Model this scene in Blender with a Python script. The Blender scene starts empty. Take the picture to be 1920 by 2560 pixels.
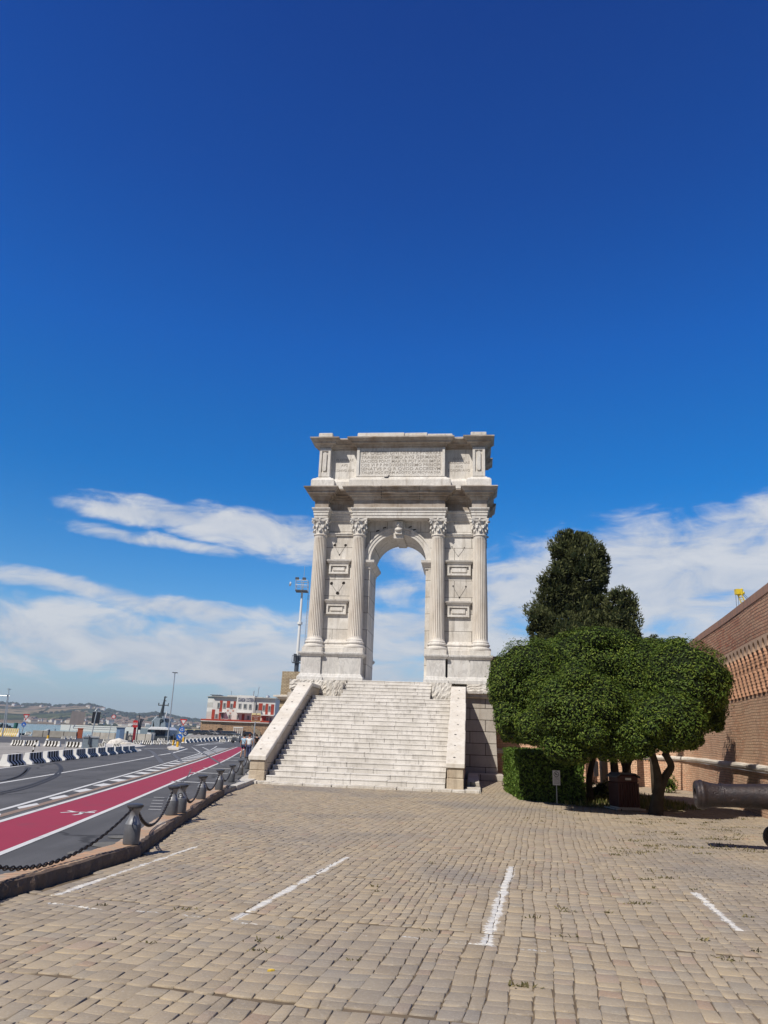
import bpy, math, random
import numpy as np
from mathutils import Vector, Matrix
R_ = math.radians
rnd = random.Random(7)
npr = np.random.default_rng(5)
scene = bpy.context.scene
COL = scene.collection
# ------------------------------------------------ camera, sky, sun, exposure
FPX = 1850.0; CXP, CYP = 960.0, 1280.0; CAMH = 2.1
PITCH = math.atan(558/1850); ROLL = 0.036
cam_d = bpy.data.cameras.new('camera'); cam = bpy.data.objects.new('camera', cam_d); COL.objects.link(cam)
cam_d.sensor_fit = 'VERTICAL'; cam_d.sensor_height = 36.0; cam_d.lens = 36.0*FPX/2560.0
cam_d.clip_start = 0.1; cam_d.clip_end = 20000
_f = np.array([0, math.cos(PITCH), math.sin(PITCH)]); _r0 = np.array([1., 0, 0]); _u0 = np.array([0, -math.sin(PITCH), math.cos(PITCH)])
_u = _u0*math.cos(ROLL)-_r0*math.sin(ROLL); _r = _r0*math.cos(ROLL)+_u0*math.sin(ROLL)
_C = np.array([0, 0, CAMH])
M = Matrix(((_r[0], _u[0], -_f[0], 0), (_r[1], _u[1], -_f[1], 0), (_r[2], _u[2], -_f[2], CAMH), (0, 0, 0, 1)))
cam.matrix_world = M
scene.camera = cam
SUNV = Vector((-.396, -.5065, .766)).normalized()      # towards the sun
sun_el = math.asin(SUNV.z); sun_az = math.atan2(SUNV.x, SUNV.y)
sd = bpy.data.lights.new('sun', 'SUN'); sun = bpy.data.objects.new('sun', sd); COL.objects.link(sun)
sd.energy = 5.0; sd.angle = R_(0.53); sd.color = (1.0, 0.94, 0.85)
sun.rotation_euler = SUNV.to_track_quat('Z', 'Y').to_euler()
sun.location = (-20, -30, 60)
scene.view_settings.view_transform = 'Standard'; scene.view_settings.look = 'None'
scene.view_settings.exposure = 0.0; scene.view_settings.gamma = 1.0
scene.cycles.max_bounces = 6; scene.cycles.transparent_max_bounces = 6
scene.cycles.volume_bounces = 0

class NT:
    """tiny node helper"""
    def __init__(s, tree): s.t = tree; s.n = tree.nodes; s.l = tree.links
    def node(s, typ, **kw):
        n = s.n.new(typ)
        for k, v in kw.items():
            if k.startswith('in_'):
                s.set(n.inputs[int(k[3:]) if k[3:].isdigit() else k[3:]], v)
            else: setattr(n, k, v)
        return n
    def set(s, sock, v):
        if isinstance(v, bpy.types.NodeSocket): s.l.new(v, sock)
        elif isinstance(v, bpy.types.Node): s.l.new(v.outputs[0], sock)
        else: sock.default_value = v
    def math(s, op, a, b=0.0, c=None, clamp=False):
        n = s.n.new('ShaderNodeMath'); n.operation = op; n.use_clamp = clamp
        s.set(n.inputs[0], a); s.set(n.inputs[1], b)
        if c is not None: s.set(n.inputs[2], c)
        return n.outputs[0]
    def vmath(s, op, a, b=(0, 0, 0)):
        n = s.n.new('ShaderNodeVectorMath'); n.operation = op; s.set(n.inputs[0], a); s.set(n.inputs[1], b)
        return n.outputs[0]
    def noise(s, vec, scale, detail=3, rough=.5, dist=0.0, out=0):
        n = s.n.new('ShaderNodeTexNoise')
        if vec is not None: s.l.new(vec, n.inputs['Vector'])
        n.inputs['Scale'].default_value = scale; n.inputs['Detail'].default_value = detail
        n.inputs['Roughness'].default_value = rough; n.inputs['Distortion'].default_value = dist
        return n.outputs[out]
    def ramp(s, fac, stops, interp='LINEAR'):
        n = s.n.new('ShaderNodeValToRGB'); s.l.new(fac, n.inputs[0]); cr = n.color_ramp; cr.interpolation = interp
        while len(cr.elements) < len(stops): cr.elements.new(0.5)
        for e, (p, c) in zip(cr.elements, stops):
            e.position = p; e.color = (c, c, c, 1) if isinstance(c, (int, float)) else (*c, 1)
        return n.outputs[0]
    def mapr(s, v, a, b, c=0.0, d=1.0, smooth=False):
        n = s.n.new('ShaderNodeMapRange'); s.set(n.inputs[0], v)
        for i, x in enumerate((a, b, c, d)): n.inputs[i+1].default_value = x
        n.clamp = True
        if smooth: n.interpolation_type = 'SMOOTHSTEP'
        return n.outputs[0]
    def mix(s, fac, a, b, mode='MIX'):
        n = s.n.new('ShaderNodeMix'); n.data_type = 'RGBA'; n.blend_type = mode
        s.set(n.inputs[0], fac)
        for i, x in ((6, a), (7, b)):
            if isinstance(x, tuple): x = (*x, 1) if len(x) == 3 else x
            s.set(n.inputs[i], x)
        return n.outputs[2]
    def mapping(s, vec, scale=(1, 1, 1), loc=(0, 0, 0), rot=(0, 0, 0)):
        n = s.n.new('ShaderNodeMapping'); s.l.new(vec, n.inputs[0])
        n.inputs['Scale'].default_value = scale; n.inputs['Location'].default_value = loc; n.inputs['Rotation'].default_value = rot
        return n.outputs[0]
    def sep(s, vec):
        n = s.n.new('ShaderNodeSeparateXYZ'); s.l.new(vec, n.inputs[0]); return n.outputs
    def comb(s, x=0.0, y=0.0, z=0.0):
        n = s.n.new('ShaderNodeCombineXYZ'); s.set(n.inputs[0], x); s.set(n.inputs[1], y); s.set(n.inputs[2], z); return n.outputs[0]

def ray(x, y): return _f+_r*(x-CXP)/FPX-_u*(y-CYP)/FPX
def gz(x, y, z=0.0):
    d = ray(x, y); p = _C+d*((z-CAMH)/d[2]); return Vector(p)
def at(x, y, Y):
    d = ray(x, y); return Vector(_C+d*(Y/d[1]))
def azel(x, y):
    d = ray(x, y); return math.atan2(d[0], d[1]), math.atan2(d[2], math.hypot(d[0], d[1]))

# ---- world: Nishita sky graded by elevation and sun side, with procedural clouds by direction
world = bpy.data.worlds.new('World'); scene.world = world; world.use_nodes = True
w = NT(world.node_tree); w.n.clear()
sky = w.node('ShaderNodeTexSky', sky_type='NISHITA', sun_disc=False, sun_elevation=sun_el, sun_rotation=sun_az,
             altitude=0.0, air_density=1.0, dust_density=0.25, ozone_density=3.5)
tc = w.node('ShaderNodeTexCoord')
dirv = tc.outputs['Generated']
sx, sy, sz = w.sep(dirv)[:3]
az = w.math('ARCTAN2', sx, sy)
el = w.math('ARCSINE', w.math('MINIMUM', w.math('MAXIMUM', sz, -1.0), 1.0))
# clear deep blue of polarised, dry air
hs = w.node('ShaderNodeHueSaturation'); hs.inputs['Saturation'].default_value = 1.5
w.l.new(sky.outputs[0], hs.inputs['Color'])
gm = w.node('ShaderNodeGamma'); w.l.new(hs.outputs[0], gm.inputs[0]); gm.inputs[1].default_value = 1.0
gr_ = w.ramp(w.mapr(el, 0.0, 1.05), [(0, (.60, .66, .70)), (.22, (.58, .66, .74)), (.38, (.50, .62, .78)), (.48, (.30, .57, .83)), (.66, (.19, .42, .72)), (.84, (.13, .33, .63)), (1, (.12, .30, .58))])
skyc = w.vmath('MULTIPLY', gm.outputs[0], w.vmath('MULTIPLY', gr_, (2.5, 2.5, 2.5)))
nv = w.comb(w.math('MULTIPLY', az, 1.0), w.math('MULTIPLY', el, 2.6), 0.0)
warp = w.noise(nv, 4.0, 4, .55)
warp2 = w.noise(w.mapping(nv, loc=(3.1, 7.7, 0)), 4.0, 4, .55)
azw = w.math('ADD', az, w.math('MULTIPLY', w.math('SUBTRACT', warp, .5), .16))
elw = w.math('ADD', el, w.math('MULTIPLY', w.math('SUBTRACT', warp2, .5), .055))
def cblob(px, py, rx, ry, amp=1.0, tilt=0.0):
    a0, e0 = azel(px, py); kx = FPX
    da = w.math('SUBTRACT', azw, a0); de = w.math('SUBTRACT', w.math('SUBTRACT', elw, e0), w.math('MULTIPLY', da, -tilt))
    q = w.math('ADD', w.math('POWER', w.math('ABSOLUTE', w.math('DIVIDE', da, rx/kx)), 2.0), w.math('POWER', w.math('ABSOLUTE', w.math('DIVIDE', de, ry/kx)), 2.0))
    return w.math('MULTIPLY', w.math('SUBTRACT', 1.35, q, clamp=False), amp)
blobs = [cblob(400, 1278, 200, 32, 1.0, -.02), cblob(620, 1312, 220, 42, 1.0, .06), cblob(400, 1345, 210, 18, .85, .05), cblob(720, 1350, 150, 50, .9, .03),
         cblob(150, 1475, 200, 26, .85, .1), cblob(400, 1515, 260, 30, .85, .06),
         cblob(1600, 1450, 640, 140, 1.0, -.08), cblob(1950, 1290, 150, 75, .8, -.3), cblob(1030, 1400, 110, 60, .7, 0),
         cblob(420, 1625, 900, 85, .95, 0.02), cblob(1500, 1620, 800, 130, .75, 0), cblob(1000, 1590, 400, 60, .8, 0)]
cov = blobs[0]
for b in blobs[1:]: cov = w.math('MAXIMUM', cov, b)
cov = w.math('MAXIMUM', cov, -1.2)
fine = w.noise(w.comb(az, w.math('MULTIPLY', el, 2.3), 0.0), 11.0, 8, .60, .5)
wisp = w.noise(w.comb(w.math('MULTIPLY', az, .8), w.math('MULTIPLY', el, 5.5), 2.0), 7.0, 6, .6, .8)
cov2 = w.math('ADD', cov, w.math('MULTIPLY', w.math('SUBTRACT', fine, .5), 3.2))
cov2 = w.math('ADD', cov2, w.math('MULTIPLY', w.math('SUBTRACT', wisp, .5), 1.6))
cl = w.mapr(cov2, -.1, 1.25, 0, .9, True)
haze_h = w.mapr(el, 0.0, 0.16, .55, 0, True)
cl = w.math('MULTIPLY', cl, w.mapr(el, -.02, .02, 0, 1))
ccol = w.mix(w.mapr(fine, .35, .62), (7.2, 8.0, 9.4), (10.2, 10.4, 10.7))
c1 = w.mix(haze_h, skyc, (4.6, 6.3, 8.9))
c2 = w.mix(cl, c1, ccol)
sunside = w.math('ADD', w.math('MULTIPLY', sx, SUNV.x), w.math('MULTIPLY', sy, SUNV.y))      # sun side and zenith dimmed and greyed by hand to cut fill light
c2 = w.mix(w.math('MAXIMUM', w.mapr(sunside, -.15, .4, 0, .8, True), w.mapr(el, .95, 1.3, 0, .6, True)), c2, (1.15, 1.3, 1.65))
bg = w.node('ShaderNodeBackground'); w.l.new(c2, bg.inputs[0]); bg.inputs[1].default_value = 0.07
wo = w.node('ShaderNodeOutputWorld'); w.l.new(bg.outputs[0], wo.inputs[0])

# ------------------------------------------------ scene helpers
def tag(o, label=None, cat=None, group=None, kind=None):
    if label: o['label'] = label
    if cat: o['category'] = cat
    if group: o['group'] = group
    if kind: o['kind'] = kind
    return o
def empty(name, loc=(0, 0, 0), rz=0.0, label=None, cat=None, group=None):
    o = bpy.data.objects.new(name, None); o.empty_display_size = .3; COL.objects.link(o)
    o.location = loc; o.rotation_euler = (0, 0, rz); tag(o, label, cat, group); return o
class MB:
    def __init__(s): s.v = []; s.f = []; s.m = []; s.mi = 0; s.uv = None
    def add(s, vs, fs, mi=None):
        k = len(s.v); s.v.extend([tuple(p) for p in vs]); s.f.extend([tuple(i+k for i in f) for f in fs])
        s.m.extend([s.mi if mi is None else mi]*len(fs)); return s
    def box(s, a, b, mi=None, M=None):
        x0, y0, z0 = a; x1, y1, z1 = b
        vs = [(x0, y0, z0), (x1, y0, z0), (x1, y1, z0), (x0, y1, z0), (x0, y0, z1), (x1, y0, z1), (x1, y1, z1), (x0, y1, z1)]
        if M is not None: vs = [M @ Vector(p) for p in vs]
        return s.add(vs, [(3, 2, 1, 0), (4, 5, 6, 7), (0, 1, 5, 4), (1, 2, 6, 5), (2, 3, 7, 6), (3, 0, 4, 7)], mi)
    def prism(s, poly, z0, z1, M=None, mi=None):      # poly in XY (ccw), extruded in z
        n = len(poly); vs = [(p[0], p[1], z0) for p in poly]+[(p[0], p[1], z1) for p in poly]
        if M is not None: vs = [M @ Vector(p) for p in vs]
        fs = [tuple(reversed(range(n))), tuple(range(n, 2*n))]+[(i, (i+1) % n, n+(i+1) % n, n+i) for i in range(n)]
        return s.add(vs, fs, mi)
    def prismY(s, poly, y0, y1, mi=None, M=None):      # poly (x,z) ccw seen from -Y, extruded along Y
        n = len(poly); vs = [(p[0], y0, p[1]) for p in poly]+[(p[0], y1, p[1]) for p in poly]
        if M is not None: vs = [M @ Vector(p) for p in vs]
        fs = [tuple(range(n)), tuple(reversed(range(n, 2*n)))]+[(i, n+i, n+(i+1) % n, (i+1) % n) for i in range(n)]
        return s.add(vs, fs, mi)
    def lathe(s, prof, n=24, c=(0, 0, 0), M=None, mi=None, rf=None):    # prof (r,z)
        vs = []
        for r, z in prof:
            for i in range(n):
                a = 2*math.pi*i/n; rr = r*(rf(a, z) if rf else 1)
                vs.append((c[0]+rr*math.cos(a), c[1]+rr*math.sin(a), c[2]+z))
        if M is not None: vs = [M @ Vector(p) for p in vs]
        fs = []
        for j in range(len(prof)-1):
            for i in range(n): fs.append((j*n+i, j*n+(i+1) % n, (j+1)*n+(i+1) % n, (j+1)*n+i))
        fs.append(tuple(reversed(range(n)))); fs.append(tuple(range((len(prof)-1)*n, len(prof)*n)))
        return s.add(vs, fs, mi)
    def tube(s, pts, r, n=8, mi=None, closed=False):
        pts = [Vector(p) for p in pts]; m = len(pts); rs = r if isinstance(r, (list, tuple)) else [r]*m
        vs = []; up = None
        for i, p in enumerate(pts):
            a = pts[i-1] if (i > 0 or closed) else p; b = pts[(i+1) % m] if (i < m-1 or closed) else p
            t = (b-a).normalized() if (b-a).length > 1e-9 else Vector((0, 0, 1))
            if up is None: up = Vector((0, 0, 1)) if abs(t.z) < .9 else Vector((1, 0, 0))
            x = t.cross(up)
            if x.length < 1e-6: x = t.cross(Vector((1, .3, 0)))
            x.normalize(); y = x.cross(t).normalized(); up = y
            for k in range(n):
                an = 2*math.pi*k/n; vs.append(p+(x*math.cos(an)+y*math.sin(an))*rs[i])
        fs = []
        for i in range(m if closed else m-1):
            j = (i+1) % m
            for k in range(n): fs.append((i*n+k, i*n+(k+1) % n, j*n+(k+1) % n, j*n+k))
        if not closed: fs.append(tuple(reversed(range(n)))); fs.append(tuple(range((m-1)*n, m*n)))
        return s.add(vs, fs, mi)
    def sweep(s, poly, prof, mi=None, cap=True):       # rectilinear ccw plan polygon, prof [(offset,z)]
        n = len(poly); off = []
        for i in range(n):
            p0, p1, p2 = Vector(poly[i-1]), Vector(poly[i]), Vector(poly[(i+1) % n])
            d1 = (p1-p0).normalized(); d2 = (p2-p1).normalized()
            n1 = Vector((d1.y, -d1.x)); n2 = Vector((d2.y, -d2.x))
            k = n1+n2; den = 1+n1.dot(n2); off.append(k/den if den > .05 else n1)
        vs = [(poly[i][0]+off[i].x*o, poly[i][1]+off[i].y*o, z) for o, z in prof for i in range(n)]
        fs = [(j*n+i, j*n+(i+1) % n, (j+1)*n+(i+1) % n, (j+1)*n+i) for j in range(len(prof)-1) for i in range(n)]
        if cap: fs.append(tuple(reversed(range(n)))); fs.append(tuple(range((len(prof)-1)*n, len(prof)*n)))
        return s.add(vs, fs, mi)
    def ico(s, c, r, sub=1, mi=None, jit=0.0):
        vs, fs = ICO[sub]
        r = (r, r, r) if isinstance(r, (int, float)) else r
        out = []
        for v in vs:
            j = 1+rnd.uniform(-jit, jit); out.append((c[0]+v[0]*r[0]*j, c[1]+v[1]*r[1]*j, c[2]+v[2]*r[2]*j))
        return s.add(out, fs, mi)
    def build(s, name, mats, parent=None, smooth=False, bevel=0.0, auto=None):
        me = bpy.data.meshes.new(name); me.from_pydata(s.v, [], s.f)
        if not isinstance(mats, (list, tuple)): mats = [mats]
        for m in mats: me.materials.append(m)
        me.polygons.foreach_set('material_index', s.m)
        if smooth: me.polygons.foreach_set('use_smooth', [True]*len(s.f))
        me.update()
        if auto is not None:
            me.polygons.foreach_set('use_smooth', [True]*len(s.f))
            try: me.set_sharp_from_angle(angle=R_(auto))
            except Exception: pass
        o = bpy.data.objects.new(name, me); COL.objects.link(o)
        if parent is not None: o.parent = parent
        if bevel:
            b = o.modifiers.new('bevel', 'BEVEL'); b.width = bevel; b.segments = 1; b.limit_method = 'ANGLE'; b.angle_limit = R_(40)
        return o
def _ico():
    import bmesh
    out = {}
    for s in (1, 2, 3):
        bm = bmesh.new(); bmesh.ops.create_icosphere(bm, subdivisions=s, radius=1)
        bm.verts.ensure_lookup_table(); out[s] = ([tuple(v.co) for v in bm.verts], [tuple(v.index for v in f.verts) for f in bm.faces]); bm.free()
    return out
ICO = _ico()
def np_mesh(name, V, F, mats, parent=None, mi=None, smooth=False):
    me = bpy.data.meshes.new(name); k = F.shape[1]
    me.vertices.add(len(V)); me.vertices.foreach_set('co', np.asarray(V, dtype=np.float32).ravel())
    me.loops.add(F.size); me.loops.foreach_set('vertex_index', F.astype(np.int32).ravel())
    me.polygons.add(len(F)); me.polygons.foreach_set('loop_start', np.arange(0, F.size, k, dtype=np.int32))
    me.polygons.foreach_set('loop_total', np.full(len(F), k, dtype=np.int32))
    if not isinstance(mats, (list, tuple)): mats = [mats]
    for m in mats: me.materials.append(m)
    if mi is not None: me.polygons.foreach_set('material_index', np.asarray(mi, dtype=np.int32))
    if smooth: me.polygons.foreach_set('use_smooth', np.ones(len(F), dtype=bool))
    me.update(calc_edges=True); me.validate()
    o = bpy.data.objects.new(name, me); COL.objects.link(o)
    if parent is not None: o.parent = parent
    return o
def copy_tree(o, parent=None):
    c = o.copy(); COL.objects.link(c)
    if parent is not None: c.parent = parent
    for ch in list(o.children): copy_tree(ch, c)
    return c
_fontc = {}
def text_mesh(name, txt, size, mat, parent, loc, rot=(math.pi/2, 0, 0), align='CENTER', depth=.004, width=None, bold=0.0):
    cu = bpy.data.curves.new(name, 'FONT'); cu.body = txt; cu.size = size; cu.align_x = align; cu.align_y = 'CENTER'; cu.extrude = depth; cu.resolution_u = 2; cu.offset = bold
    o = bpy.data.objects.new('t', cu); COL.objects.link(o)
    dg = bpy.context.evaluated_depsgraph_get(); dg.update()
    me = bpy.data.meshes.new_from_object(o.evaluated_get(dg)); me.name = name
    bpy.data.objects.remove(o); bpy.data.curves.remove(cu)
    xs = [v.co.x for v in me.vertices]
    if width and xs:
        k = width/(max(xs)-min(xs))
        for v in me.vertices: v.co.x *= k
    me.materials.clear(); me.materials.append(mat)
    t = bpy.data.objects.new(name, me); COL.objects.link(t); t.parent = parent; t.location = loc; t.rotation_euler = rot
    return t

# ------------------------------------------------ materials
def mat(name, col=(.5, .5, .5), rough=.7, metal=0.0, spec=.5):
    m = bpy.data.materials.new(name); m.use_nodes = True; b = m.node_tree.nodes['Principled BSDF']
    b.inputs['Base Color'].default_value = (*col, 1); b.inputs['Roughness'].default_value = rough; b.inputs['Metallic'].default_value = metal
    b.inputs['Specular IOR Level'].default_value = spec
    return m, NT(m.node_tree), b
def simple(name, col, rough=.6, metal=0.0, var=.12, scale=6.0, bump=0.0):
    m, t, b = mat(name, col, rough, metal, .5 if rough < .75 else .12)
    co = t.node('ShaderNodeTexCoord').outputs['Object']
    n = t.noise(co, scale, 4, .6)
    c = t.mix(t.mapr(n, .3, .7), tuple(x*(1-var) for x in col), tuple(min(1, x*(1+var)) for x in col)); t.l.new(c, b.inputs['Base Color'])
    if bump:
        bn = t.node('ShaderNodeBump'); bn.inputs['Strength'].default_value = bump; bn.inputs['Distance'].default_value = .02
        t.l.new(t.noise(co, scale*6, 3), bn.inputs['Height']); t.l.new(bn.outputs[0], b.inputs['Normal'])
    return m
def stone(name, c0, c1, stain=(.30, .25, .19), stain_amt=.5, blocks=None, streak=.5, bump=.35, rough=.75, vein=0.0, mortar=(.16, .14, .12), fine_scale=9.0, crust=.35):
    m, t, b = mat(name, c0, rough)
    co = t.node('ShaderNodeTexCoord').outputs['Object']
    n1 = t.noise(co, .9, 5, .6); c = t.mix(t.mapr(n1, .35, .65), c0, c1)
    if vein:
        vv = t.noise(t.mapping(co, scale=(1.2, 1.2, .5), rot=(0, .5, 0)), 1.6, 6, .65, 1.8)
        vm = t.math('ABSOLUTE', t.math('SUBTRACT', vv, .5)); c = t.mix(t.mapr(vm, 0, .05, vein, 0), c, tuple(x*.62 for x in c0))
    # rain streaks and lichen
    st = t.noise(t.mapping(co, scale=(4.5, 4.5, .35)), 1.0, 5, .65); c = t.mix(t.mapr(st, .52, .78, 0, streak), c, stain)
    sp = t.noise(co, fine_scale, 6, .7); c = t.mix(t.mapr(sp, .55, .75, 0, stain_amt), c, tuple(x*.55 for x in c0))
    cr_ = t.noise(t.mapping(co, scale=(2.6, 2.6, .45), loc=(3, 8, 1)), 1.0, 7, .72, .4); c = t.mix(t.mapr(cr_, .56, .70, 0, crust), c, (.13, .11, .095))      # black crusts and runs
    br = None
    x, y, z = t.sep(co)[:3]; uv = t.comb(t.math('ADD', x, y), z, 0.0)
    if blocks:
        bt = t.node('ShaderNodeTexBrick'); t.l.new(uv, bt.inputs['Vector'])
        bt.inputs['Color1'].default_value = (1, 1, 1, 1); bt.inputs['Color2'].default_value = (.84, .82, .8, 1); bt.inputs['Mortar'].default_value = (*mortar, 1)
        bt.inputs['Scale'].default_value = 1.0; bt.inputs['Brick Width'].default_value = blocks[0]; bt.inputs['Row Height'].default_value = blocks[1]
        bt.inputs['Mortar Size'].default_value = blocks[2]; bt.inputs['Mortar Smooth'].default_value = .2; bt.inputs['Bias'].default_value = -.2
        c = t.mix(1.0, c, bt.outputs[0], 'MULTIPLY'); br = bt.outputs[1]
    t.l.new(c, b.inputs['Base Color'])
    bn = t.node('ShaderNodeBump'); bn.inputs['Strength'].default_value = bump; bn.inputs['Distance'].default_value = .03
    h = t.math('ADD', t.math('MULTIPLY', t.noise(co, 14, 5, .65), .6), t.noise(co, 3.5, 4))
    if br is not None: h = t.math('SUBTRACT', h, t.math('MULTIPLY', br, .8))
    t.l.new(h, bn.inputs['Height']); t.l.new(bn.outputs[0], b.inputs['Normal'])
    return m
MARBLE = (.73, .70, .655); MARBLE2 = (.59, .55, .49)
m_marble = stone('marble', MARBLE, MARBLE2, streak=.55, stain_amt=.35, vein=.45, stain=(.24,.18,.13))
m_marble_w = stone('marble_wall', MARBLE, MARBLE2, streak=.62, stain_amt=.4, blocks=(2.1, 1.02, .014), vein=.35, stain=(.3,.25,.19))
m_marble_ped = stone('marble_pedestal', (.64, .625, .60), (.54, .52, .49), streak=.35, stain_amt=.25, vein=.7, bump=.25)
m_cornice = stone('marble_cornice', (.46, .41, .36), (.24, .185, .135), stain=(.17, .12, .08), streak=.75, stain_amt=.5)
m_flute = stone('marble_column', (.74, .70, .64), (.63, .57, .495), stain=(.36, .28, .2), streak=.5, stain_amt=.2)
m_step = stone('step_stone', (.68, .65, .61), (.55, .52, .475), stain=(.15, .13, .11), streak=.55, stain_amt=.75, fine_scale=6.5, bump=.5)
m_rough = stone('rough_stone', (.68, .65, .60), (.52, .475, .41), stain=(.2, .16, .12), streak=.6, stain_amt=.9, fine_scale=5, bump=1.0)
m_parapet = stone('parapet_stone', (.70, .66, .60), (.60, .55, .48), stain=(.32, .24, .16), streak=.5, stain_amt=.3)
m_newel = stone('newel_stone', (.55, .47, .36), (.40, .32, .23), stain=(.2, .15, .1), streak=.7, stain_amt=.7, bump=.8)
m_basement = stone('basement_stone', (.52, .48, .42), (.42, .38, .33), stain=(.24, .18, .12), streak=.5, stain_amt=.5, blocks=(1.7, .62, .02), bump=.6)
m_tuff = stone('brown_stone', (.50, .42, .30), (.36, .29, .20), stain=(.17, .12, .08), streak=.5, stain_amt=.9, blocks=(.21, .085, .014), bump=1.0, fine_scale=5, mortar=(.45, .40, .33))
m_letter = simple('letter_shade', (.33, .30, .265), .9)
m_hole = simple('socket_hole', (.035, .03, .028), .95)
m_brickbase = None
def brick_mat(name, bw=.30, rh=.085, red=(.56, .25, .14), tan=(.72, .50, .34), mortar=(.17, .105, .07), zfade=None, pits=.5):
    m, t, b = mat(name, red, .9)
    uv = t.node('ShaderNodeUVMap').outputs[0]
    wv = t.noise(uv, 1.3, 3); wu = t.vmath('ADD', uv, t.comb(t.math('MULTIPLY', wv, .03), t.math('MULTIPLY', t.noise(uv, .55, 3), .14), 0.0))
    bt = t.node('ShaderNodeTexBrick'); t.l.new(wu, bt.inputs['Vector'])
    bt.inputs['Scale'].default_value = 1.0; bt.inputs['Brick Width'].default_value = bw; bt.inputs['Row Height'].default_value = rh
    bt.inputs['Mortar Size'].default_value = .014; bt.inputs['Mortar Smooth'].default_value = .4; bt.inputs['Bias'].default_value = -.1
    bt.inputs['Color1'].default_value = (*red, 1); bt.inputs['Color2'].default_value = (*tan, 1); bt.inputs['Mortar'].default_value = (*mortar, 1)
    big = t.noise(uv, .45, 5, .6)
    c = t.mix(t.mapr(big, .42, .60, 0, .6), bt.outputs[0], tan); c = t.mix(t.mapr(t.noise(t.mapping(uv, scale=(1, .4, 1), loc=(9, 4, 0)), .8, 5, .7), .52, .66, 0, .6), c, (.26, .15, .11))
    c = t.mix(t.mapr(bt.outputs[1], .3, .9, 0, .8), c, mortar)
    c = t.mix(t.mapr(t.noise(uv, 2.4, 6, .7), .5, .74, 0, .55), c, (.20, .12, .085))
    if zfade:                       # lower courses rebuilt in paler brick
        vz = t.sep(uv)[1]; c = t.mix(t.mapr(vz, zfade[0], zfade[1], .4, 0), c, (.70, .46, .30))
    pit = t.noise(t.mapping(uv, scale=(1, 1.6, 1)), 5.5, 3, .5)
    pm = t.mapr(pit, .695, .72, 0, pits); c = t.mix(pm, c, (.06, .035, .025))
    t.l.new(c, b.inputs['Base Color'])
    bn = t.node('ShaderNodeBump'); bn.inputs['Strength'].default_value = .9; bn.inputs['Distance'].default_value = .035
    h = t.math('SUBTRACT', t.math('ADD', t.noise(uv, 16, 4, .7), t.math('MULTIPLY', big, .3)), t.math('ADD', t.math('MULTIPLY', bt.outputs[1], .9), t.math('MULTIPLY', pm, 1.5)))
    t.l.new(h, bn.inputs['Height']); t.l.new(bn.outputs[0], b.inputs['Normal'])
    return m
m_brick_lo = brick_mat('brick_lower', rh=.095, zfade=(1.6, 5.5))
m_brick_hi = brick_mat('brick_upper', red=(.50, .20, .12), tan=(.62, .38, .25), mortar=(.12, .075, .055), rh=.10, pits=.8)
def asphalt(name, c=(.062, .063, .067)):
    m, t, b = mat(name, c, .88)
    co = t.node('ShaderNodeTexCoord').outputs['Object']
    n = t.noise(co, 60, 3, .6); g = t.noise(co, .35, 5, .6); l = t.noise(t.mapping(co, scale=(1.6, .07, 1), rot=(0, 0, .1)), 1.0, 4, .6)
    cc = t.mix(t.mapr(n, .3, .7), tuple(x*.8 for x in c), tuple(x*1.25 for x in c))
    b.inputs['Specular IOR Level'].default_value = .3
    cc = t.mix(t.mapr(g, .38, .66, 0, .7), cc, tuple(x*1.5 for x in c)); cc = t.mix(t.mapr(l, .4, .7, 0, .6), cc, tuple(x*.7 for x in c))
    vo = t.node('ShaderNodeTexVoronoi'); vo.feature = 'DISTANCE_TO_EDGE'; t.l.new(t.vmath('ADD', co, t.comb(t.noise(co, 1.2, 4), t.noise(t.mapping(co, loc=(5, 3, 0)), 1.2, 4), 0.0)), vo.inputs['Vector']); vo.inputs['Scale'].default_value = .16
    cc = t.mix(t.mapr(vo.outputs[0], .004, .010, .75, 0), cc, tuple(x*.35 for x in c))
    t.l.new(cc, b.inputs['Base Color'])
    bn = t.node('ShaderNodeBump'); bn.inputs['Strength'].default_value = .3; bn.inputs['Distance'].default_value = .01
    t.l.new(n, bn.inputs['Height']); t.l.new(bn.outputs[0], b.inputs['Normal']); return m
m_asphalt = asphalt('asphalt', (.088, .088, .092)); m_quay = asphalt('quay_concrete', (.28, .262, .238)); m_road_far = asphalt('asphalt_far', (.075, .076, .08))
def paint(name, col, base=(.07, .07, .075), wear=.5, scale=3.0):
    m, t, b = mat(name, col, .7)
    co = t.node('ShaderNodeTexCoord').outputs['Object']
    n = t.noise(co, scale, 7, .7); n2 = t.noise(co, 40, 3)
    c = t.mix(t.mapr(t.math('ADD', n, t.math('MULTIPLY', n2, .15)), .62, .8, 0, wear), col, base); c = t.mix(t.mapr(t.noise(co, .5, 3), .3, .7, 0, .25), c, tuple(x*.75 for x in col))
    t.l.new(c, b.inputs['Base Color']); return m
m_white_line = paint('white_road_paint', (.62, .62, .61)); m_red_lane = paint('red_lane_paint', (.31, .026, .052), (.17, .06, .07), .75, 1.6)
m_brown_line = paint('brown_strip', (.27, .19, .14), (.12, .1, .09)); m_rubber = paint('tyre_rubber', (.042, .042, .046), (.060, .061, .065), .9, 4)
m_pale_rubber = paint('pale_scrape', (.115, .115, .12), (.072, .073, .077), .9, 4)

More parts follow.
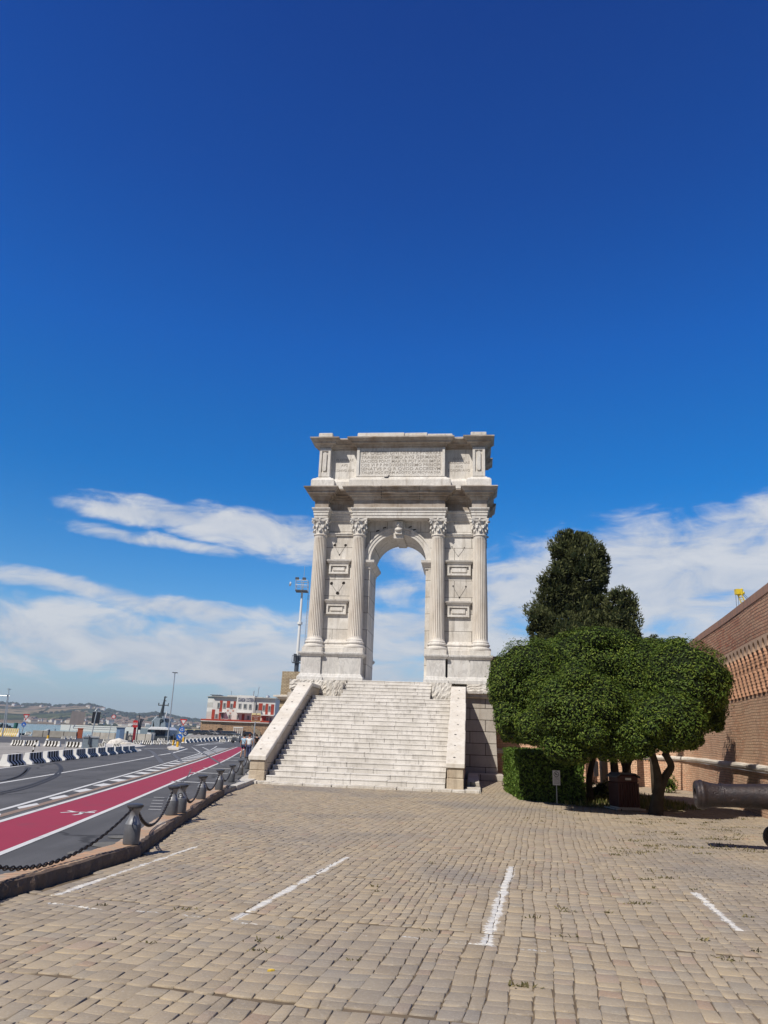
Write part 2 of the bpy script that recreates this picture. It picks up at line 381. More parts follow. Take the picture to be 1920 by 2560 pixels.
# ================================================= ground, road, sea
def sheet(name, poly, z, m, kind='structure'):
    mb = MB(); mb.add([(x, y, z) for x, y in poly], [tuple(range(len(poly)))])
    o = mb.build(name, m); return tag(o, kind=kind)
def strip(mb, pts, w, z, side=0.0):
    """ribbon of width w along a polyline (mitred)"""
    P = [Vector(p[:2]) for p in pts]; L = []; Rr = []
    for i, p in enumerate(P):
        a = P[max(0, i-1)]; c = P[min(len(P)-1, i+1)]; d = (c-a).normalized(); n = Vector((d.y, -d.x))
        L.append(p-n*w*(.5-side)); Rr.append(p+n*w*(.5+side))
    vs = [(p.x, p.y, z) for p in L]+[(p.x, p.y, z) for p in Rr]; n = len(P)
    mb.add(vs, [(i, n+i, n+i+1, i+1) for i in range(n-1)])
def extrap(pts, Y0):
    (x0, y0), (x1, y1) = pts[0], pts[1]; k = (x1-x0)/(y1-y0); return [(x0+k*(Y0-y0), Y0)]+pts
def xs_at(pts, Y):
    for (x0, y0), (x1, y1) in zip(pts, pts[1:]):
        if y0 <= Y <= y1: return x0+(x1-x0)*(Y-y0)/(y1-y0)
    return pts[-1][0]
def smooth_line(pts, n=6):
    out = []
    P = [Vector(p) for p in pts]
    for i in range(len(P)-1):
        p0 = P[max(0, i-1)]; p1 = P[i]; p2 = P[i+1]; p3 = P[min(len(P)-1, i+2)]
        for k in range(n):
            t = k/n; out.append(tuple(.5*((2*p1)+(p2-p0)*t+(2*p0-5*p1+4*p2-p3)*t*t+(3*p1-p0-3*p2+p3)*t**3)))
    out.append(tuple(P[-1])); return out
def gp(z, *pts): return [tuple(gz(x, y, z))[:2] for x, y in pts]
RZ = .15
Q1 = at(430, 1840, 122); Q2 = at(484, 1830, 300)
quay_poly = [(-400, -40), (60, -40), (60, 420), (Q2.x-4, 420), (Q2.x, 300), (Q1.x, 122), (-400, 122)]
# the quay platform is a solid with a real edge to the water

def water():
    m, t, b = mat('sea_water', (.035, .17, .20), .12)
    co = t.node('ShaderNodeTexCoord').outputs['Object']
    bn = t.node('ShaderNodeBump'); bn.inputs['Strength'].default_value = .6; bn.inputs['Distance'].default_value = .25
    t.l.new(t.noise(co, .35, 5, .65), bn.inputs['Height']); t.l.new(bn.outputs[0], b.inputs['Normal']); b.inputs['Specular IOR Level'].default_value = .25
    return m
mb = MB(); mb.add([(-6000, -60, -1.2), (3600, -60, -1.2), (3600, 9000, -1.2), (-6000, 9000, -1.2)], [(0, 1, 2, 3)])
tag(mb.build('sea', water()), kind='structure')
# kerb line (top outer edge facing the terrace)
kerb_px = [(0, 2206), (95, 2183), (190, 2158), (280, 2130), (347, 2110), (362, 2098), (400, 2074), (432, 2050), (470, 2028), (505, 2004), (545, 1981), (573, 1963)]
KZ = .19
kerb = gp(KZ, *kerb_px)
kx0, ky0 = kerb[0]; kerb = [(kx0-.25, -3.0), (kx0-.05, 6.0)]+kerb
# terrace base (joints) and asphalt
road_edge = [(-16.9, -10), (-16.3, 34.2), (-17.2, 44.4), (-18.6, 56), (-19.9, 64.3)]
e_px = gp(RZ, (0, 1921), (90, 1909), (177, 1898), (262, 1888), (345, 1877.5))
e0 = e_px[0]; e1 = e_px[2]; k = (e1[0]-e0[0])/(e1[1]-e0[1])
edge = [(e0[0]+k*(-15-e0[1]), -15)]+e_px
isl = gp(RZ, (352, 1874), (340, 1868), (318, 1864), (200, 1861))
bollard_px = [(327, 2109), (428, 2037), (450, 2031), (502, 1997), (547, 1974), (578, 1955), (600, 1937), (617, 1922), (624, 1916)]
bol = [gz(x, y, RZ+.02) for x, y in bollard_px]
kr = [(x-.38, y) for x, y in kerb[:-2]]
far_right = [(-5.05, 29.5), (-5.6, 33), (-6.3, 39), (-7.1, 46), (-9.6, 62), (-14, 95), (-22, 160), (-34, 268)]
asph = edge+[tuple(p) for p in isl]+gp(RZ, (60, 1857), (-60, 1855))+[(-120, 118), (-70, 112)]+gp(RZ, (330, 1849.5), (430, 1848), (560, 1845))+[(-52, 268), (-34, 268)]
asph = asph+far_right[::-1][1:]+[(x, y) for x, y in kr[::-1]]+[(-5.2, -15)]
sheet('road', asph, RZ-.004, m_asphalt)
quay_poly = [(-400, -40), (-5.3, -40)]+kr+[(-5.05, 29.5), (-5.0, 59.9), (60, 59.9), (60, 420), (Q2.x-4, 420), (Q2.x, 300), (Q1.x, 122), (-400, 122)]
mb = MB(); mb.prism(quay_poly, -1.6, RZ-.010); tag(mb.build('quay_ground', m_quay), kind='structure')
# ------- red lane, lines, bars
laneR = extrap(gp(RZ, (0, 2131), (150, 2072), (300, 2011), (430, 1956), (564, 1900), (597, 1881)), -12)
laneR += [(laneR[-1][0]-3.2, 95), (laneR[-1][0]-9, 130)]
laneL = extrap(gp(RZ, (0, 2056), (150, 2011), (300, 1966), (400, 1935), (503, 1901), (560, 1880)), -12)
laneL += [(laneL[-1][0]-3.0, 95), (laneL[-1][0]-9, 130)]
mb = MB(); n = len(laneR)
def resamp(pts, Ys): return [(xs_at(pts, Y), Y) for Y in Ys]
Ys = [-11, 0, 6, 10, 13, 16, 20, 25, 30, 36, 42, 50, 58, 66, 74, 84, 94]
a = resamp(laneL, Ys); c = resamp(laneR, Ys)
mb.add([(x, y, RZ) for x, y in a]+[(x, y, RZ) for x, y in c], [(i, len(Ys)+i, len(Ys)+i+1, i+1) for i in range(len(Ys)-1)])
tag(mb.build('cycle_lane', m_red_lane), kind='structure')
wl = MB(); z1 = RZ+.004
strip(wl, c, .13, z1, .4); strip(wl, a, .14, z1, -.4)
hatchU = extrap(gp(RZ, (0, 2026), (100, 1998), (250, 1955), (448, 1899), (530, 1874)), -12)+[(-22, 110)]
hu = resamp(hatchU, Ys); strip(wl, hu, .13, z1)
mid = extrap(gp(RZ, (0, 1958), (150, 1933), (340, 1900), (400, 1888)), -15)
strip(wl, mid, .15, z1); strip(wl, smooth_line(edge, 4), .14, z1, .3)
strip(wl, smooth_line([edge[-1]]+gp(RZ, (352, 1875.5), (345, 1873), (325, 1871)), 6), .14, z1)
Y = -6.0
while Y < 85:                      # hatched white bars between the lines
    xa = xs_at(hatchU, Y)+.1; xb = xs_at(laneL, Y)-.52
    wl.add([(xa, Y+.12, z1), (xb, Y-.25, z1), (xb, Y+.85, z1), (xa, Y+1.2, z1)], [(0, 1, 2, 3)]); Y += 2.5
for k in range(5):                 # short bars on the side lane
    x, y = gz(392-k*3, 1994+k*7.5, RZ)[:2]; wl.add([(x-.1, y, z1), (x+.22, y-.03, z1), (x+.22, y+.05, z1), (x-.1, y+.08, z1)], [(0, 1, 2, 3)])
for px, py, L in ((485, 1956, .9), (520, 1933, .9), (545, 1921, .8), (575, 1901, .8), (595, 1894, .8), (473, 1881, 1.6), (385, 1888, .1)):
    x, y = gz(px, py, RZ)[:2]; wl.add([(x-L, y, z1), (x+L, y-.1, z1), (x+L, y+.16, z1), (x-L, y+.26, z1)], [(0, 1, 2, 3)])
# junction lines
for pts, wd in (([(380, 1891), (430, 1883), (468, 1872), (440, 1870), (360, 1872)], .22), ([(478, 1866), (515, 1888), (560, 1918)][0:2]+[(506, 1887)], .15), ([(506, 1868), (527, 1878)], .12),
                ([(486, 1864), (520, 1859), (595, 1852)], .3), ([(486, 1864), (520, 1861.5), (560, 1858)], .2)):
    if len(pts) > 2 and wd == .15: pts = [(478, 1866), (508, 1887)]
    strip(wl, gp(RZ, *pts), wd, z1)
tag(wl.build('road_marking', m_white_line), kind='structure')
bl = MB(); lb = [(x-.42, y) for x, y in resamp(laneL, Ys)]; strip(bl, lb, .2, z1-.001); tag(bl.build('lane_edge_strip', m_brown_line), kind='structure')
# walking figure painted on the lane
sm = MB(); cx, cy = gz(200, 2032, RZ)[:2]
for pts, wd in (([(-.95, -.1), (-.55, .05), (-.1, .05)], .10), ([(-.95, .25), (-.5, .12), (-.1, .05)], .10), ([(-.1, .05), (.5, .1)], .2), ([(.1, .08), (.25, -.25), (.1, -.4)], .08), ([(.2, .1), (.45, .4)], .08), ([(.5, .1), (.68, .12)], .17)):
    strip(sm, [(cx+p*.42, cy+q*1.3) for p, q in pts], wd, z1)
tag(sm.build('pedestrian_symbol', m_white_line), kind='structure')
# tyre marks and scrapes
ty = MB(); zt = z1+.003
for pts, wd in (([(0, 1981), (60, 1967), (110, 1950), (140, 1935), (150, 1922), (143, 1911), (134, 1908)], .10), ([(0, 1985), (62, 1972), (116, 1953), (145, 1938), (155, 1922), (149, 1912), (140, 1908)], .09),
                ([(0, 1953), (40, 1943), (62, 1929), (66, 1918)], .12), ([(20, 1950), (55, 1938), (75, 1918)], .12)):
    strip(ty, smooth_line(gp(RZ, *pts), 8), wd, zt)
tag(ty.build('tyre_mark', m_rubber), kind='structure')
ps = MB()
for pts, wd in (([(340, 1870), (375, 1877), (392, 1892), (405, 1908)], .3), ([(400, 1873), (425, 1880), (455, 1905)], .25), ([(478, 1866), (500, 1878), (560, 1915)], .2), ([(510, 1868), (530, 1877), (545, 1884)], .15), ([(450, 1957), (470, 1940), (478, 1922)], .05), ([(455, 1957), (476, 1940), (485, 1932)], .04)):
    strip(ps, smooth_line(gp(RZ, *pts), 8), wd, zt)
tag(ps.build('tyre_mark', m_pale_rubber), kind='structure')
mh = MB()
for px, py, r in ((277, 2112, .33), (298, 2093, .2), (218, 2133, .3)):
    c_ = gz(px, py, RZ); mh.add([(c_.x+r*math.cos(a*math.pi/8), c_.y+r*math.sin(a*math.pi/8), zt) for a in range(16)], [tuple(range(16))])
tag(mh.build('manhole_cover', simple('manhole', (.15, .145, .135), .85)), kind='structure')

# ------- kerb: brick coping, rough dark wall face
m_kerb = stone('kerb_stone', (.15, .10, .068), (.10, .07, .048), stain=(.07, .05, .04), streak=.7, stain_amt=.8, bump=1.0)
def coping_mat():
    m, t, b = mat('kerb_brick_coping', (.4, .24, .15), .9)
    co = t.node('ShaderNodeTexCoord').outputs['Object']
    wv = t.node('ShaderNodeTexWave'); wv.wave_type = 'BANDS'; wv.bands_direction = 'Y'; t.l.new(co, wv.inputs[0]); wv.inputs['Scale'].default_value = 2.4; wv.inputs['Distortion'].default_value = 1.0
    n = t.noise(co, 7, 4); c = t.mix(t.mapr(n, .35, .65), (.50, .28, .16), (.38, .29, .20))
    c = t.mix(t.mapr(wv.outputs[1], 0, .22, .75, 0), c, (.14, .10, .08)); c = t.mix(t.mapr(t.noise(co, .8, 3), .5, .7, 0, .7), c, (.40, .38, .34)); t.l.new(c, b.inputs['Base Color']); return m
kb = MB(); P = kerb; n = len(P)
vs = []; jit = lambda s: rnd.uniform(-s, s)
PP = []
for i in range(n-1):
    for k in range(7): t_ = k/7; PP.append((P[i][0]*(1-t_)+P[i+1][0]*t_+jit(.02), P[i][1]*(1-t_)+P[i+1][1]*t_))
PP.append(P[-1]); n = len(PP)
sec = lambda x, y, d: [(x-.42, y, -.05), (x-.42, y, KZ-.015+jit(.006)), (x-.06, y, KZ+jit(.004)), (x, y, KZ-.02), (x+.02+jit(.02), y, KZ*.5), (x+.03+jit(.015), y, -.05)]
for i, (x, y) in enumerate(PP): vs += sec(x, y, 0)
fs = []; mi = []
for i in range(n-1):
    for k in range(5): fs.append((i*6+k, i*6+k+1, (i+1)*6+k+1, (i+1)*6+k)); mi.append(0 if k == 1 else 1)
kb.add(vs, fs); kb.m = mi; kb.add([], []); kb.add(sec(*PP[-1], 0), [(0, 1, 2, 3, 4, 5)], 1)
for i, f in enumerate(kb.f): kb.f[i] = tuple(reversed(f))
tag(kb.build('kerb', [coping_mat(), m_kerb]), kind='structure')

# ------- terrace: every sett is its own little block in one sheet; painted bay lines worn into them
bays = []
def bay(p, q, wd): a = gz(*p); b_ = gz(*q); bays.append((a.x, a.y, b_.x, b_.y, wd))
bay((1280, 2165), (1213, 2362), .15); bay((870, 2141), (580, 2302), .12); bay((1735, 2230), (1850, 2328), .13)
bay((500, 2113), (140, 2238), .10); bay((118, 2257), (255, 2274), .05); bay((455, 2288), (560, 2301), .05); bay((560, 2301), (690, 2318), .03); bay((845, 2327), (920, 2341), .045); bay((965, 2337), (1380, 2379), .03); bay((330, 2277), (400, 2283), .03)
def sett_mat():
    m, t, b = mat('sett_paving', (.36, .31, .25), .8)
    geo = t.node('ShaderNodeNewGeometry'); r = geo.outputs['Random Per Island']; co = t.node('ShaderNodeTexCoord').outputs['Object']
    r2 = t.math('FRACT', t.math('MULTIPLY', r, 17.31))
    c = t.ramp(r, [(0, (.28, .22, .15)), (.25, (.35, .28, .195)), (.5, (.31, .25, .175)), (.72, (.40, .315, .205)), (.9, (.30, .255, .195)), (1, (.34, .24, .165))])
    # long soft changes in tone, grey tyre-dark patches of the place itself
    big = t.noise(co, .22, 4, .55); c = t.mix(t.mapr(big, .50, .64, 0, .7), c, (.185, .168, .155)); c = t.mix(t.mapr(t.noise(t.mapping(co, loc=(7, 2, 0)), 1.1, 6, .7), .55, .72, 0, .6), c, (.17, .145, .12))
    c = t.mix(t.mapr(t.noise(t.mapping(co, rot=(0, 0, .2), scale=(1, .35, 1)), .6, 4), .52, .72, 0, .45), c, (.26, .225, .19))
    c = t.mix(t.mapr(t.noise(co, 5, 6, .7), .5, .78, 0, .5), c, (.22, .19, .155)); c = t.mix(t.mapr(t.noise(co, 28, 4, .7), .52, .75, 0, .5), c, (.47, .42, .35))
    c = t.mix(t.mapr(t.noise(co, 45, 3, .7), .6, .7, 0, .55), c, (.12, .10, .08))
    c = t.mix(t.mapr(r2, 0, 1, 0, .3), c, t.mix(.5, c, (.46, .41, .34)))
    x, y, z = t.sep(co)[:3]; total = None
    for ax, ay, bx, by, wd in bays:
        L = math.hypot(bx-ax, by-ay); ux, uy = (bx-ax)/L, (by-ay)/L
        dx = t.math('SUBTRACT', x, ax); dy = t.math('SUBTRACT', y, ay)
        al = t.math('ADD', t.math('MULTIPLY', dx, ux), t.math('MULTIPLY', dy, uy)); ac = t.math('ABSOLUTE', t.math('ADD', t.math('MULTIPLY', dx, -uy), t.math('MULTIPLY', dy, ux)))
        d = t.math('MAXIMUM', t.math('SUBTRACT', t.math('ABSOLUTE', t.math('SUBTRACT', al, L/2)), L/2), t.math('SUBTRACT', ac, wd*.5+.01))
        total = d if total is None else t.math('MINIMUM', total, d)
    pw = t.math('ADD', t.math('MULTIPLY', t.noise(co, 22, 6, .75), .6), t.math('MULTIPLY', t.noise(co, 3.2, 3), .4)); msk = t.mapr(t.math('ADD', total,  t.math('MULTIPLY', t.math('SUBTRACT', pw, .43), .42)), -.012, .012, .9, 0)
    c = t.mix(msk, c, (.62, .605, .57)); t.l.new(c, b.inputs['Base Color'])
    bn = t.node('ShaderNodeBump'); bn.inputs['Strength'].default_value = .4; bn.inputs['Distance'].default_value = .010
    t.l.new(t.math('ADD', t.noise(co, 30, 5, .7), t.noise(co, 7, 3)), bn.inputs['Height']); t.l.new(bn.outputs[0], b.inputs['Normal']); b.inputs['Specular IOR Level'].default_value = .3
    return m
TA = math.atan2(gz(1370, 2400).x-gz(1370, 2400).x, 1)  # placeholder 0
d_ = ray(1372, 1853); TA = math.atan2(d_[0], d_[1])      # the courses run this way
tu = np.array([math.cos(TA), -math.sin(TA)]); tv = np.array([math.sin(TA), math.cos(TA)])
V = []; F = []
kb_x = np.array([p[0] for p in kerb]+[-5.2, -5.5]); kb_y = np.array([p[1] for p in kerb]+[30.0, 60.0])
def setts():
    bands = [(-4, .215, 1), (4.9, .185, 1), (6.6, .20, 1), (9.4, .175, 1), (12.2, .165, 1), (15.1, .175, 1), (21, .18, 1), (30, .18, 1), (40, .18, 1), (47, .2, 1)]
    v = []; z_ = []; idx = []
    for (v0, cw, _), (v1, _, _) in zip(bands, bands[1:]):
        u = -18.0
        while u < 22:
            wd = cw*rnd.uniform(.68, 1.25)*.93; vv = v0+rnd.uniform(0, .1)
            first = True
            while vv < v1-.05:
                L = rnd.choice((rnd.uniform(.1, .2), rnd.uniform(.16, .3), rnd.uniform(.22, .38)))*.93 if not first else rnd.uniform(.1, .3)
                first = False
                if v1-vv-L < .1: L = v1-vv
                v.append((u, vv, wd, L)); vv += L
            u += wd
        # a crossing course at the band's end
    A = np.array(v); u, vv, wd, L = A.T
    g = .002+npr.random(len(A))*.004
    # corners, inset, jittered, top rounded: outer ring low, inner ring high
    out = []
    jx = {(a_, b_): ((npr.random(len(A))-.5)*.024, (npr.random(len(A))-.5)*.028) for a_ in (0, 1) for b_ in (0, 1)}
    for ring, (ins, zz) in enumerate(((0.0, -.02), (.001, -.004), (.010, 0.0))):
        for sx_, sy_ in ((0, 0), (1, 0), (1, 1), (0, 1)):
            cx = u+g+ins+(wd-2*(g+ins))*sx_+jx[(sx_, sy_)][0]*(.5 if ring == 0 else 1)
            cy = vv+g+ins+(L-2*(g+ins))*sy_+jx[(sx_, sy_)][1]*(.5 if ring == 0 else 1)
            out.append(np.stack([cx, cy, np.full(len(A), zz)], 1))
    O = np.stack(out, 1)                     # n,12,3
    zt = (npr.random(len(A))-.5)*.006; tx = (npr.random(len(A))-.5)*.014; tyy = (npr.random(len(A))-.5)*.014
    cx = (u+wd/2)[:, None]; cy = (vv+L/2)[:, None]
    top = (O[:, :, 2] > -.01)
    O[:, :, 2] += top*(zt[:, None]+tx[:, None]*(O[:, :, 0]-cx)+tyy[:, None]*(O[:, :, 1]-cy))
    U, W_ = O[:, :, 0].copy(), O[:, :, 1].copy()
    # wandering courses
    U2 = U+.018*np.sin(W_*.9+U*.7)+.010*np.sin(W_*3.1+2.3*U)+.012*np.sin(U*9+W_*.5)+.07*np.sin(W_*.21+.7)
    W2 = W_+.03*np.sin(U*1.7+W_*.3)+.05*np.sin(U*.31)
    X = U2*tu[0]+W2*tv[0]; Y = U2*tu[1]+W2*tv[1]
    O[:, :, 0] = X; O[:, :, 1] = Y
    O[:, :, 2] += .003*np.sin(X*.7+Y*.35)
    mx = X.mean(1); my = Y.mean(1)
    keep = (mx > np.interp(my, kb_y, kb_x)+.10) & (my < 46) & (mx < 19) & (my > 3.0)
    # narrow to what stairs and basement leave free
    keep &= ~((my > 33.6) & (mx < 4.0)) & (abs(mx) < my*.62+4)
    O = O[keep]; n = len(O)
    Fi = []
    for r in range(2):
        for k in range(4): Fi.append((r*4+k, r*4+(k+1) % 4, (r+1)*4+(k+1) % 4, (r+1)*4+k))
    Fi.append((8, 9, 10, 11)); Fi = np.array(Fi)
    Fa = (Fi[None]+np.arange(n)[:, None, None]*12).reshape(-1, 4)
    return O.reshape(-1, 3), Fa
V, F = setts()
tag(np_mesh('terrace_paving', V, F, sett_mat()), kind='structure')
m_joint = simple('joint_sand', (.15, .115, .08), .95, var=.35, scale=3, bump=.4)
mb = MB(); mb.add([(kerb[0][0], -12, -.013), (40, -12, -.013), (40, 60, -.013), (-5.2, 60, -.013), (-5.2, 29.2, -.013)]+[(x, y, -.013) for x, y in kerb[::-1]], [tuple(range(5+len(kerb)))])
tag(mb.build('terrace_ground', m_joint), kind='structure')
# pale flagstones beside the stairs
m_flag = stone('flagstone', (.58, .55, .50), (.48, .45, .40), streak=.2, stain_amt=.5, bump=.5)
mb = MB(); yy = 28.9; row = 0
while yy < 75:
    L = rnd.uniform(.7, 1.0); xl = np.interp(yy, [28, 29.5, 33, 39, 46, 62, 95], [-5.35, -5.25, -5.65, -6.3, -7.1, -9.6, -14])
    x = xl
    while x < (-5.0 if yy < 32.6 else -4.7)-.05:
        wd = rnd.uniform(.55, 1.1); mb.box((x+.008, yy+.008, -.1), (min(x+wd, -5.0 if yy < 32.6 else -4.7)-.008, yy+L-.008, RZ+.008+jit(.004))); x += wd
    yy += L; row += 1
tag(mb.build('pavement', m_flag, bevel=.01), kind='structure')

# ================================================= the arch
PSI = R_(-7)
G0 = gz(889, 1968)
arch = empty('triumphal_arch', G0, PSI, 'tall white marble Roman arch with fluted columns and carved inscription above the stairs', 'triumphal arch')
ZB = 5.05
def A(name, mb, m, **k): return mb.build(name, m, k.pop('parent', arch), **k)
AC, AR, ASP = .275, 1.725, 12.4
arc = [(AC+AR*math.cos(t), ASP+AR*math.sin(t)) for t in np.linspace(0, math.pi, 33)]
poly = [(-4.75, ZB), (-1.45, ZB), (-1.45, ASP)]+arc[::-1][1:-1]+[(2.0, ASP), (2.0, ZB), (5.5, ZB), (5.5, 16.95), (-4.75, 16.95)]
wallb = MB(); wallb.prismY(poly, 12.0, 15.0); A('pier_wall', wallb, m_marble_w)
# pedestals
PB = [(.16, ZB), (.16, ZB+.18), (.10, ZB+.24), (.05, ZB+.34), (0, ZB+.38), (0, 6.42), (.06, 6.46), (.15, 6.56), (.17, 6.66), (-.05, 6.69)]
yp, yb = 11.0, 16.0
def pedestal(x0, x1, y0, y1, f=1.0):
    mb = MB(); mb.sweep([(x0, y0), (x1, y0), (x1, y1), (x0, y1)], [(o*f, z) for o, z in PB]); return A('pedestal', mb, m_marble_ped, bevel=.012)
for x0, x1 in ((-5.2, -4.0), (-2.94, -1.62), (2.2, 3.30), (4.71, 5.86)):
    pedestal(x0, x1, yp, 12.04); pedestal(x0, x1, 14.96, yb)
for x0, x1 in ((-3.995, -2.945), (3.42, 4.705)):
    pedestal(x0, x1, yp+.14, 12.03, .8); pedestal(x0, x1, 14.97, yb-.14, .8)
# columns
def column(cx, cy, first=None):
    root = bpy.data.objects.new('column', None); COL.objects.link(root); root.parent = arch; root.location = (cx, cy, 0)
    if first is not None:
        for ch in first.children:
            c = ch.copy(); COL.objects.link(c); c.parent = root
        return root
    mb = MB(); mb.box((-.60, -.60, 6.68), (.60, .60, 6.97))
    mb.lathe([(.60, 6.97), (.63, 7.0), (.64, 7.06), (.62, 7.13), (.55, 7.16), (.52, 7.2), (.53, 7.24), (.57, 7.26), (.57, 7.34), (.53, 7.38), (.50, 7.41), (.52, 7.44), (.50, 7.49), (.45, 7.53)], 40)
    mb.build('column_base', m_marble, root, bevel=.01)
    sh = MB(); n = 24; per = 6; N = n*per
    def rf(a, z):
        ph = (a/(2*math.pi)*n) % 1.0
        fade = min(1, max(0, (z-7.62)/.08))*min(1, max(0, (13.78-z)/.07)); d = 0
        if .18 < ph < .82: d = math.sin((ph-.18)/.64*math.pi)**.7
        return 1-.19*d*fade
    zs = [7.5, 7.56, 7.62, 7.70]+[7.7+(13.7-7.7)*k/14 for k in range(1, 15)]+[13.78, 13.86]
    def rad(z): t = (z-7.5)/6.4; return .445-.055*t**1.5+.004*math.sin(t*math.pi)
    prof = [(rad(z)+(0.04 if z < 7.55 else 0), z) for z in zs]+[(.40, 13.88), (.44, 13.91), (.44, 13.95), (.40, 13.98)]
    sh.lathe(prof, N, rf=rf); sh.build('column_shaft', m_flute, root, auto=50)
    ca = MB(); ca.lathe([(.37, 13.97), (.38, 14.1), (.39, 14.5), (.44, 14.7), (.52, 14.8)], 24)
    def leaf(a, z0, h, wd, lean, r0):
        ca_, sa = math.cos(a), math.sin(a)
        rows = []; K = 6
        for k in range(K+1):
            t = k/K; r = r0+.015+lean*(t**2.5); z = z0+h*math.sin(min(t*1.12, 1.12)*math.pi/2*.95) if t < .85 else z0+h*(1-.5*(t-.85)/.15)
            wv = wd*(.75+.35*math.sin(t*math.pi))*(1 if t < .8 else 1-(t-.8)*2.5)
            rows.append((r, z, wv))
        vs = []
        for r, z, wv in rows:
            for s, dr in ((-1, -.02), (-.5, .012), (0, -.012), (.5, .012), (1, -.02)):
                x = r+dr; y = s*wv/2; vs.append((x*ca_-y*sa, x*sa+y*ca_, z))
        fs = [(k*5+j, k*5+j+1, (k+1)*5+j+1, (k+1)*5+j) for k in range(K) for j in range(4)]
        ca.add(vs, fs)
        # back face a little behind gives it thickness
        vs2 = [(x-.03*ca_, y-.03*sa, z-.02) for x, y, z in vs]; ca.add(vs2, [tuple(reversed(f)) for f in fs])
    for k in range(8): leaf(k*math.pi/4+.01, 13.98, .30, .24, .12, .38)
    for k in range(8): leaf((k+.5)*math.pi/4, 14.12, .42, .25, .15, .38)
    for k in range(4):
        a = math.pi/4+k*math.pi/2; leaf(a, 14.42, .36, .15, .26, .40)
        # corner volute scroll
        c0 = Vector((math.cos(a)*.66, math.sin(a)*.66, 14.76)); T = Vector((math.cos(a), math.sin(a), 0))
        pts = [c0+T*(.075*(1-k2/20)*math.cos(k2*.55+2))+Vector((0, 0, 1))*(.075*(1-k2/20)*math.sin(k2*.55+2)) for k2 in range(18)]
        ca.tube([Vector((math.cos(a)*.42, math.sin(a)*.42, 14.45)), Vector((math.cos(a)*.5, math.sin(a)*.5, 14.66))]+pts, .033, 6)
        for s in (-1, 1):
            b_ = k*math.pi/2; c1 = Vector((math.cos(b_)*.47, math.sin(b_)*.47, 14.7)); S = Vector((-math.sin(b_)*s, math.cos(b_)*s, 0))
            ca.tube([Vector((math.cos(b_+s*.45)*.42, math.sin(b_+s*.45)*.42, 14.48))]+[c1+S*(.03+.05*math.cos(j*.6))+Vector((0, 0, .05*math.sin(j*.6))) for j in range(10)], .022, 5)
        ca.ico((math.cos(k*math.pi/2)*.56, math.sin(k*math.pi/2)*.56, 14.86), (.09, .09, .085), 1, jit=.15)
    # abacus with hollow sides
    ab = []
    for k in range(4):
        a0 = math.pi/4+k*math.pi/2
        for t in np.linspace(0, 1, 7)[:-1]:
            p = Vector((math.cos(a0), math.sin(a0)))*.74; q = Vector((math.cos(a0+math.pi/2), math.sin(a0+math.pi/2)))*.74
            m_ = p.lerp(q, t); m_ = m_*(1-.16*math.sin(math.pi*t)); ab.append((m_.x, m_.y))
    ca.prism([(x*.96, y*.96) for x, y in ab], 14.81, 14.87); ca.prism(ab, 14.87, 14.95)
    ca.build('capital', m_marble, root)
    return root
cols = [-4.60, -2.15, 2.75, 5.29]
c0 = column(cols[0], 11.70)
for x in cols[1:]: column(x, 11.70, c0)
for x in cols: column(x, 15.30, c0)
# wall base moulding and string course between columns
for x0, x1 in ((-4.05, -2.75), (3.35, 4.74)):
    mb = MB(); mb.sweep([(x0, 11.93), (x1, 11.93), (x1, 12.02), (x0, 12.02)], [(0, 6.69), (.3, 6.69), (.3, 7.0), (.22, 7.03), (.2, 7.15), (.1, 7.2), (.1, 7.27), (.14, 7.3), (.13, 7.38), (.05, 7.42), (.03, 7.5), (0, 7.52)]); A('wall_base', mb, m_marble)
    mb = MB(); mb.sweep([(x0-.05, 11.95), (x1+.05, 11.95), (x1+.05, 12.02), (x0-.05, 12.02)], [(0, 13.98), (.05, 14.0), (.06, 14.08), (.1, 14.1), (.1, 14.16), (0, 14.18)]); A('string_course', mb, m_marble)
# shelves with tablets
def tablet(x0, x1, zt, dz):
    root = bpy.data.objects.new('wall_tablet', None); COL.objects.link(root); root.parent = arch
    mb = MB(); mb.sweep([(x0+.16, 11.9), (x1-.16, 11.9), (x1-.16, 12.02), (x0+.16, 12.02)], [(0, zt-.30), (.03, zt-.28), (.05, zt-.2), (.12, zt-.14), (.18, zt-.08), (.2, zt)]); mb.build('shelf', m_marble, root)
    mb = MB(); a, b_ = x0+.15, x1-.15; z0, z1 = zt-dz, zt-.305; fw = .12
    ym = 11.84
    mb.box((a, ym, z0), (b_, 12.0, z0+fw)); mb.box((a, ym, z1-fw*.6), (b_, 12.0, z1)); mb.box((a, ym, z0+fw+.001), (a+fw, 12.0, z1-fw*.6-.001)); mb.box((b_-fw, ym, z0+fw+.001), (b_, 12.0, z1-fw*.6-.001)); mb.build('frame', m_marble, root, bevel=.01)
    mb = MB(); mb.box((a+fw, 11.965, z0+fw), (b_-fw, 12.0, z1-fw*.6)); mb.box((a+fw+.12, 11.88, z0+fw+.09), (b_-fw-.12, 11.964, z1-fw*.6-.09)); mb.build('panel', m_marble, root, bevel=.02)
tablet(-4.14, -2.62, 12.43, .88); tablet(-4.17, -2.63, 9.94, .89); tablet(3.18, 4.89, 12.44, .92); tablet(3.21, 4.81, 9.93, .93)
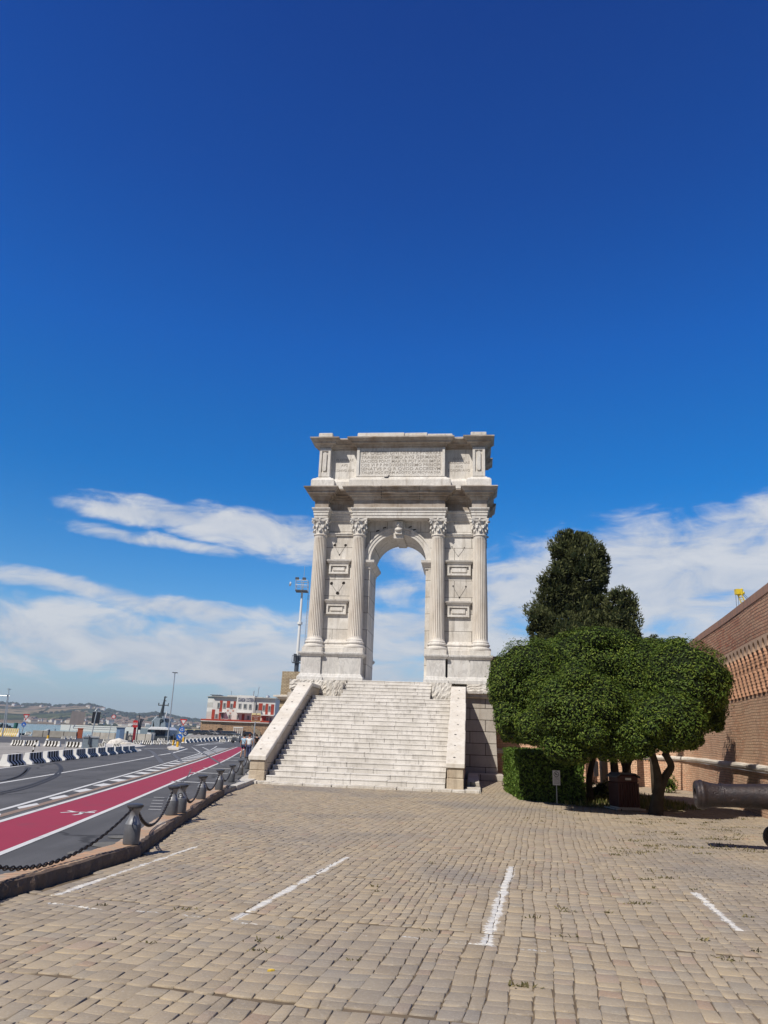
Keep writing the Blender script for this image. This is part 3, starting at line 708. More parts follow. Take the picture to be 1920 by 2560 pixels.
# lost bronze garlands: dowel holes and hanging scar
def garland(a, b_, c, hole=.05, bot=.04):
    mb = MB(); y = 11.995
    for p, r in ((a, hole), (b_, hole), (c, bot)):
        mb.add([(p[0]+r*math.cos(t)*rnd.uniform(.8, 1.2), y-.004, p[1]+r*math.sin(t)*rnd.uniform(.8, 1.2)) for t in np.linspace(0, 2*math.pi, 9)[:-1]], [tuple(range(8))])
    for p, q in ((a, c), (b_, c)):
        pts = [];
        for t in np.linspace(0, 1, 9): pts.append((p[0]+(q[0]-p[0])*t**1.25, y-.003, p[1]+(q[1]-p[1])*t))
        for u_, v_ in zip(pts, pts[1:]):
            dx, dz = v_[0]-u_[0], v_[2]-u_[2]; l = math.hypot(dx, dz); nx, nz = -dz/l*.0085, dx/l*.0085
            mb.add([(u_[0]-nx, y-.003, u_[2]-nz), (v_[0]-nx, y-.003, v_[2]-nz), (v_[0]+nx, y-.003, v_[2]+nz), (u_[0]+nx, y-.003, u_[2]+nz)], [(0, 1, 2, 3)])
    A('garland_socket', mb, m_hole)
garland((-3.73, 13.41), (-3.05, 13.41), (-3.40, 12.79), .09, .05); garland((-3.80, 10.98), (-3.05, 11.0), (-3.40, 10.36), .10, .11)
garland((3.59, 13.35), (4.35, 13.30), (3.98, 12.75), .035, .03); garland((3.68, 10.90), (4.45, 10.87), (4.06, 10.20), .05, .06)
for x, z in ((-1.05, 14.35), (-.62, 14.55), (1.25, 14.42), (.98, 14.6), (2.05, 13.2)):
    mb = MB(); mb.prismY([(x-.1, z-.06), (x+.1, z+.0), (x+.1, z+.07), (x-.1, z+.02)], 11.992, 12.0); A('dowel_hole', mb, m_hole)
# archivolt, both faces
def ring(y0, y1, r0, r1):
    ts = np.linspace(0, math.pi, 41); n = len(ts)
    vs = [(AC+r*math.cos(t), y, ASP+r*math.sin(t)) for y in (y0, y1) for r in (r0, r1) for t in ts]
    fs = []
    for i in range(n-1):
        a = i; fs += [(a, n+a, n+a+1, a+1), (2*n+a, 2*n+a+1, 3*n+a+1, 3*n+a), (n+a, 3*n+a, 3*n+a+1, n+a+1), (a, a+1, 2*n+a+1, 2*n+a)]
    fs += [(0, 2*n, 3*n, n), (n-1, 2*n-1, 4*n-1, 3*n-1)]
    return vs, fs
for s_ in (0, 1):
    mb = MB()
    for pr_, ra, rb_ in ((.07, 0, .16), (.11, .162, .33), (.16, .332, .42)):
        mb.add(*ring(*((12-pr_, 12.0) if s_ == 0 else (15.0, 15+pr_)), AR+ra, AR+rb_))
    A('archivolt', mb, m_marble)
for x0, x1, nm in ((-2.02, -1.45, 'l'), (2.0, 2.42, 'r')):
    mb = MB(); mb.sweep([(x0, 11.97), (x1, 11.97), (x1, 15.03), (x0, 15.03)], [(0, 11.9), (.04, 11.92), (.05, 12.04), (.12, 12.10), (.2, 12.22), (.27, 12.28), (.29, 12.42), (-.05, 12.44)]); A('impost', mb, m_marble)
for x0, x1 in ((-1.96, -1.62), (2.16, 2.5)): mb = MB(); mb.box((x0, 11.94, ZB), (x1, 12.0, 11.9)); A('jamb_pilaster', mb, m_marble_w)
ks = MB(); kx = AC+.02
ks.prismY([(kx-.30, 13.80), (kx+.30, 13.80), (kx+.40, 14.93), (kx-.40, 14.93)], 11.78, 12.0)
ks.prismY([(kx-.22, 14.04), (kx+.22, 14.04), (kx+.27, 14.9), (kx-.27, 14.9)], 11.62, 11.78)
ks.prismY([(kx-.26, 13.99), (kx+.26, 13.99), (kx+.30, 14.16), (kx-.30, 14.16)], 12.0, 15.0)
K_ = A('keystone', ks, m_marble, bevel=.02)
bu = MB()
for c, r in (((0, 0, .13), (.15, .12, .19)), ((0, .02, -.17), (.24, .12, .14)), ((0, -.1, .1), (.035, .05, .06)), ((-.1, .03, .2), (.09, .1, .12)), ((.1, .03, .2), (.09, .1, .12)), ((0, .02, .27), (.15, .1, .08))):
    bu.ico((kx+c[0], 11.58+c[1], 14.5+c[2]), r, 2, jit=.05)
A('bust', bu, m_marble, parent=K_, smooth=True)
# entablature
def plan(x, yf, yw, yc=13.5, side=.16):
    a, b_, c, d, e, f = x; fr = [(a, yf), (b_, yf), (b_, yw), (c, yw), (c, yf), (d, yf), (d, yw), (e, yw), (e, yf), (f, yf)]
    bk = [(px, 2*yc-py) for px, py in fr[::-1]]
    return fr+[(f, yw+.15), (f-side, yw+.15), (f-side, 2*yc-yw-.15), (f, 2*yc-yw-.15)]+bk+[(a, 2*yc-yw-.15), (a+side, 2*yc-yw-.15), (a+side, yw+.15), (a, yw+.15)]
EX = (-4.99, -4.12, -2.52, 3.17, 4.80, 5.72)
ent = plan(EX, 11.2, 11.93)
mb = MB(); mb.sweep(ent, [(-.02, 14.952), (0, 14.955), (0, 15.11), (.035, 15.12), (.035, 15.30), (.07, 15.31), (.07, 15.44), (.11, 15.46), (.15, 15.53), (.16, 15.6), (0, 15.62)]); A('architrave', mb, m_marble, bevel=.012)
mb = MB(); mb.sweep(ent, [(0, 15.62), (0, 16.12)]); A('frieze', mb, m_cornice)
CP = [(0, 16.12), (.06, 16.14), (.09, 16.2), (.13, 16.24), (.15, 16.32), (.27, 16.36), (.29, 16.44), (.43, 16.48), (.44, 16.60), (.48, 16.62), (.53, 16.66), (.60, 16.75), (.66, 16.80), (.66, 16.86), (.2, 16.9)]
def broken(mb, amp, zmin):       # chipped, weathered edges
    nv = []
    for x, y, z in mb.v:
        nv.append((x+jit(amp), y+jit(amp), z+jit(amp*.5) if z > zmin else z))
    mb.v = nv
def dens(poly, step=.45):
    out = []
    for i in range(len(poly)):
        p, q = poly[i], poly[(i+1) % len(poly)]; L = math.hypot(q[0]-p[0], q[1]-p[1]); k = max(1, int(L/step))
        out += [(p[0]+(q[0]-p[0])*j/k, p[1]+(q[1]-p[1])*j/k) for j in range(k)]
    return out
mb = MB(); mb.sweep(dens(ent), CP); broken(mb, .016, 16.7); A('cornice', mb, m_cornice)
# chipped dark joints across cornice
for x, y, z0, z1 in ((-.76, 10.50, 16.2, 16.86), (1.6, 10.50, 16.2, 16.86)):
    mb = MB(); pts = [(x+jit(.02), 11.2-o-.004, z) for o, z in CP[1:-1]]
    for u_, v_ in zip(pts, pts[1:]): mb.add([(u_[0]-.014, u_[1], u_[2]), (u_[0]+.014, u_[1], u_[2]), (v_[0]+.014, v_[1], v_[2]), (v_[0]-.014, v_[1], v_[2])], [(0, 1, 2, 3)])
    A('cornice_joint', mb, m_hole)
# attic
att = plan((-4.88, -4.16, -2.47, 3.14, 4.85, 5.62), 11.22, 11.62)
mb = MB(); mb.sweep(att, [(.38, 16.88), (.38, 17.36), (.33, 17.40), (.30, 17.47), (.14, 17.55), (.08, 17.62), (0, 17.64)]); A('attic_base', mb, m_marble, bevel=.012)
mb = MB(); mb.sweep(att, [(0, 17.64), (0, 19.62)]); AT = A('attic', mb, m_marble)
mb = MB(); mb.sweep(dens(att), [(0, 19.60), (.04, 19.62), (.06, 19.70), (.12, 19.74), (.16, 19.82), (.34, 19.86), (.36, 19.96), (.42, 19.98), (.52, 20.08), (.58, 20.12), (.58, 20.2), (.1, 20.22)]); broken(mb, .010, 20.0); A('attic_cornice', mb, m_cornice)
def top(x0, x1, z1, y0=10.98):
    mb = MB(); mb.box((x0, y0, 20.19), (x1, 13.0, z1)); broken(mb, .02, 20.2); A('top_block', mb, m_rough, bevel=.03)
top(-4.98, -4.06, 20.60); top(-2.46, .55, 20.57); top(.57, 2.0, 20.55); top(2.02, 3.6, 20.47); top(4.72, 5.72, 20.56); top(-4.04, -2.48, 20.38, 11.4); top(3.62, 4.70, 20.40, 11.4)
for x0, x1 in ((-4.88, -4.16), (4.85, 5.62)):      # pilaster panels with a raised round-ended bar
    mb = MB(); a, b_ = x0, x1; fw = .16; y = 11.14
    mb.box((a, y, 17.66), (a+fw, 11.22, 19.59)); mb.box((b_-fw, y, 17.66), (b_, 11.22, 19.59)); mb.box((a+fw+.001, y, 17.66), (b_-fw-.001, 11.22, 17.95)); mb.box((a+fw+.001, y, 19.4), (b_-fw-.001, 11.22, 19.59)); A('pilaster_frame', mb, m_marble, bevel=.01)
    mb = MB(); mx = (a+b_)/2; w_ = .12
    mb.prismY([(mx+w_*math.cos(t), 18.15+w_*math.sin(t)) for t in np.linspace(math.pi, 2*math.pi, 8)]+[(mx+w_*math.cos(t), 19.2+w_*math.sin(t)) for t in np.linspace(0, math.pi, 8)], 11.12, 11.219); A('pilaster_bar', mb, m_marble, bevel=.015)
mb = MB()                                          # inscription frame
for a, b_, c, d in ((-2.46, -2.28, 17.66, 19.6), (2.97, 3.13, 17.66, 19.6)): mb.box((a, 11.13, c), (b_, 11.22, d))
mb.box((-2.279, 11.15, 17.66), (2.969, 11.22, 17.78)); A('inscription_frame', mb, m_marble, bevel=.012)
insc = ['IMP CAESARI DIVI NERVAE F NERVAE', 'TRAIANO OPTIMO AVG GERMANIC', 'DACICO PONT MAX TR POT XVIIII IMP IX', 'COS VI P P PROVIDENTISSIMO PRINCIPI', 'SENATVS P Q R QVOD ACCESSVM', 'ITALIAE HOC ETIAM ADDITO EX PECVNIA SVA', 'PORTVM TVTIOREM NAVIGANTIBVS REDDIDERIT']
hz = [.30, .27, .24, .24, .25, .20, .18]; z = 19.42
for s, h in zip(insc, hz):
    text_mesh('inscription', s, h*1.12, m_letter, arch, (.34, 11.216, z-h/2), width=5.05, bold=.002); z -= h+.015
for cx, wd, lines, z0 in ((-3.31, 1.25, ('PLOTINAE', 'AVG', 'CONIVGI AVG'), 18.95), (4.0, 1.35, ('DIVAE', 'MARCIANAE', 'AVG', 'SORORI AVG'), 18.98)):
    for i, s in enumerate(lines):
        text_mesh('inscription', s, .24, m_letter, arch, (cx, 11.616, z0-i*(.36 if len(lines) == 3 else .26)), width=wd*min(1, len(s)/9), bold=.001)
# pigeon on the ledge
pg = empty('pigeon', (G0+Matrix.Rotation(PSI, 4, 'Z') @ Vector((-.49, 10.95, 17.37))), PSI, 'small dark pigeon perched on the ledge under the big inscription', 'bird')
mb = MB(); mb.ico((0, 0, .14), (.15, .07, .075), 2); mb.ico((.12, 0, .22), (.05, .04, .07), 1); mb.ico((.15, 0, .29), (.04, .035, .04), 1); mb.prism([(-.12, -.03), (-.12, .03), (-.3, .04), (-.3, -.04)], .09, .11); mb.tube([(.18, 0, .29), (.22, 0, .28)], [.012, .003], 5)
mb.tube([(0, .02, .08), (.01, .02, 0)], .008, 5); mb.tube([(0, -.02, .08), (.01, -.02, 0)], .008, 5)
mb.build('body', simple('pigeon_grey', (.05, .05, .06), .6), pg, smooth=True)

# ================================================= stairs (own thing)
st = empty('staircase', G0, PSI, 'broad flight of worn pale stone steps climbing to the arch', 'staircase')
NS = 24; ZS0 = .10; rise = (5.08-ZS0)/NS; tread = 11.2/NS
for i in range(NS):
    z0 = ZS0+rise*i; z1 = z0+rise; y0 = tread*i; up = i >= NS-5
    xl, xr = (-2.32, 2.55) if up else (-3.84, 3.70)
    mb = MB(); x = xl
    while x < xr-.01:
        wd = rnd.uniform(.8, 2.2); x2 = min(x+wd, xr)
        if xr-x2 < .5: x2 = xr
        dz = jit(.008); dy = jit(.012); mb.box((x+.004, y0+dy+.018, z0-.3), (x2-.004, y0+tread+.12, z1-.055+dz)); mb.box((x+.004, y0+dy, z1-.0545+dz), (x2-.004, y0+tread+.12, z1+dz)); x = x2
    if up and i == NS-1: mb.box((xl, y0+tread, z0), (xr, 14.9, z1-.03))
    mb.build('step', m_step, st, bevel=.010)
mb = MB(); mb.box((-4.7, .1, -.1), (-3.9, 11, .5)); x = -4.9      # bottom slab, chipped front
mb = MB(); x = -5.4
while x < 5.15:
    wd = rnd.uniform(.5, 1.4); x2 = min(x+wd, 5.15); mb.box((x+.01, -.62+jit(.06), -.12), (x2-.01, .6, .10+jit(.012))); x = x2
mb.build('bottom_slab', m_rough, st, bevel=.03)
def parapet(x0, x1):
    zf, zt_, yt, ye = 1.12, 4.73, 8.4, 10.95
    body = MB(); pr = [(.30, 0), (.30, zf-.05), (yt, zt_-.22), (ye, zt_-.22), (ye, 0)]
    vs = [(x, y, z) for x in (x0+.05, x1-.05) for y, z in pr]; n = len(pr)
    body.add(vs, [tuple(range(n)), tuple(reversed(range(n, 2*n)))]+[(i, n+i, n+(i+1) % n, (i+1) % n) for i in range(n)])
    o = body.build('parapet', stone('parapet_side', (.42, .35, .27), (.50, .42, .33), stain=(.24, .17, .11), streak=.6, stain_amt=.5, blocks=(2.3, .8, .012)), st)
    cp = MB(); N_ = 8
    sl = (zt_-zf)/(yt-.0); ys = [-.06]+[yt*(k/ N_)+jit(.1) for k in range(1, N_)]+[yt]
    for k in range(N_):
        a, b_ = ys[k]+.006, ys[k+1]-.006; za, zb = zf+sl*max(a, 0), zf+sl*b_; th = .2; e = jit(.012)
        if k == 0: za = zf-.02
        cp.add([(x0+e, a, za-th), (x1+e, a, za-th), (x1+e, b_, zb-th), (x0+e, b_, zb-th), (x0+e, a, za), (x1+e, a, za), (x1+e, b_, zb), (x0+e, b_, zb)], [(3, 2, 1, 0), (4, 5, 6, 7), (0, 1, 5, 4), (1, 2, 6, 5), (2, 3, 7, 6), (3, 0, 4, 7)])
    cp.box((x0, yt+.006, zt_-.2), (x1, ye, zt_))
    cp.build('coping', m_parapet, o, bevel=.025)
    for k in range(N_):
        ho = MB()
        y = (ys[k]+ys[k+1])/2; z = zf+sl*y+.006; x = (x0+x1)/2+jit(.05); r = rnd.uniform(.025, .05)
        ho.add([(x+r*math.cos(t)*1.2, y+r*math.sin(t), z+sl*r*math.sin(t)) for t in np.linspace(0, 2*math.pi, 8)[:-1]], [tuple(range(7))])
        ho.build('dowel_hole', m_hole, o)
    nw = MB(); nw.box((x0+.04, 0, .0), (x1-.04, .29, .50)); nw.box((x0+.06, .01, .505), (x1-.05, .29, zf-.20)); nw.box((x0+.05, 0.0, zf-.199), (x1-.05, .29, zf-.05)); nw.build('newel', m_newel, o, bevel=.03)
parapet(-4.65, -3.87); parapet(3.72, 4.50)
# rough blocks either side of the upper steps, under the pedestals
rb = MB()
def rough(mb, x0, x1, y0, y1, z0, z1, a=.032):
    n = 11; m2 = 8
    vs = []; 
    import itertools
    mb2 = MB(); gx = [x0+(x1-x0)*i/n for i in range(n+1)]; gzv = [z0+(z1-z0)*i/m2 for i in range(m2+1)]
    k = [[(gx[i]+jit(a)*(0 < i < n), y0+jit(a)-(.0), gzv[j]+jit(a)*(0 < j < m2)) for i in range(n+1)] for j in range(m2+1)]
    vs = [p for r in k for p in r]; fs = [(j*(n+1)+i, j*(n+1)+i+1, (j+1)*(n+1)+i+1, (j+1)*(n+1)+i) for j in range(m2) for i in range(n)]
    topr = [(gx[i], y1, z1) for i in range(n+1)]; b0 = len(vs); vs += topr; fs += [(m2*(n+1)+i, m2*(n+1)+i+1, b0+i+1, b0+i) for i in range(n)]
    # ends
    e0 = len(vs); vs += [(x0, y1, z0), (x1, y1, z0)]
    fs += [tuple([j*(n+1) for j in range(m2, -1, -1)]+[e0, b0]), tuple([j*(n+1)+n for j in range(m2+1)]+[b0+n, e0+1])]
    mb.add(vs, fs)
zt5 = ZS0+rise*(NS-5)
for a in ((-5.7, -4.3, 10.7, 12, 4.5, 5.05), (-4.28, -3.5, 10.75, 12, 4.2, 5.05), (-3.48, -2.36, 10.5, 12, zt5-.3, 5.02), (-2.98, -2.36, 9.5, 10.5, zt5-.2, 4.85), (2.6, 3.68, 9.7, 12, zt5-.2, 5.0), (4.52, 6.1, 10.6, 12, 4.55, 5.03)): rb = MB(); rough(rb, *a); rb.build('rough_block', m_rough, st)

# ================================================= basement (podium) of the arch
ba = empty('arch_basement', G0, PSI, 'high stone block basement with moulded top course under the arch, right of the stairs', 'basement')
mb = MB(); mb.prismY([(-6.05, -.1), (6.22, -.1), (6.05, 4.3), (-5.75, 4.3)], 10.6, 16.6); mb.build('block_wall', m_basement, ba)
mb = MB(); mb.sweep(dens([(4.52, 10.55), (6.0, 10.55), (6.0, 16.6), (4.52, 16.6)]), [(0, 4.25), (.1, 4.3), (.18, 4.34), (.2, 4.44), (.34, 4.5), (.36, 4.62), (0, 4.64)]); broken(mb, .02, 4.3); mb.build('moulding', m_rough, ba)
mb = MB(); mb.box((4.55, 10.72, 4.62), (6.05, 16.6, 4.98)); mb.box((-5.7, 11.1, 4.3), (-1.6, 16.5, 5.0)); mb.box((2.2, 12, 4.3), (4.55, 16.5, 5.04)); mb.box((-1.6, 15, 4.3), (2.2, 16.5, 4.96)); mb.build('upper_course', m_marble, ba, bevel=.02)
mb = MB(); mb.box((4.6, .25, -.1), (5.15, 10.4, .17)); mb.box((4.6, 1.2, .17), (5.12, 10.4, .33)); mb.box((4.6, 9.2, -.1), (6.45, 10.55, .32)); broken(mb, .015, 0); mb.build('footing', m_basement, ba, bevel=.02)

def loc2w(l): return G0+Matrix.Rotation(PSI, 4, 'Z') @ Vector(l)
# ---- rough brown masonry block behind the left parapet
def toloc(p): return Matrix.Rotation(-PSI, 4, 'Z') @ (Vector(p)-G0)
def onY(x, y, Y):
    d = Vector(ray(x, y)); n = Matrix.Rotation(PSI, 4, 'Z') @ Vector((0, 1, 0)); C = Vector(_C); o = G0+n*Y
    return toloc(C+d*(((o-C).dot(n))/d.dot(n)))
tb = empty('stone_bastion', loc2w((-6.5, 13, 0)), PSI, 'rough brown masonry buttress with a projecting ledge, behind the left stair parapet', 'stone buttress')
p0 = onY(700, 1745, 13.5); p1 = onY(706, 1678, 13.5); p2 = onY(697, 1790, 13.5); ld = onY(690, 1725, 13.0)
L_ = lambda mb, nm, m, par=tb, **k: mb.build(nm, m, par, **k)
ox, oy = -6.5, 13
mb = MB(); mb.prismY([(p0.x-ox, 4.1), (0.9, 4.1), (0.9, p1.z), (p1.x-ox, p1.z)], .5, 3.5); L_(mb, 'upper_masonry', m_tuff)
mb = MB(); mb.prismY([(p2.x-ox-.1, -.1), (.9, -.1), (.9, 4.1), (p2.x-ox+.05, 4.1)], .35, 3.5); L_(mb, 'lower_masonry', stone('yellow_tuff', (.5, .41, .26), (.4, .31, .19), stain=(.2, .15, .1), blocks=(.6, .35, .02), bump=1.0, stain_amt=.7))
mb = MB(); mb.sweep([(p0.x-ox+.1, .45), (.85, .45), (.85, 3.4), (p0.x-ox+.1, 3.4)], [(0, 3.95), (.1, 3.98), (.3, 4.1), (.42, 4.14), (.42, 4.24), (0, 4.28)]); broken(mb, .03, 0); L_(mb, 'ledge', m_rough)

# ---- floodlight mast behind the arch
m_galv = simple('galvanised_steel', (.48, .5, .52), .45, .6); m_dkst = simple('dark_steel', (.09, .1, .12), .5, .5); m_white = simple('white_paint', (.72, .72, .7), .5, var=.06)
YM = 120
mbs = at(740, 1690, YM); mtp = at(754, 1478, YM)
ms = empty('floodlight_mast', (mbs.x, YM, RZ), 0, 'tall steel floodlight mast with a railed platform, behind the left side of the arch', 'floodlight mast')
H1 = mtp.z-RZ; zl = lambda px, py: at(px, py, YM).z-RZ
mb = MB(); z1_ = zl(740, 1640); mb.tube([(0, 0, 0), (0, 0, z1_)], .36, 10); mb.build('pole', m_dkst, ms)
mb = MB(); mb.tube([(0, 0, z1_), (.05, 0, zl(750, 1558)), (0.08, 0, H1)], [.26, .22, .16], 12); mb.tube([(.05, 0, zl(750, 1561)), (.05, 0, zl(750, 1555))], .42, 12); mb.build('upper_pole', m_white, ms)
mb = MB(); wpl = .98
mb.box((-wpl, -.9, H1-.1), (wpl, .9, H1+.08)); mb.build('platform', m_dkst, ms)
mb = MB()
for x in (-wpl, 0, wpl):
    for y in (-.9, .9): mb.tube([(x, y, H1), (x, y, H1+1.7)], .05, 5)
for z in (.85, 1.65):
    mb.tube([(-wpl, -.9, H1+z), (wpl, -.9, H1+z), (wpl, .9, H1+z), (-wpl, .9, H1+z)], .05, 5, closed=True)
mb.tube([(.2, 0, H1), (.22, 0, H1+4.2)], [.05, .03], 5); mb.build('railing', m_galv, ms)
for x, y in ((-.8, -.6), (.35, -.6)):
    mb = MB(); mb.box((x-.3, y-.25, H1+1.75), (x+.3, y+.2, H1+2.15)); mb.build('floodlight', m_dkst, ms, bevel=.05)
mb = MB(); mb.lathe([(.02, 0), (.3, .08), (.38, .3)], 12, M=Matrix.Translation((-1.7, -.5, H1+1.0)) @ Matrix.Rotation(-1.4, 4, 'Y')); mb.build('dish', m_white, ms)
mb = MB()
for x in (1.0, 1.5): mb.tube([(x, 0, z1_-.5), (x+.1, 0, H1)], .035, 4)
for k in range(44): zz = z1_-.4+k*(H1-z1_)/44; mb.tube([(1.0, 0, zz), (1.5, 0, zz)], .03, 4)
mb.build('ladder', m_galv, ms)
mb = MB(); mb.box((-.75, -.6, z1_-1.1), (.9, .6, z1_-1.0)); mb.box((-.55, -.5, z1_-.9), (-.1, .1, z1_+.3)); mb.tube([(-.75, -.6, z1_-1), (-.75, -.6, z1_), (.9, -.6, z1_), (.9, -.6, z1_-1)], .04, 4); mb.box((.35, -.3, z1_-.8), (.7, .1, z1_+.7)); mb.build('lower_cage', m_dkst, ms)

# ================================================= fortress wall
wp = [(3.0, 46.6), (5.5, 45.7), (7.5, 44.9), (11.0, 43.0), (14.0, 41.0), (15.3, 39.3), (15.25, 37.3), (14.15, 32.6), (13.18, 28.3), (12.31, 24.7), (11.62, 21.8), (11.0, 19.3), (10.3, 16.3), (9.6, 13.2)]
wp = smooth_line(wp, 4)
_w = []
for i, p in enumerate(wp):          # measured on the parapet face: step back to the lower wall's face
    a = Vector(wp[max(0, i-1)]); c = Vector(wp[min(len(wp)-1, i+1)]); d = (c-a).normalized(); nn = Vector((d.y, -d.x))
    if nn.dot(Vector((-1, -1))) < 0: nn = -nn
    _w.append(tuple(Vector(p)-nn*.24))
wp = _w
fw = empty('fortress_wall', (wp[22][0], wp[22][1], 0), 0, 'long curved red brick fortress wall with pointed corbels and a white stone string, on the right', 'fortress wall')
fx, fy = wp[22]
cum = [0]
for p, q in zip(wp, wp[1:]): cum.append(cum[-1]+math.hypot(q[0]-p[0], q[1]-p[1]))
def wall_profile(name, prof, m, par, i0=0, i1=None, bev=False, wob=0.0):
    i1 = i1 or len(wp); vs = []; uv = []; n = len(prof)
    s = [0]
    for p, q in zip(prof, prof[1:]): s.append(s[-1]+math.hypot(q[0]-p[0], q[1]-p[1]))
    for i in range(i0, i1):
        a = Vector(wp[max(0, i-1)]); c = Vector(wp[min(len(wp)-1, i+1)]); d = (c-a).normalized(); nn = Vector((d.y, -d.x))    # towards the terrace side
        if nn.dot(Vector((-1, -1))) < 0: nn = -nn
        for k, (o, z) in enumerate(prof):
            p = Vector(wp[i])+nn*o; vs.append((p.x-fx+jit(wob), p.y-fy+jit(wob), z+jit(wob))); uv.append((cum[i], z if n > 3 or abs(prof[1][1]-prof[0][1]) > .01 else s[k]))
    m2 = i1-i0; fs = [(i*n+k, (i+1)*n+k, (i+1)*n+k+1, i*n+k+1) for i in range(m2-1) for k in range(n-1)]
    me = bpy.data.meshes.new(name); me.from_pydata(vs, [], fs); ul = me.uv_layers.new(name='UVMap')
    for l in me.loops: ul.data[l.index].uv = uv[l.vertex_index]
    me.materials.append(m); o = bpy.data.objects.new(name, me); COL.objects.link(o); o.parent = par; me.update(); return o
ZC0, ZC1, PJ = 3.86, 5.45, .24
wall_profile('lower_wall', [(.22, -.3), (.12, 1.36)], m_brick_lo, fw)
wall_profile('middle_wall', [(.06, 1.40), (0, ZC0), (-.36, ZC0+.03), (-.36, ZC1+.1)], m_brick_lo, fw)
wall_profile('cordon', [(.06, 1.36), (.19, 1.385), (.235, 1.45), (.235, 1.52), (.19, 1.58), (.05, 1.60)], stone('cordon_stone', (.66, .62, .55), (.5, .45, .38), streak=.3, stain_amt=.6), fw, wob=.01)
wall_profile('parapet_wall', [(-.3, ZC1-.06), (PJ-.02, ZC1-.06), (PJ, ZC1+.3), (PJ, 6.62)], m_brick_hi, fw)
def cope_mat():
    m, t, b = mat('brick_on_edge', (.34, .18, .13), .9); uv = t.node('ShaderNodeUVMap').outputs[0]
    bt = t.node('ShaderNodeTexBrick'); t.l.new(uv, bt.inputs[0]); bt.offset = 0
    bt.inputs['Scale'].default_value = 1; bt.inputs['Brick Width'].default_value = .11; bt.inputs['Row Height'].default_value = .6; bt.inputs['Mortar Size'].default_value = .012
    bt.inputs['Color1'].default_value = (.48, .26, .18, 1); bt.inputs['Color2'].default_value = (.36, .22, .17, 1); bt.inputs['Mortar'].default_value = (.17, .11, .09, 1); t.l.new(bt.outputs[0], b.inputs['Base Color']); return m
m_cope = cope_mat()
wall_profile('wall_coping', [(PJ, 6.62), (PJ+.02, 6.63), (PJ+.02, 6.88), (PJ-.3, 6.90), (-.5, 6.90)], m_cope, fw)
# corbels with little pointed arches between
m_corbel = simple('corbel_brick', (.54, .31, .20), .9, var=.3, scale=5, bump=.8)
m_archpl = simple('corbel_plaster', (.52, .36, .26), .9, var=.2, scale=4, bump=.5)
def corbel_mesh(first):
    mb = MB(); n = 12; w0 = .125
    rows = []
    for k in range(n):           # brick courses stepping out
        t0 = k/n; t1 = (k+1)/n; o = .03+.20*(((t0+t1)/2)**.9)
        z0 = ZC0+(5.12-ZC0)*t0; z1 = ZC0+(5.12-ZC0)*t1
        mb.box((-w0+jit(.012), -o+jit(.008), z0+.008), (w0+jit(.012), .30, z1-.004), 0); mb.box((-w0+.02, -o+.03, z1-.004), (w0-.02, .30, z1+.008), 1)
    mb.build
    # arch head: pointed opening to the next corbel
    sp = .6; pts = [(-sp/2, 5.12), (-sp/2, ZC1+.25), (sp/2, ZC1+.25), (sp/2, 5.12)]
    hw = sp/2-w0
    for s in (-1, 1):            # spandrel halves around this corbel
        arcp = [(s*(w0+hw*(1-math.cos(t*math.pi/2*.98))), 5.12+.30*math.sin(t*math.pi/2)) for t in np.linspace(0, 1, 7)]
        poly = [(0, 5.12)]+arcp+[(s*sp/2, ZC1+.04), (0, ZC1+.04)]
        if s < 0: poly = poly[::-1]
        mb.prismY(poly, -PJ-.015, -PJ+.14, 1)
    return mb
cme = corbel_mesh(True)
tot = cum[-1]; s0 = cum[4*4]; k = 0
first = None; sdist = cum[22]
while sdist < tot-1.2:
    i = max(j for j in range(len(cum)-1) if cum[j] <= sdist); t = (sdist-cum[i])/(cum[i+1]-cum[i])
    x = wp[i][0]+(wp[i+1][0]-wp[i][0])*t; y = wp[i][1]+(wp[i+1][1]-wp[i][1])*t; d = Vector((wp[i+1][0]-wp[i][0], wp[i+1][1]-wp[i][1])).normalized()
    if first is None: first = cme.build('corbel', [m_corbel, m_archpl], fw); c = first
    else: c = first.copy(); COL.objects.link(c)
    c.location = (x-fx, y-fy, 0); nn = Vector((d.y, -d.x)); nn = nn if nn.dot(Vector((-1, -1))) > 0 else -nn
    c.rotation_euler = (0, 0, math.atan2(nn.y, nn.x)+math.pi/2); sdist += .6
# ---- ground strip by the wall
gr = simple('dry_grass_soil', (.20, .17, .09), .95, var=.4, scale=2, bump=.8)
mb = MB(); mb.add([(x, y, .022) for x, y in ((7.0, 27.2), (8.2, 26.2), (10.3, 26.4), (11.3, 28.5), (11.8, 33), (10, 37), (6.4, 36))], [tuple(range(7))]); tag(mb.build('planting_bed', gr), kind='structure')

# ================================================= foliage
def leaf_mat(name, c0, c1, c2, rough=.45, trans=.12):
    m, t, b = mat(name, c0, rough)
    r = t.node('ShaderNodeNewGeometry').outputs['Random Per Island']; co = t.node('ShaderNodeTexCoord').outputs['Object']
    c = t.ramp(r, [(0, c0), (.55, c1), (.92, c2), (1, tuple(min(1, x*1.3) for x in c2))]); n = t.noise(co, 1.1, 3)
    c = t.mix(t.mapr(n, .38, .62, 0, .25), c, tuple(x*.62 for x in c0)); t.l.new(c, b.inputs['Base Color'])
    b.inputs['Specular IOR Level'].default_value = .18
    tr = t.node('ShaderNodeBsdfTranslucent'); t.l.new(t.mix(.5, c, (.16, .22, .03)), tr.inputs[0])
    ms_ = t.node('ShaderNodeMixShader'); ms_.inputs[0].default_value = trans; t.l.new(b.outputs[0], ms_.inputs[1]); t.l.new(tr.outputs[0], ms_.inputs[2])
    t.l.new(ms_.outputs[0], t.n['Material Output'].inputs[0]); return m
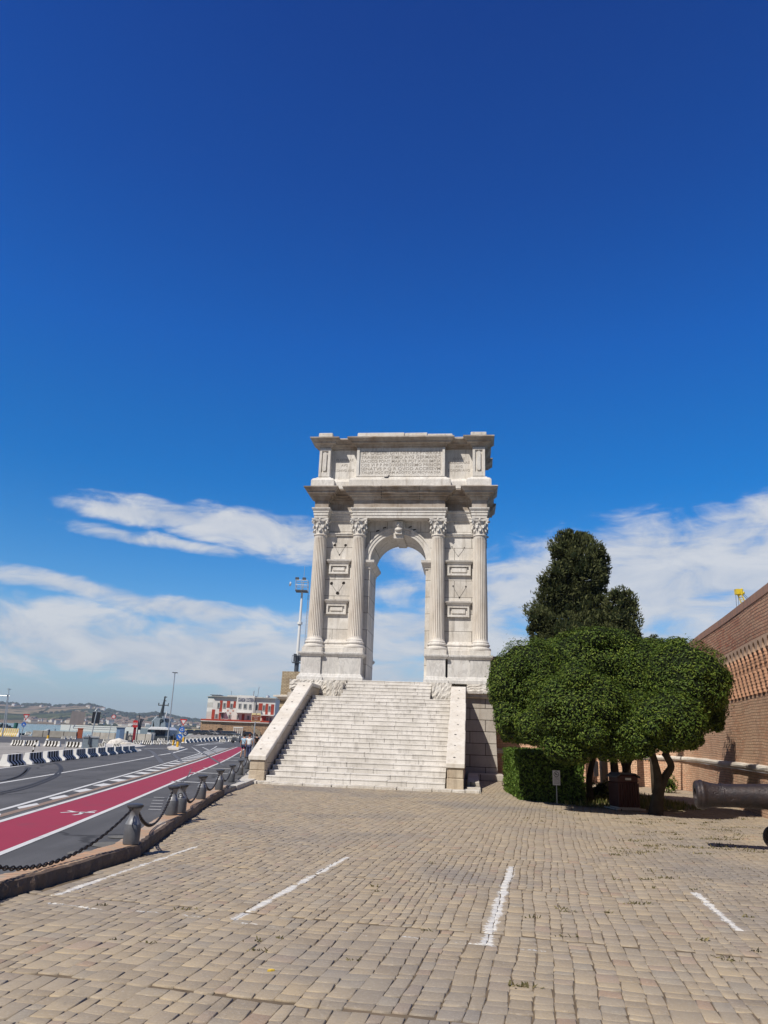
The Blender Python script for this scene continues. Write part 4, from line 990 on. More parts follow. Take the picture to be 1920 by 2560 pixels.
m_pitt = leaf_mat('pittosporum_leaf', (.042, .076, .010), (.075, .120, .015), (.15, .19, .028), rough=.62, trans=.07)
m_cyp = leaf_mat('cypress_leaf', (.05, .06, .022), (.080, .092, .032), (.125, .13, .05), rough=.8, trans=.05)
m_hedge = leaf_mat('hedge_leaf', (.05, .10, .014), (.09, .155, .022), (.15, .22, .04), rough=.65)
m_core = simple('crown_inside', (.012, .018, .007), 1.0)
m_bark = simple('bark', (.06, .048, .036), .95, var=.35, scale=4, bump=1.0)
_kg = np.random.default_rng(77); KV = _kg.normal(size=(10, 3)); KV /= np.linalg.norm(KV, axis=1)[:, None]; PH = _kg.random(10)*6.28
def leaves(blobs, dens, size, aspect, clump=.35, seed=0, depth=.25, upbias=.95, jitn=.5, coresc=.84, nz=.06, spray=0.0, frq=6.0, out_p=.05):
    """leaf quads near the surface of many overlapping ellipsoids; returns V,F and core ellipsoids"""
    g = np.random.default_rng(seed); Vs = []
    B = [(np.array(c), np.array(r)) for c, r in blobs]
    for bi, (c, r) in enumerate(B):
        area = 4*math.pi*((r[0]*r[1])**1.6/3+(r[0]*r[2])**1.6/3+(r[1]*r[2])**1.6/3)**(1/1.6)
        n = int(area*dens)
        d = g.normal(size=(n, 3)); d /= np.linalg.norm(d, axis=1)[:, None]
        bump = 1+.05*np.sin(d[:, 0]*7/clump*.35+bi)*np.sin(d[:, 1]*6/clump*.35+2*bi)*np.sin(d[:, 2]*7/clump*.35+3*bi)*2
        p0 = c+d*r; nn_ = np.zeros(n)
        for q in range(10):
            nn_ += np.sin(p0@KV[q]*frq*(.6+.13*q)+PH[q])/(.8+.1*q)
        nn_ = np.clip(nn_, -1.3, 3.0)
        rad = (1-depth*g.random(n)**2.2)*(1+nz*nn_*.45)*(1+(g.random(n) < out_p)*g.random(n)*.20)
        p = c+d*r*rad[:, None]
        inside = np.zeros(n, bool)
        for bj, (c2, r2) in enumerate(B):
            if bj != bi: inside |= (((p-c2)/r2)**2).sum(1) < .72
        p = p[~inside]; d = d[~inside]; n = len(p)
        if n == 0: continue
        nrm = d/np.maximum(r, .01); nrm /= np.linalg.norm(nrm, axis=1)[:, None]
        nrm = nrm+g.normal(size=(n, 3))*jitn; nrm[:, 2] += upbias; nrm /= np.linalg.norm(nrm, axis=1)[:, None]
        t = np.cross(nrm, g.normal(size=(n, 3)))
        if spray: t = d+np.array([0, 0, .7])+g.normal(size=(n, 3))*spray; nrm = np.cross(t, g.normal(size=(n, 3))); nrm /= np.linalg.norm(nrm, axis=1)[:, None]
        t /= np.linalg.norm(t, axis=1)[:, None]; bb = np.cross(nrm, t)
        L = size*(.6+.8*g.random(n))[:, None]; W_ = L*aspect
        q = np.stack([p-t*L*.5, p-bb*W_*.5+nrm*L*.05, p+t*L*.5, p+bb*W_*.5+nrm*L*.05], 1); Vs.append(q)
    V = np.concatenate(Vs); F = np.arange(len(V)*4).reshape(-1, 4); return V.reshape(-1, 3), F
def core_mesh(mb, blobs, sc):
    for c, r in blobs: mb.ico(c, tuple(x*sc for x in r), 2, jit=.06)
def crown(name, blobs, root, dens, size, aspect, m, seed, sc=.8, **k):
    rl = root.location
    bl = [((c[0]-rl.x, c[1]-rl.y, c[2]-rl.z), r) for c, r in blobs]
    V, F = leaves(bl, dens, size, aspect, seed=seed, **k)
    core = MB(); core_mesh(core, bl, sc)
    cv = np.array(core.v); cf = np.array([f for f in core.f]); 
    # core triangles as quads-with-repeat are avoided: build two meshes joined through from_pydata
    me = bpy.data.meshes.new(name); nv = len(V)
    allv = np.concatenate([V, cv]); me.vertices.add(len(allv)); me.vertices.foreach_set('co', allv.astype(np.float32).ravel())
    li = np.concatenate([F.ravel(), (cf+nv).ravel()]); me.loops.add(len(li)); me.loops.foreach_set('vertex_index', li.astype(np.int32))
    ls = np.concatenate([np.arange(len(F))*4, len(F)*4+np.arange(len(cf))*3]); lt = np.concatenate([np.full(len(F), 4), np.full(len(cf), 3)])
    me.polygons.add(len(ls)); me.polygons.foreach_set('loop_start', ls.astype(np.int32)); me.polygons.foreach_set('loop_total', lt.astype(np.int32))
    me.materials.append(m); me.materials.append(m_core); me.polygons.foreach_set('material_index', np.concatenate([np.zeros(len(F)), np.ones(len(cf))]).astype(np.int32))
    me.update(calc_edges=True); o = bpy.data.objects.new(name, me); COL.objects.link(o); o.parent = root; return o
def pxblob(px, py, rx, ry, Y, rd=None):
    c = at(px, py, Y); d = math.hypot(Y, c.x)*1.02; ax, az_ = rx/FPX*d, ry/FPX*d
    return ((c.x, c.y, c.z), (ax, rd if rd else (ax+az_)*.5, az_))
def trunk(root, chains, name='trunk'):
    mb = MB(); rl = root.location
    for pts, rs in chains: mb.tube([(p[0]-rl.x, p[1]-rl.y, p[2]-rl.z) for p in smooth_line([tuple(p) for p in pts], 4)], list(np.interp(np.linspace(0, 1, (len(pts)-1)*4+1), np.linspace(0, 1, len(rs)), rs)), 8)
    return mb.build(name, m_bark, root, smooth=True)
def lumps(blobs, k, amt, seed, rs=(.3, .48)):
    """small swellings on the surface of the big lobes"""
    g = random.Random(seed); out = list(blobs)
    for c, r in blobs:
        for _ in range(k):
            d = Vector((g.gauss(0, 1), g.gauss(0, 1), g.gauss(0, 1))).normalized()
            s = g.uniform(*rs); out.append(((c[0]+d.x*r[0]*amt, c[1]+d.y*r[1]*amt, c[2]+d.z*r[2]*amt), (r[0]*s, r[1]*s, r[2]*s)))
    return out
# the pittosporums
def tree(name, px, py, Yb, label, cat='tree', group=None):
    b = gz(px, py); return empty(name, (b.x, b.y, 0), 0, label, cat, group)
PG = 'clipped evergreen trees beside the stairs'
tL = tree('evergreen_tree', 1460, 2004, 0, 'clipped round evergreen tree nearest the stairs, its crown lobes touching the basement', 'tree', PG)
bl = [pxblob(1322, 1700, 96, 92, 27.4), pxblob(1285, 1790, 50, 58, 27.2), pxblob(1395, 1640, 66, 40, 29.0), pxblob(1258, 1720, 38, 62, 28.0), pxblob(1345, 1815, 55, 45, 26.2), pxblob(1390, 1760, 40, 70, 27.8)]
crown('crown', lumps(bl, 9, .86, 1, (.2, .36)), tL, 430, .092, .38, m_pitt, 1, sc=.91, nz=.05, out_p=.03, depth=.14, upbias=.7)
b = tL.location; trunk(tL, [([b+Vector((0, 0, -.05)), b+Vector((-.12, 0, .8)), b+Vector((-.05, -.1, 1.7)), b+Vector((-.6, -.6, 3.2))], [.17, .13, .12, .06]), ([b+Vector((.3, .1, -.05)), b+Vector((.22, 0, .7)), b+Vector((.4, 0, 1.5)), b+Vector((.7, -.3, 3))], [.15, .12, .1, .05])])
tC = tree('evergreen_tree', 1545, 2008, 0, 'largest clipped evergreen tree of the group, its wide domed crown hanging over the litter bin', 'tree', PG)
bl = [pxblob(1500, 1655, 128, 82, 27.0), pxblob(1450, 1770, 112, 92, 24.4), pxblob(1590, 1690, 80, 90, 26.4), pxblob(1425, 1862, 66, 42, 24.4), pxblob(1535, 1845, 84, 52, 24.4), pxblob(1575, 1790, 50, 60, 25.6), pxblob(1610, 1625, 50, 30, 28), pxblob(1520, 1730, 70, 70, 26.5)]
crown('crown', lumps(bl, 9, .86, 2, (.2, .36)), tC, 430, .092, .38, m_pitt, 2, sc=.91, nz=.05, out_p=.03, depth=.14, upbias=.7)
b = tC.location; trunk(tC, [([b+Vector((0, 0, -.05)), b+Vector((.0, 0, .6)), b+Vector((-.1, -.1, 1.3)), b+Vector((-.3, -.8, 3.2))], [.22, .17, .15, .08]), ([b+Vector((.35, 0, -.05)), b+Vector((.2, 0, .7)), b+Vector((.5, -.2, 1.6)), b+Vector((1.0, -.5, 3.2))], [.14, .12, .1, .06])])
tR = tree('evergreen_tree', 1643, 2036, 0, 'clipped evergreen tree with a forked crooked trunk, rightmost of the group near the cannon muzzle', 'tree', PG)
bl = [pxblob(1716, 1700, 92, 88, 24.2), pxblob(1655, 1645, 66, 42, 26.5), pxblob(1755, 1755, 50, 66, 24.6), pxblob(1670, 1800, 84, 66, 23.5), pxblob(1640, 1750, 45, 60, 26.0), pxblob(1600, 1835, 60, 46, 23.8), pxblob(1790, 1715, 20, 48, 24.8), pxblob(1710, 1845, 44, 24, 23.8)]
crown('crown', lumps(bl, 9, .86, 3, (.2, .36)), tR, 430, .092, .38, m_pitt, 3, sc=.91, nz=.05, out_p=.03, depth=.14, upbias=.7)
b = tR.location; q = lambda px, py, Y=b.y: at(px, py, Y)
trunk(tR, [([b+Vector((-.05, 0, -.05)), q(1643, 2000), q(1648, 1965), q(1640, 1915), q(1628, 1865), q(1632, 1800)], [.26, .20, .17, .11, .10, .08]), ([q(1650, 1970), q(1664, 1940), q(1678, 1915), q(1665, 1885), q(1672, 1855), q(1685, 1800)], [.17, .13, .115, .11, .10, .06]), ([q(1666, 1892), q(1656, 1885)], [.09, .05])])
tB = tree('evergreen_tree', 1562, 1996, 0, 'slim shaded evergreen stem behind the litter bin, half hidden in the group', 'tree', PG)
bl = [pxblob(1600, 1760, 110, 90, 30), pxblob(1480, 1760, 110, 90, 30.5), pxblob(1700, 1740, 80, 80, 29)]
crown('crown', lumps(bl, 4, .7, 4), tB, 60, .14, .42, m_pitt, 4, sc=.85)
b = tB.location; trunk(tB, [([b+Vector((0, 0, -.05)), b+Vector((.1, 0, 1)), b+Vector((-.1, 0, 2)), b+Vector((.2, 0, 3.2))], [.15, .12, .1, .08])])
# cypresses behind
YC = 41
cy = empty('cypress_tree', (at(1440, 1900, YC).x, YC, 0), 0, 'tall dark ragged cypress rising behind the clipped trees', 'tree', 'cypresses by the wall')
bl = [pxblob(px, py, rx, ry, YC+rnd.uniform(-.6, .6), rx/FPX*YC*.9) for px, py, rx, ry in (
    (1420, 1343, 28, 24), (1450, 1352, 26, 22), (1408, 1372, 34, 30), (1440, 1365, 38, 34), (1480, 1380, 30, 30), (1500, 1405, 24, 40), (1420, 1400, 42, 40), (1455, 1420, 52, 50), (1430, 1460, 52, 45), (1385, 1462, 32, 34),
    (1480, 1475, 38, 38), (1500, 1442, 24, 34), (1398, 1428, 24, 30), (1400, 1500, 50, 48), (1455, 1520, 62, 58), (1365, 1530, 46, 32), (1340, 1545, 26, 22), (1370, 1570, 50, 38), (1420, 1580, 70, 48), (1490, 1560, 50, 60), (1365, 1450, 18, 16), (1385, 1370, 14, 10), (1500, 1600, 70, 40), (1400, 1610, 60, 30))]
crown('crown', lumps(bl, 14, .82, 11, (.22, .36)), cy, 120, .20, .28, m_cyp, 11, sc=.66, depth=.38, nz=.26, spray=.5, frq=3.6, out_p=.3)
trunk(cy, [([(cy.location.x, YC, -.05), (cy.location.x, YC, 6), (at(1430, 1380, YC).x, YC, at(1430, 1400, YC).z)], [.35, .28, .08])])
cy2 = empty('cypress_tree', (at(1565, 1900, 39.5).x, 39.5, 0), 0, 'shorter dark cypress just right of the tall one', 'tree', 'cypresses by the wall')
bl = [pxblob(px, py, rx, ry, 39.5, rx/FPX*39*.9) for px, py, rx, ry in ((1548, 1495, 30, 24), (1570, 1510, 20, 28), (1550, 1540, 36, 42), (1575, 1570, 26, 40), (1550, 1590, 44, 40), (1590, 1600, 14, 36))]
crown('crown', lumps(bl, 14, .82, 12, (.22, .36)), cy2, 130, .19, .28, m_cyp, 12, sc=.68, depth=.38, nz=.26, spray=.5, frq=3.6, out_p=.3)
trunk(cy2, [([(cy2.location.x, 39.5, -.05), (cy2.location.x, 39.5, 8)], [.25, .1])])
cy3 = empty('pine_sprig_tree', (at(1630, 1900, 36).x, 36, 0), 0, 'thin tree top with one small tuft above the clipped crowns, left of the brick wall', 'tree')
bl = [pxblob(px, py, rx, ry, 36, .25) for px, py, rx, ry in ((1612, 1606, 11, 6), (1624, 1600, 13, 9), (1636, 1592, 8, 6), (1620, 1612, 16, 5))]
crown('crown', bl, cy3, 160, .14, .4, m_cyp, 13, sc=.4, depth=.6, jitn=1.0); tp_ = at(1622, 1604, 36)
trunk(cy3, [([(cy3.location.x, 36, -.05), (cy3.location.x, 36, 4.5), (tp_.x, 36, tp_.z)], [.12, .07, .02])])
# hedge
hA = gz(1299, 2000); hB = gz(1390, 2008); hC = gz(1277, 1975)
hd = empty('hedge', (hA.x, hA.y, 0), 0, 'square clipped green hedge between the basement and the small white sign', 'hedge')
hh = 1.72; dr = (hB-hA).normalized(); ba_ = Vector((.06, 1.0, 0)).normalized()
def box_leaves(o, du, dv, Lu, Lv, h, dens, size, seed):
    g = np.random.default_rng(seed); out = []
    U = np.array(du); Vv = np.array(dv); Z = np.array([0, 0, 1.])
    for org, e1, l1, e2, l2, nrm in ((np.zeros(3), U, Lu, Z, h, -Vv), (np.zeros(3), Vv, Lv, Z, h, -U), (Z*h, U, Lu, Vv, Lv, Z), (U*Lu, Vv, Lv, Z, h, U)):
        n = int(l1*l2*dens); a = g.random(n)*l1; b = g.random(n)*l2
        p = org+a[:, None]*e1+b[:, None]*e2+nrm*(g.normal(size=n)*.035+.02*np.sin(a*5)*np.sin(b*6))[:, None]
        nn = nrm+g.normal(size=(n, 3))*.7; nn /= np.linalg.norm(nn, axis=1)[:, None]; t = np.cross(nn, g.normal(size=(n, 3))); t /= np.linalg.norm(t, axis=1)[:, None]; bb = np.cross(nn, t)
        L = size*(.6+.8*g.random(n))[:, None]; out.append(np.stack([p-t*L*.5, p-bb*L*.25, p+t*L*.5, p+bb*L*.25], 1))
    V = np.concatenate(out).reshape(-1, 3); return V, np.arange(len(V)).reshape(-1, 4)
V, F = box_leaves((0, 0, 0), tuple(dr), tuple(ba_), 2.5, 5.4, hh, 420, .10, 21)
np_mesh('foliage', V, F, m_hedge, hd)
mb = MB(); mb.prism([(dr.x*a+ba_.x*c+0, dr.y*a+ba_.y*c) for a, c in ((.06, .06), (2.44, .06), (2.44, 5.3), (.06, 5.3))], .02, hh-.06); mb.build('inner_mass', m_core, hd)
# low shrubs
def shrub(px, py, r, h, label, seed, m=m_pitt, group=None):
    b = gz(px, py); s = empty('shrub', (b.x, b.y, 0), 0, label, 'shrub', group)
    crown('foliage', [((b.x, b.y, h*.5), (r, r, h*.5)), ((b.x+r*.5, b.y, h*.4), (r*.6, r*.6, h*.4)), ((b.x-r*.5, b.y+.1, h*.38), (r*.6, r*.6, h*.38))], s, 120, .17, .3, m, seed, sc=.5, depth=.6, jitn=1.0)
    mb = MB(); mb.tube([(0, 0, 0), (.02, 0, h*.5)], .03, 5); mb.build('stem', m_bark, s)
shrub(1672, 1982, .42, .85, 'small dark shrub at the foot of the brick wall, right of the forked trunk', 31)
shrub(1430, 1990, .55, .9, 'low leafy shrub behind the small white sign', 32)
shrub(1505, 1998, .45, .8, 'low leafy shrub between the tree trunks, left of the litter bin', 33)
# grass under the trees
V = []; g = npr
n = 5200; gx = g.random(n)*6+6.6; gy = g.random(n)*9+26.6; keep = (gx < 11.5)&(gy > 26.4+(gx-7)*0+np.abs(gx-9)*.3); gx, gy = gx[keep], gy[keep]; n = len(gx)
a = g.random(n)*math.pi; h = .06+.12*g.random(n); w_ = .012+.01*g.random(n); lx = (g.random(n)-.5)*.08
q_ = np.stack([np.stack([gx-np.cos(a)*w_, gy-np.sin(a)*w_, np.full(n, .02)], 1), np.stack([gx+np.cos(a)*w_, gy+np.sin(a)*w_, np.full(n, .02)], 1), np.stack([gx+lx+np.cos(a)*w_*.3, gy+lx, .02+h], 1), np.stack([gx+lx-np.cos(a)*w_*.3, gy+lx, .02+h], 1)], 1)
m_grass = leaf_mat('grass_blade', (.10, .13, .03), (.19, .20, .06), (.34, .28, .12), rough=.7)
tag(np_mesh('grass', q_.reshape(-1, 3), np.arange(n*4).reshape(-1, 4), m_grass), kind='stuff')
# weeds in the joints, as in front of the cannon
pts = []
for px, py, s, k in [(rnd.uniform(1540, 1915), rnd.uniform(2045, 2140), rnd.uniform(.06, .2), 26) for _ in range(62)]+[(rnd.uniform(1250, 1900), rnd.uniform(2110, 2420), rnd.uniform(.02, .07), 9) for _ in range(16)]+[(rnd.uniform(250, 1100), rnd.uniform(2120, 2420), rnd.uniform(.02, .06), 8) for _ in range(12)]+[(rnd.uniform(1300, 1480), rnd.uniform(2025, 2060), .08, 8) for _ in range(14)]+[(1612, 2199, .09, 30), (1665, 2196, .1, 34), (1598, 2260, .1, 30), (1300, 2466, .07, 26), (470, 2275, .07, 20)]:
    c_ = gz(px, py)
    for _ in range(k): pts.append((c_.x+rnd.gauss(0, s), c_.y+rnd.gauss(0, s*.35)))
P_ = np.array(pts); n = len(P_); a = g.random(n)*math.pi; h = .008+.03*g.random(n)**2+(g.random(n) < .01)*.04; w_ = .006+.010*g.random(n); dx = (g.random(n)-.5)*.08; dy = (g.random(n)-.5)*.05
ca_, sa_ = np.cos(a)*w_, np.sin(a)*w_
q_ = np.stack([np.stack([P_[:, 0]-ca_, P_[:, 1]-sa_, np.full(n, -.004)], 1), np.stack([P_[:, 0]+ca_, P_[:, 1]+sa_, np.full(n, -.004)], 1), np.stack([P_[:, 0]+dx+ca_*.6, P_[:, 1]+dy+sa_*.6, .004+h], 1), np.stack([P_[:, 0]+dx-ca_*.6, P_[:, 1]+dy-sa_*.6, .004+h], 1)], 1)
tag(np_mesh('joint_weeds', q_.reshape(-1, 3), np.arange(n*4).reshape(-1, 4), leaf_mat('weed', (.11, .10, .045), (.17, .145, .07), (.26, .21, .11), .8)), kind='stuff')
b = gz(677, 2429); lf = MB(); lf.prism([(b.x-.03, b.y-.02), (b.x, b.y-.012), (b.x+.035, b.y+.01), (b.x+.01, b.y+.022), (b.x-.02, b.y+.012)], .004, .018)
tag(lf.build('fallen_leaf', simple('yellow_leaf', (.7, .48, .06), .6)), 'small curled yellow leaf lying on the paving near the front', 'leaf')
# ---- litter bin
b = gz(1562, 2024); bn = empty('litter_bin', (b.x, b.y, 0), R_(8), 'dark red slatted litter bin with a hood, in the shade under the trees', 'litter bin')
m_binr = simple('bin_red', (.055, .013, .014), .45); w_ = .36; Hb = 1.12
mb = MB(); mb.box((-w_, -w_, 0), (w_, w_, .1)); mb.box((-.5, -.5, -.02), (.5, .5, .06)); mb.build('base', m_basement, bn)
mb = MB(); mb.box((-w_+.04, -w_+.04, .1), (w_-.04, w_-.04, .86))
for k in range(9):
    x = -w_+.02+k*(2*w_-.04)/8; mb.box((x-.026, -w_-.01, .1), (x+.026, -w_+.04, .86)); mb.box((x-.026, w_-.04, .1), (x+.026, w_+.01, .86)); mb.box((-w_-.01, x-.026, .1), (-w_+.04, x+.026, .86)); mb.box((w_-.04, x-.026, .1), (w_+.01, x+.026, .86))
mb.build('body', m_binr, bn)
mb = MB(); mb.prismY([(-w_, .86), (w_, .86), (w_, Hb-.08), (w_*.7, Hb), (-w_*.7, Hb), (-w_, Hb-.08)], -w_, w_); hb = mb.build('hood', m_binr, bn, bevel=.03)
mb = MB(); mb.prismY([(-w_-.06, Hb-.1), (-w_*.7, Hb+.01), (w_*.7, Hb+.01), (w_+.06, Hb-.1), (w_+.06, Hb-.06), (w_*.7, Hb+.05), (-w_*.7, Hb+.05), (-w_-.06, Hb-.06)][::1], -w_-.05, w_+.05); mb.build('lid', m_dkst, bn)
mb = MB(); mb.box((-.1, -w_-.02, .95), (.1, -w_-.003, 1.02)); mb.build('sticker', m_white, bn)
# ---- stone pillar in the trees
b = gz(1511, 1990, 0); b = Vector((at(1511, 1956, 33).x, 33, 0)); sp_ = empty('stone_pillar', b, 0, 'pale weathered stone pillar half hidden among the tree trunks', 'stone pillar')
mb = MB(); mb.box((-.14, -.14, 0), (.14, .14, 1.9)); mb.box((-.2, -.2, 0), (.2, .2, .25)); mb.build('shaft', m_newel, sp_, bevel=.02)
mb = MB(); mb.box((-.42, -.05, .75), (-.24, 0, 1.35)); mb.build('plate', m_white, sp_)
# ---- small white sign
b = gz(1393, 2012); sg = empty('notice_sign', (b.x, b.y, 0), R_(-3), 'small white notice with a black ringed roller skate, on a thin post by the hedge', 'sign')
zt_ = at(1393, 1926, b.y).z; zb_ = at(1393, 1963, b.y).z; hw = 8.5/FPX*b.y*1.03
m_black = simple('black_print', (.03, .03, .035), .6); m_signw = simple('sign_white', (.62, .63, .66), .5, var=.05)
mb = MB(); mb.tube([(0, .015, 0), (0, .015, zt_-.05)], .016, 6); mb.build('post', m_galv, sg)
mb = MB(); mb.box((-hw, -.012, zb_), (hw, 0, zt_)); pl_ = mb.build('panel', m_signw, sg)
mb = MB(); r = hw*.72; zc = zt_-hw*1.0; n = 28
vs = [(rr*math.cos(2*math.pi*i/n), -.0145, zc+rr*math.sin(2*math.pi*i/n)) for rr in (r*.78, r) for i in range(n)]
mb.add(vs, [(i, (i+1) % n, n+(i+1) % n, n+i) for i in range(n)])
mb.prismY([(-.45*r, zc-.1*r), (.5*r, zc-.25*r), (.5*r, zc-.02*r), (.1*r, zc+.12*r), (-.05*r, zc+.5*r), (-.4*r, zc+.45*r)], -.0145, -.0121)
for x in (-.35, -.08, .2, .45): mb.lathe([(.08*r, 0), (.08*r, .002)], 8, M=Matrix.Translation((x*r, -.0125, zc-.36*r)) @ Matrix.Rotation(math.pi/2, 4, 'X'))
mb.build('symbol', m_black, sg)
for k, (s, h) in enumerate((('ATTENZIONE', .04), ('AREA PEDONALE', .032), ('VIETATO L USO', .032), ('DI PATTINI E', .032), ('SKATEBOARD', .032))):
    text_mesh('lettering', s, h*1.2, m_black, sg, (0, -.0135, zc-r*1.3-k*(zc-r*1.3-zb_)/5.2), width=hw*1.5, depth=.001)

# ================================================= cannon
m_iron, t, bb = mat('old_iron', (.055, .042, .042), .42, .35)
co = t.node('ShaderNodeTexCoord').outputs['Object']; c = t.mix(t.mapr(t.noise(co, 6, 5, .65), .4, .7), (.030, .025, .028), (.055, .038, .034)); t.l.new(c, bb.inputs['Base Color'])
t.l.new(t.mapr(t.noise(co, 11, 5, .7), .35, .65, .33, .62), bb.inputs['Roughness'])
bn_ = t.node('ShaderNodeBump'); bn_.inputs['Strength'].default_value = .7; bn_.inputs['Distance'].default_value = .02; t.l.new(t.math('ADD', t.noise(co, 13, 5, .7), t.math('MULTIPLY', t.mapr(t.noise(co, 5, 3), .6, .64), -.6)), bn_.inputs['Height']); t.l.new(bn_.outputs[0], bb.inputs['Normal'])
tip = gz(1768, 2112)
zm = 1.0; Mz = Vector((tip.x-zm*SUNV.x/SUNV.z*-1*1.0, tip.y, zm))
Mz = Vector((tip.x+zm*SUNV.x/SUNV.z, tip.y+zm*SUNV.y/SUNV.z, zm))
mz = at(1738, 1986, Mz.y); Mz.z = mz.z; Mz.x = mz.x
ra = math.radians(-12); ax_ = Vector((math.cos(ra), math.sin(ra), .015)).normalized()
cn = empty('cannon', (Mz.x+1.9, Mz.y-.4, 0), 0, 'old black iron cannon on an iron carriage, muzzle pointing left, by the brick wall', 'cannon')
CM = Matrix.Translation(Mz-cn.location) @ ax_.to_track_quat('Z', 'Y').to_matrix().to_4x4()
mr = 31/FPX*math.hypot(Mz.y, Mz.x)*1.0
mb = MB(); s = mr/.30
prof = [(.12, .25), (.125, .0), (.20, -.01), (.255, 0), (.275, .02), (.285, .05), (.278, .075), (.292, .09), (.30, .12), (.292, .15), (.28, .16), (.262, .22), (.245, .30), (.232, .38), (.226, .46), (.226, .50), (.238, .505), (.24, .52), (.238, .54), (.228, .545), (.232, .8), (.245, 1.2), (.262, 1.6), (.275, 1.62), (.278, 1.70), (.275, 1.72), (.30, 2.3), (.33, 2.9), (.35, 2.92), (.35, 3.0), (.33, 3.02), (.26, 3.1), (.1, 3.16), (.07, 3.2), (.11, 3.3), (.1, 3.38), (.02, 3.42)]
mb.lathe([(r*s, z*s) for r, z in prof], 48, M=CM); o = mb.build('barrel', m_iron, cn, auto=40)
mb = MB()
bx = lambda d: (Mz-cn.location)+ax_*d
c = bx(1.55*s+.05)
Yx = Vector((-ax_.y, ax_.x, 0))
for sd_ in (-1, 1):
    off = Yx*sd_*.36
    mb.tube([c+off+Vector((.0, 0, -.05)), c+off+Vector((0.02, 0, -.75))], .09, 8)
    mb.tube([c+off+Vector((.0, 0, -.1)), c+off+Vector((1.6, -.3, -.35)), c+off+Vector((2.2, -.45, -.8))], .08, 8)
mb.tube([c-Yx*.5, c+Yx*.5], .09, 12); mb.tube([c-Yx*.45+Vector((0, 0, -.72)), c+Yx*.45+Vector((0, 0, -.72))], .05, 8); mb.build('carriage', m_iron, cn)
for sd_ in (-1, 1):
    wc = c+Yx*sd_*.47; wc.z = .255
    M2 = Matrix.Translation(wc) @ Yx.to_track_quat('Z', 'Y').to_matrix().to_4x4()
    mb = MB(); mb.lathe([(.05, -.06), (.09, -.07), (.1, -.03), (.2, -.025), (.21, -.05), (.25, -.05), (.255, 0), (.25, .05), (.21, .05), (.2, .025), (.1, .03), (.09, .07), (.05, .06)], 28, M=M2); mb.build('wheel', m_iron, cn, auto=40)

# ================================================= bollards and chain
m_drum = simple('bollard_drum', (.10, .104, .115), .5, .1, var=.2, scale=7); m_bol = simple('bollard_grey', (.21, .213, .225), .42, .2, var=.15, scale=8); m_bold = simple('bollard_cap', (.075, .077, .085), .42, .3); m_chain = simple('chain_iron', (.035, .03, .03), .5, .5)
bol_root = None; hb_ = .70; ns = .3/.33
HB = []
def bollard_build(loc, k, label):
    r = empty('bollard', loc, 0, label, 'bollard', 'grey bollards with chains along the kerb')
    mb = MB(); mb.lathe([(.158, 0), (.162, .01), (.162, .335), (.158, .345)], 28); mb.build('drum', m_drum, r, auto=40)
    mb = MB(); mb.lathe([(.155, .345), (.15, .36), (.118, .42), (.092, .48), (.088, .51), (.10, .56), (.125, .605), (.145, .63)], 28); mb.build('neck', m_bol, r, auto=60)
    mb = MB(); mb.lathe([(.13, .625), (.165, .645), (.17, .66), (.165, .685), (.13, .70), (.05, .708)], 28); mb.build('cap', m_bold, r, auto=40)
    mb = MB()
    for sx in (-1, 1): mb.tube([Vector((0, sx*.155, .63))+Vector((0, .022*math.cos(t), .022*math.sin(t))) for t in np.linspace(0, 2*math.pi, 9)[:-1]], .008, 5, closed=True)
    mb.build('eye', m_chain, r); return r
bl_lab = ['nearest grey bollard, largest in view, standing where the kerb bends', 'left one of the close pair of grey bollards', 'right one of the close pair of grey bollards, carrying a round emblem', 'grey bollard next after the close pair', 'grey bollard at the far end of the stone kerb', 'grey bollard on the pale flagstones, second before the stair newel', 'grey bollard on the flagstones just left of the walkers', 'grey bollard directly left of the stair newel', 'grey bollard half hidden behind the stair newel']
hts = []
b0 = gz(-95, 2190, RZ+.04); b0 = Vector((kerb[1][0]+.0-.22, 8.9, KZ))
bpos = [b0]+[Vector((p.x, p.y, KZ if i < 5 else RZ+.008)) for i, p in enumerate([gz(x, y, KZ if i < 5 else RZ) for i, (x, y) in enumerate(bollard_px)])]
topY = [2010, 1960, 1957, 1940, 1925, 1912, 1903, 1896, 1889]
root0 = bollard_build(bpos[1], 1, bl_lab[0])
H_ = at(327, 2009, bpos[1].y).z-bpos[1].z; sc_ = H_/.70
root0.scale = (sc_*.93, sc_*.93, sc_)
for i, p in enumerate([bpos[0]]+bpos[2:]):
    c = copy_tree(root0); c.location = p; c['label'] = 'grey bollard just outside the left edge, holding the near end of the chain' if i == 0 else bl_lab[i]
    if i == 2:
        mb = MB(); R0 = .07
        vs = [(rr*math.cos(2*math.pi*k/20), -.148, .42+rr*math.sin(2*math.pi*k/20)) for rr in (.045, .075) for k in range(20)]; mb.add(vs, [(k, (k+1) % 20, 20+(k+1) % 20, 20+k) for k in range(20)]); mb.build('emblem', m_bold, c)
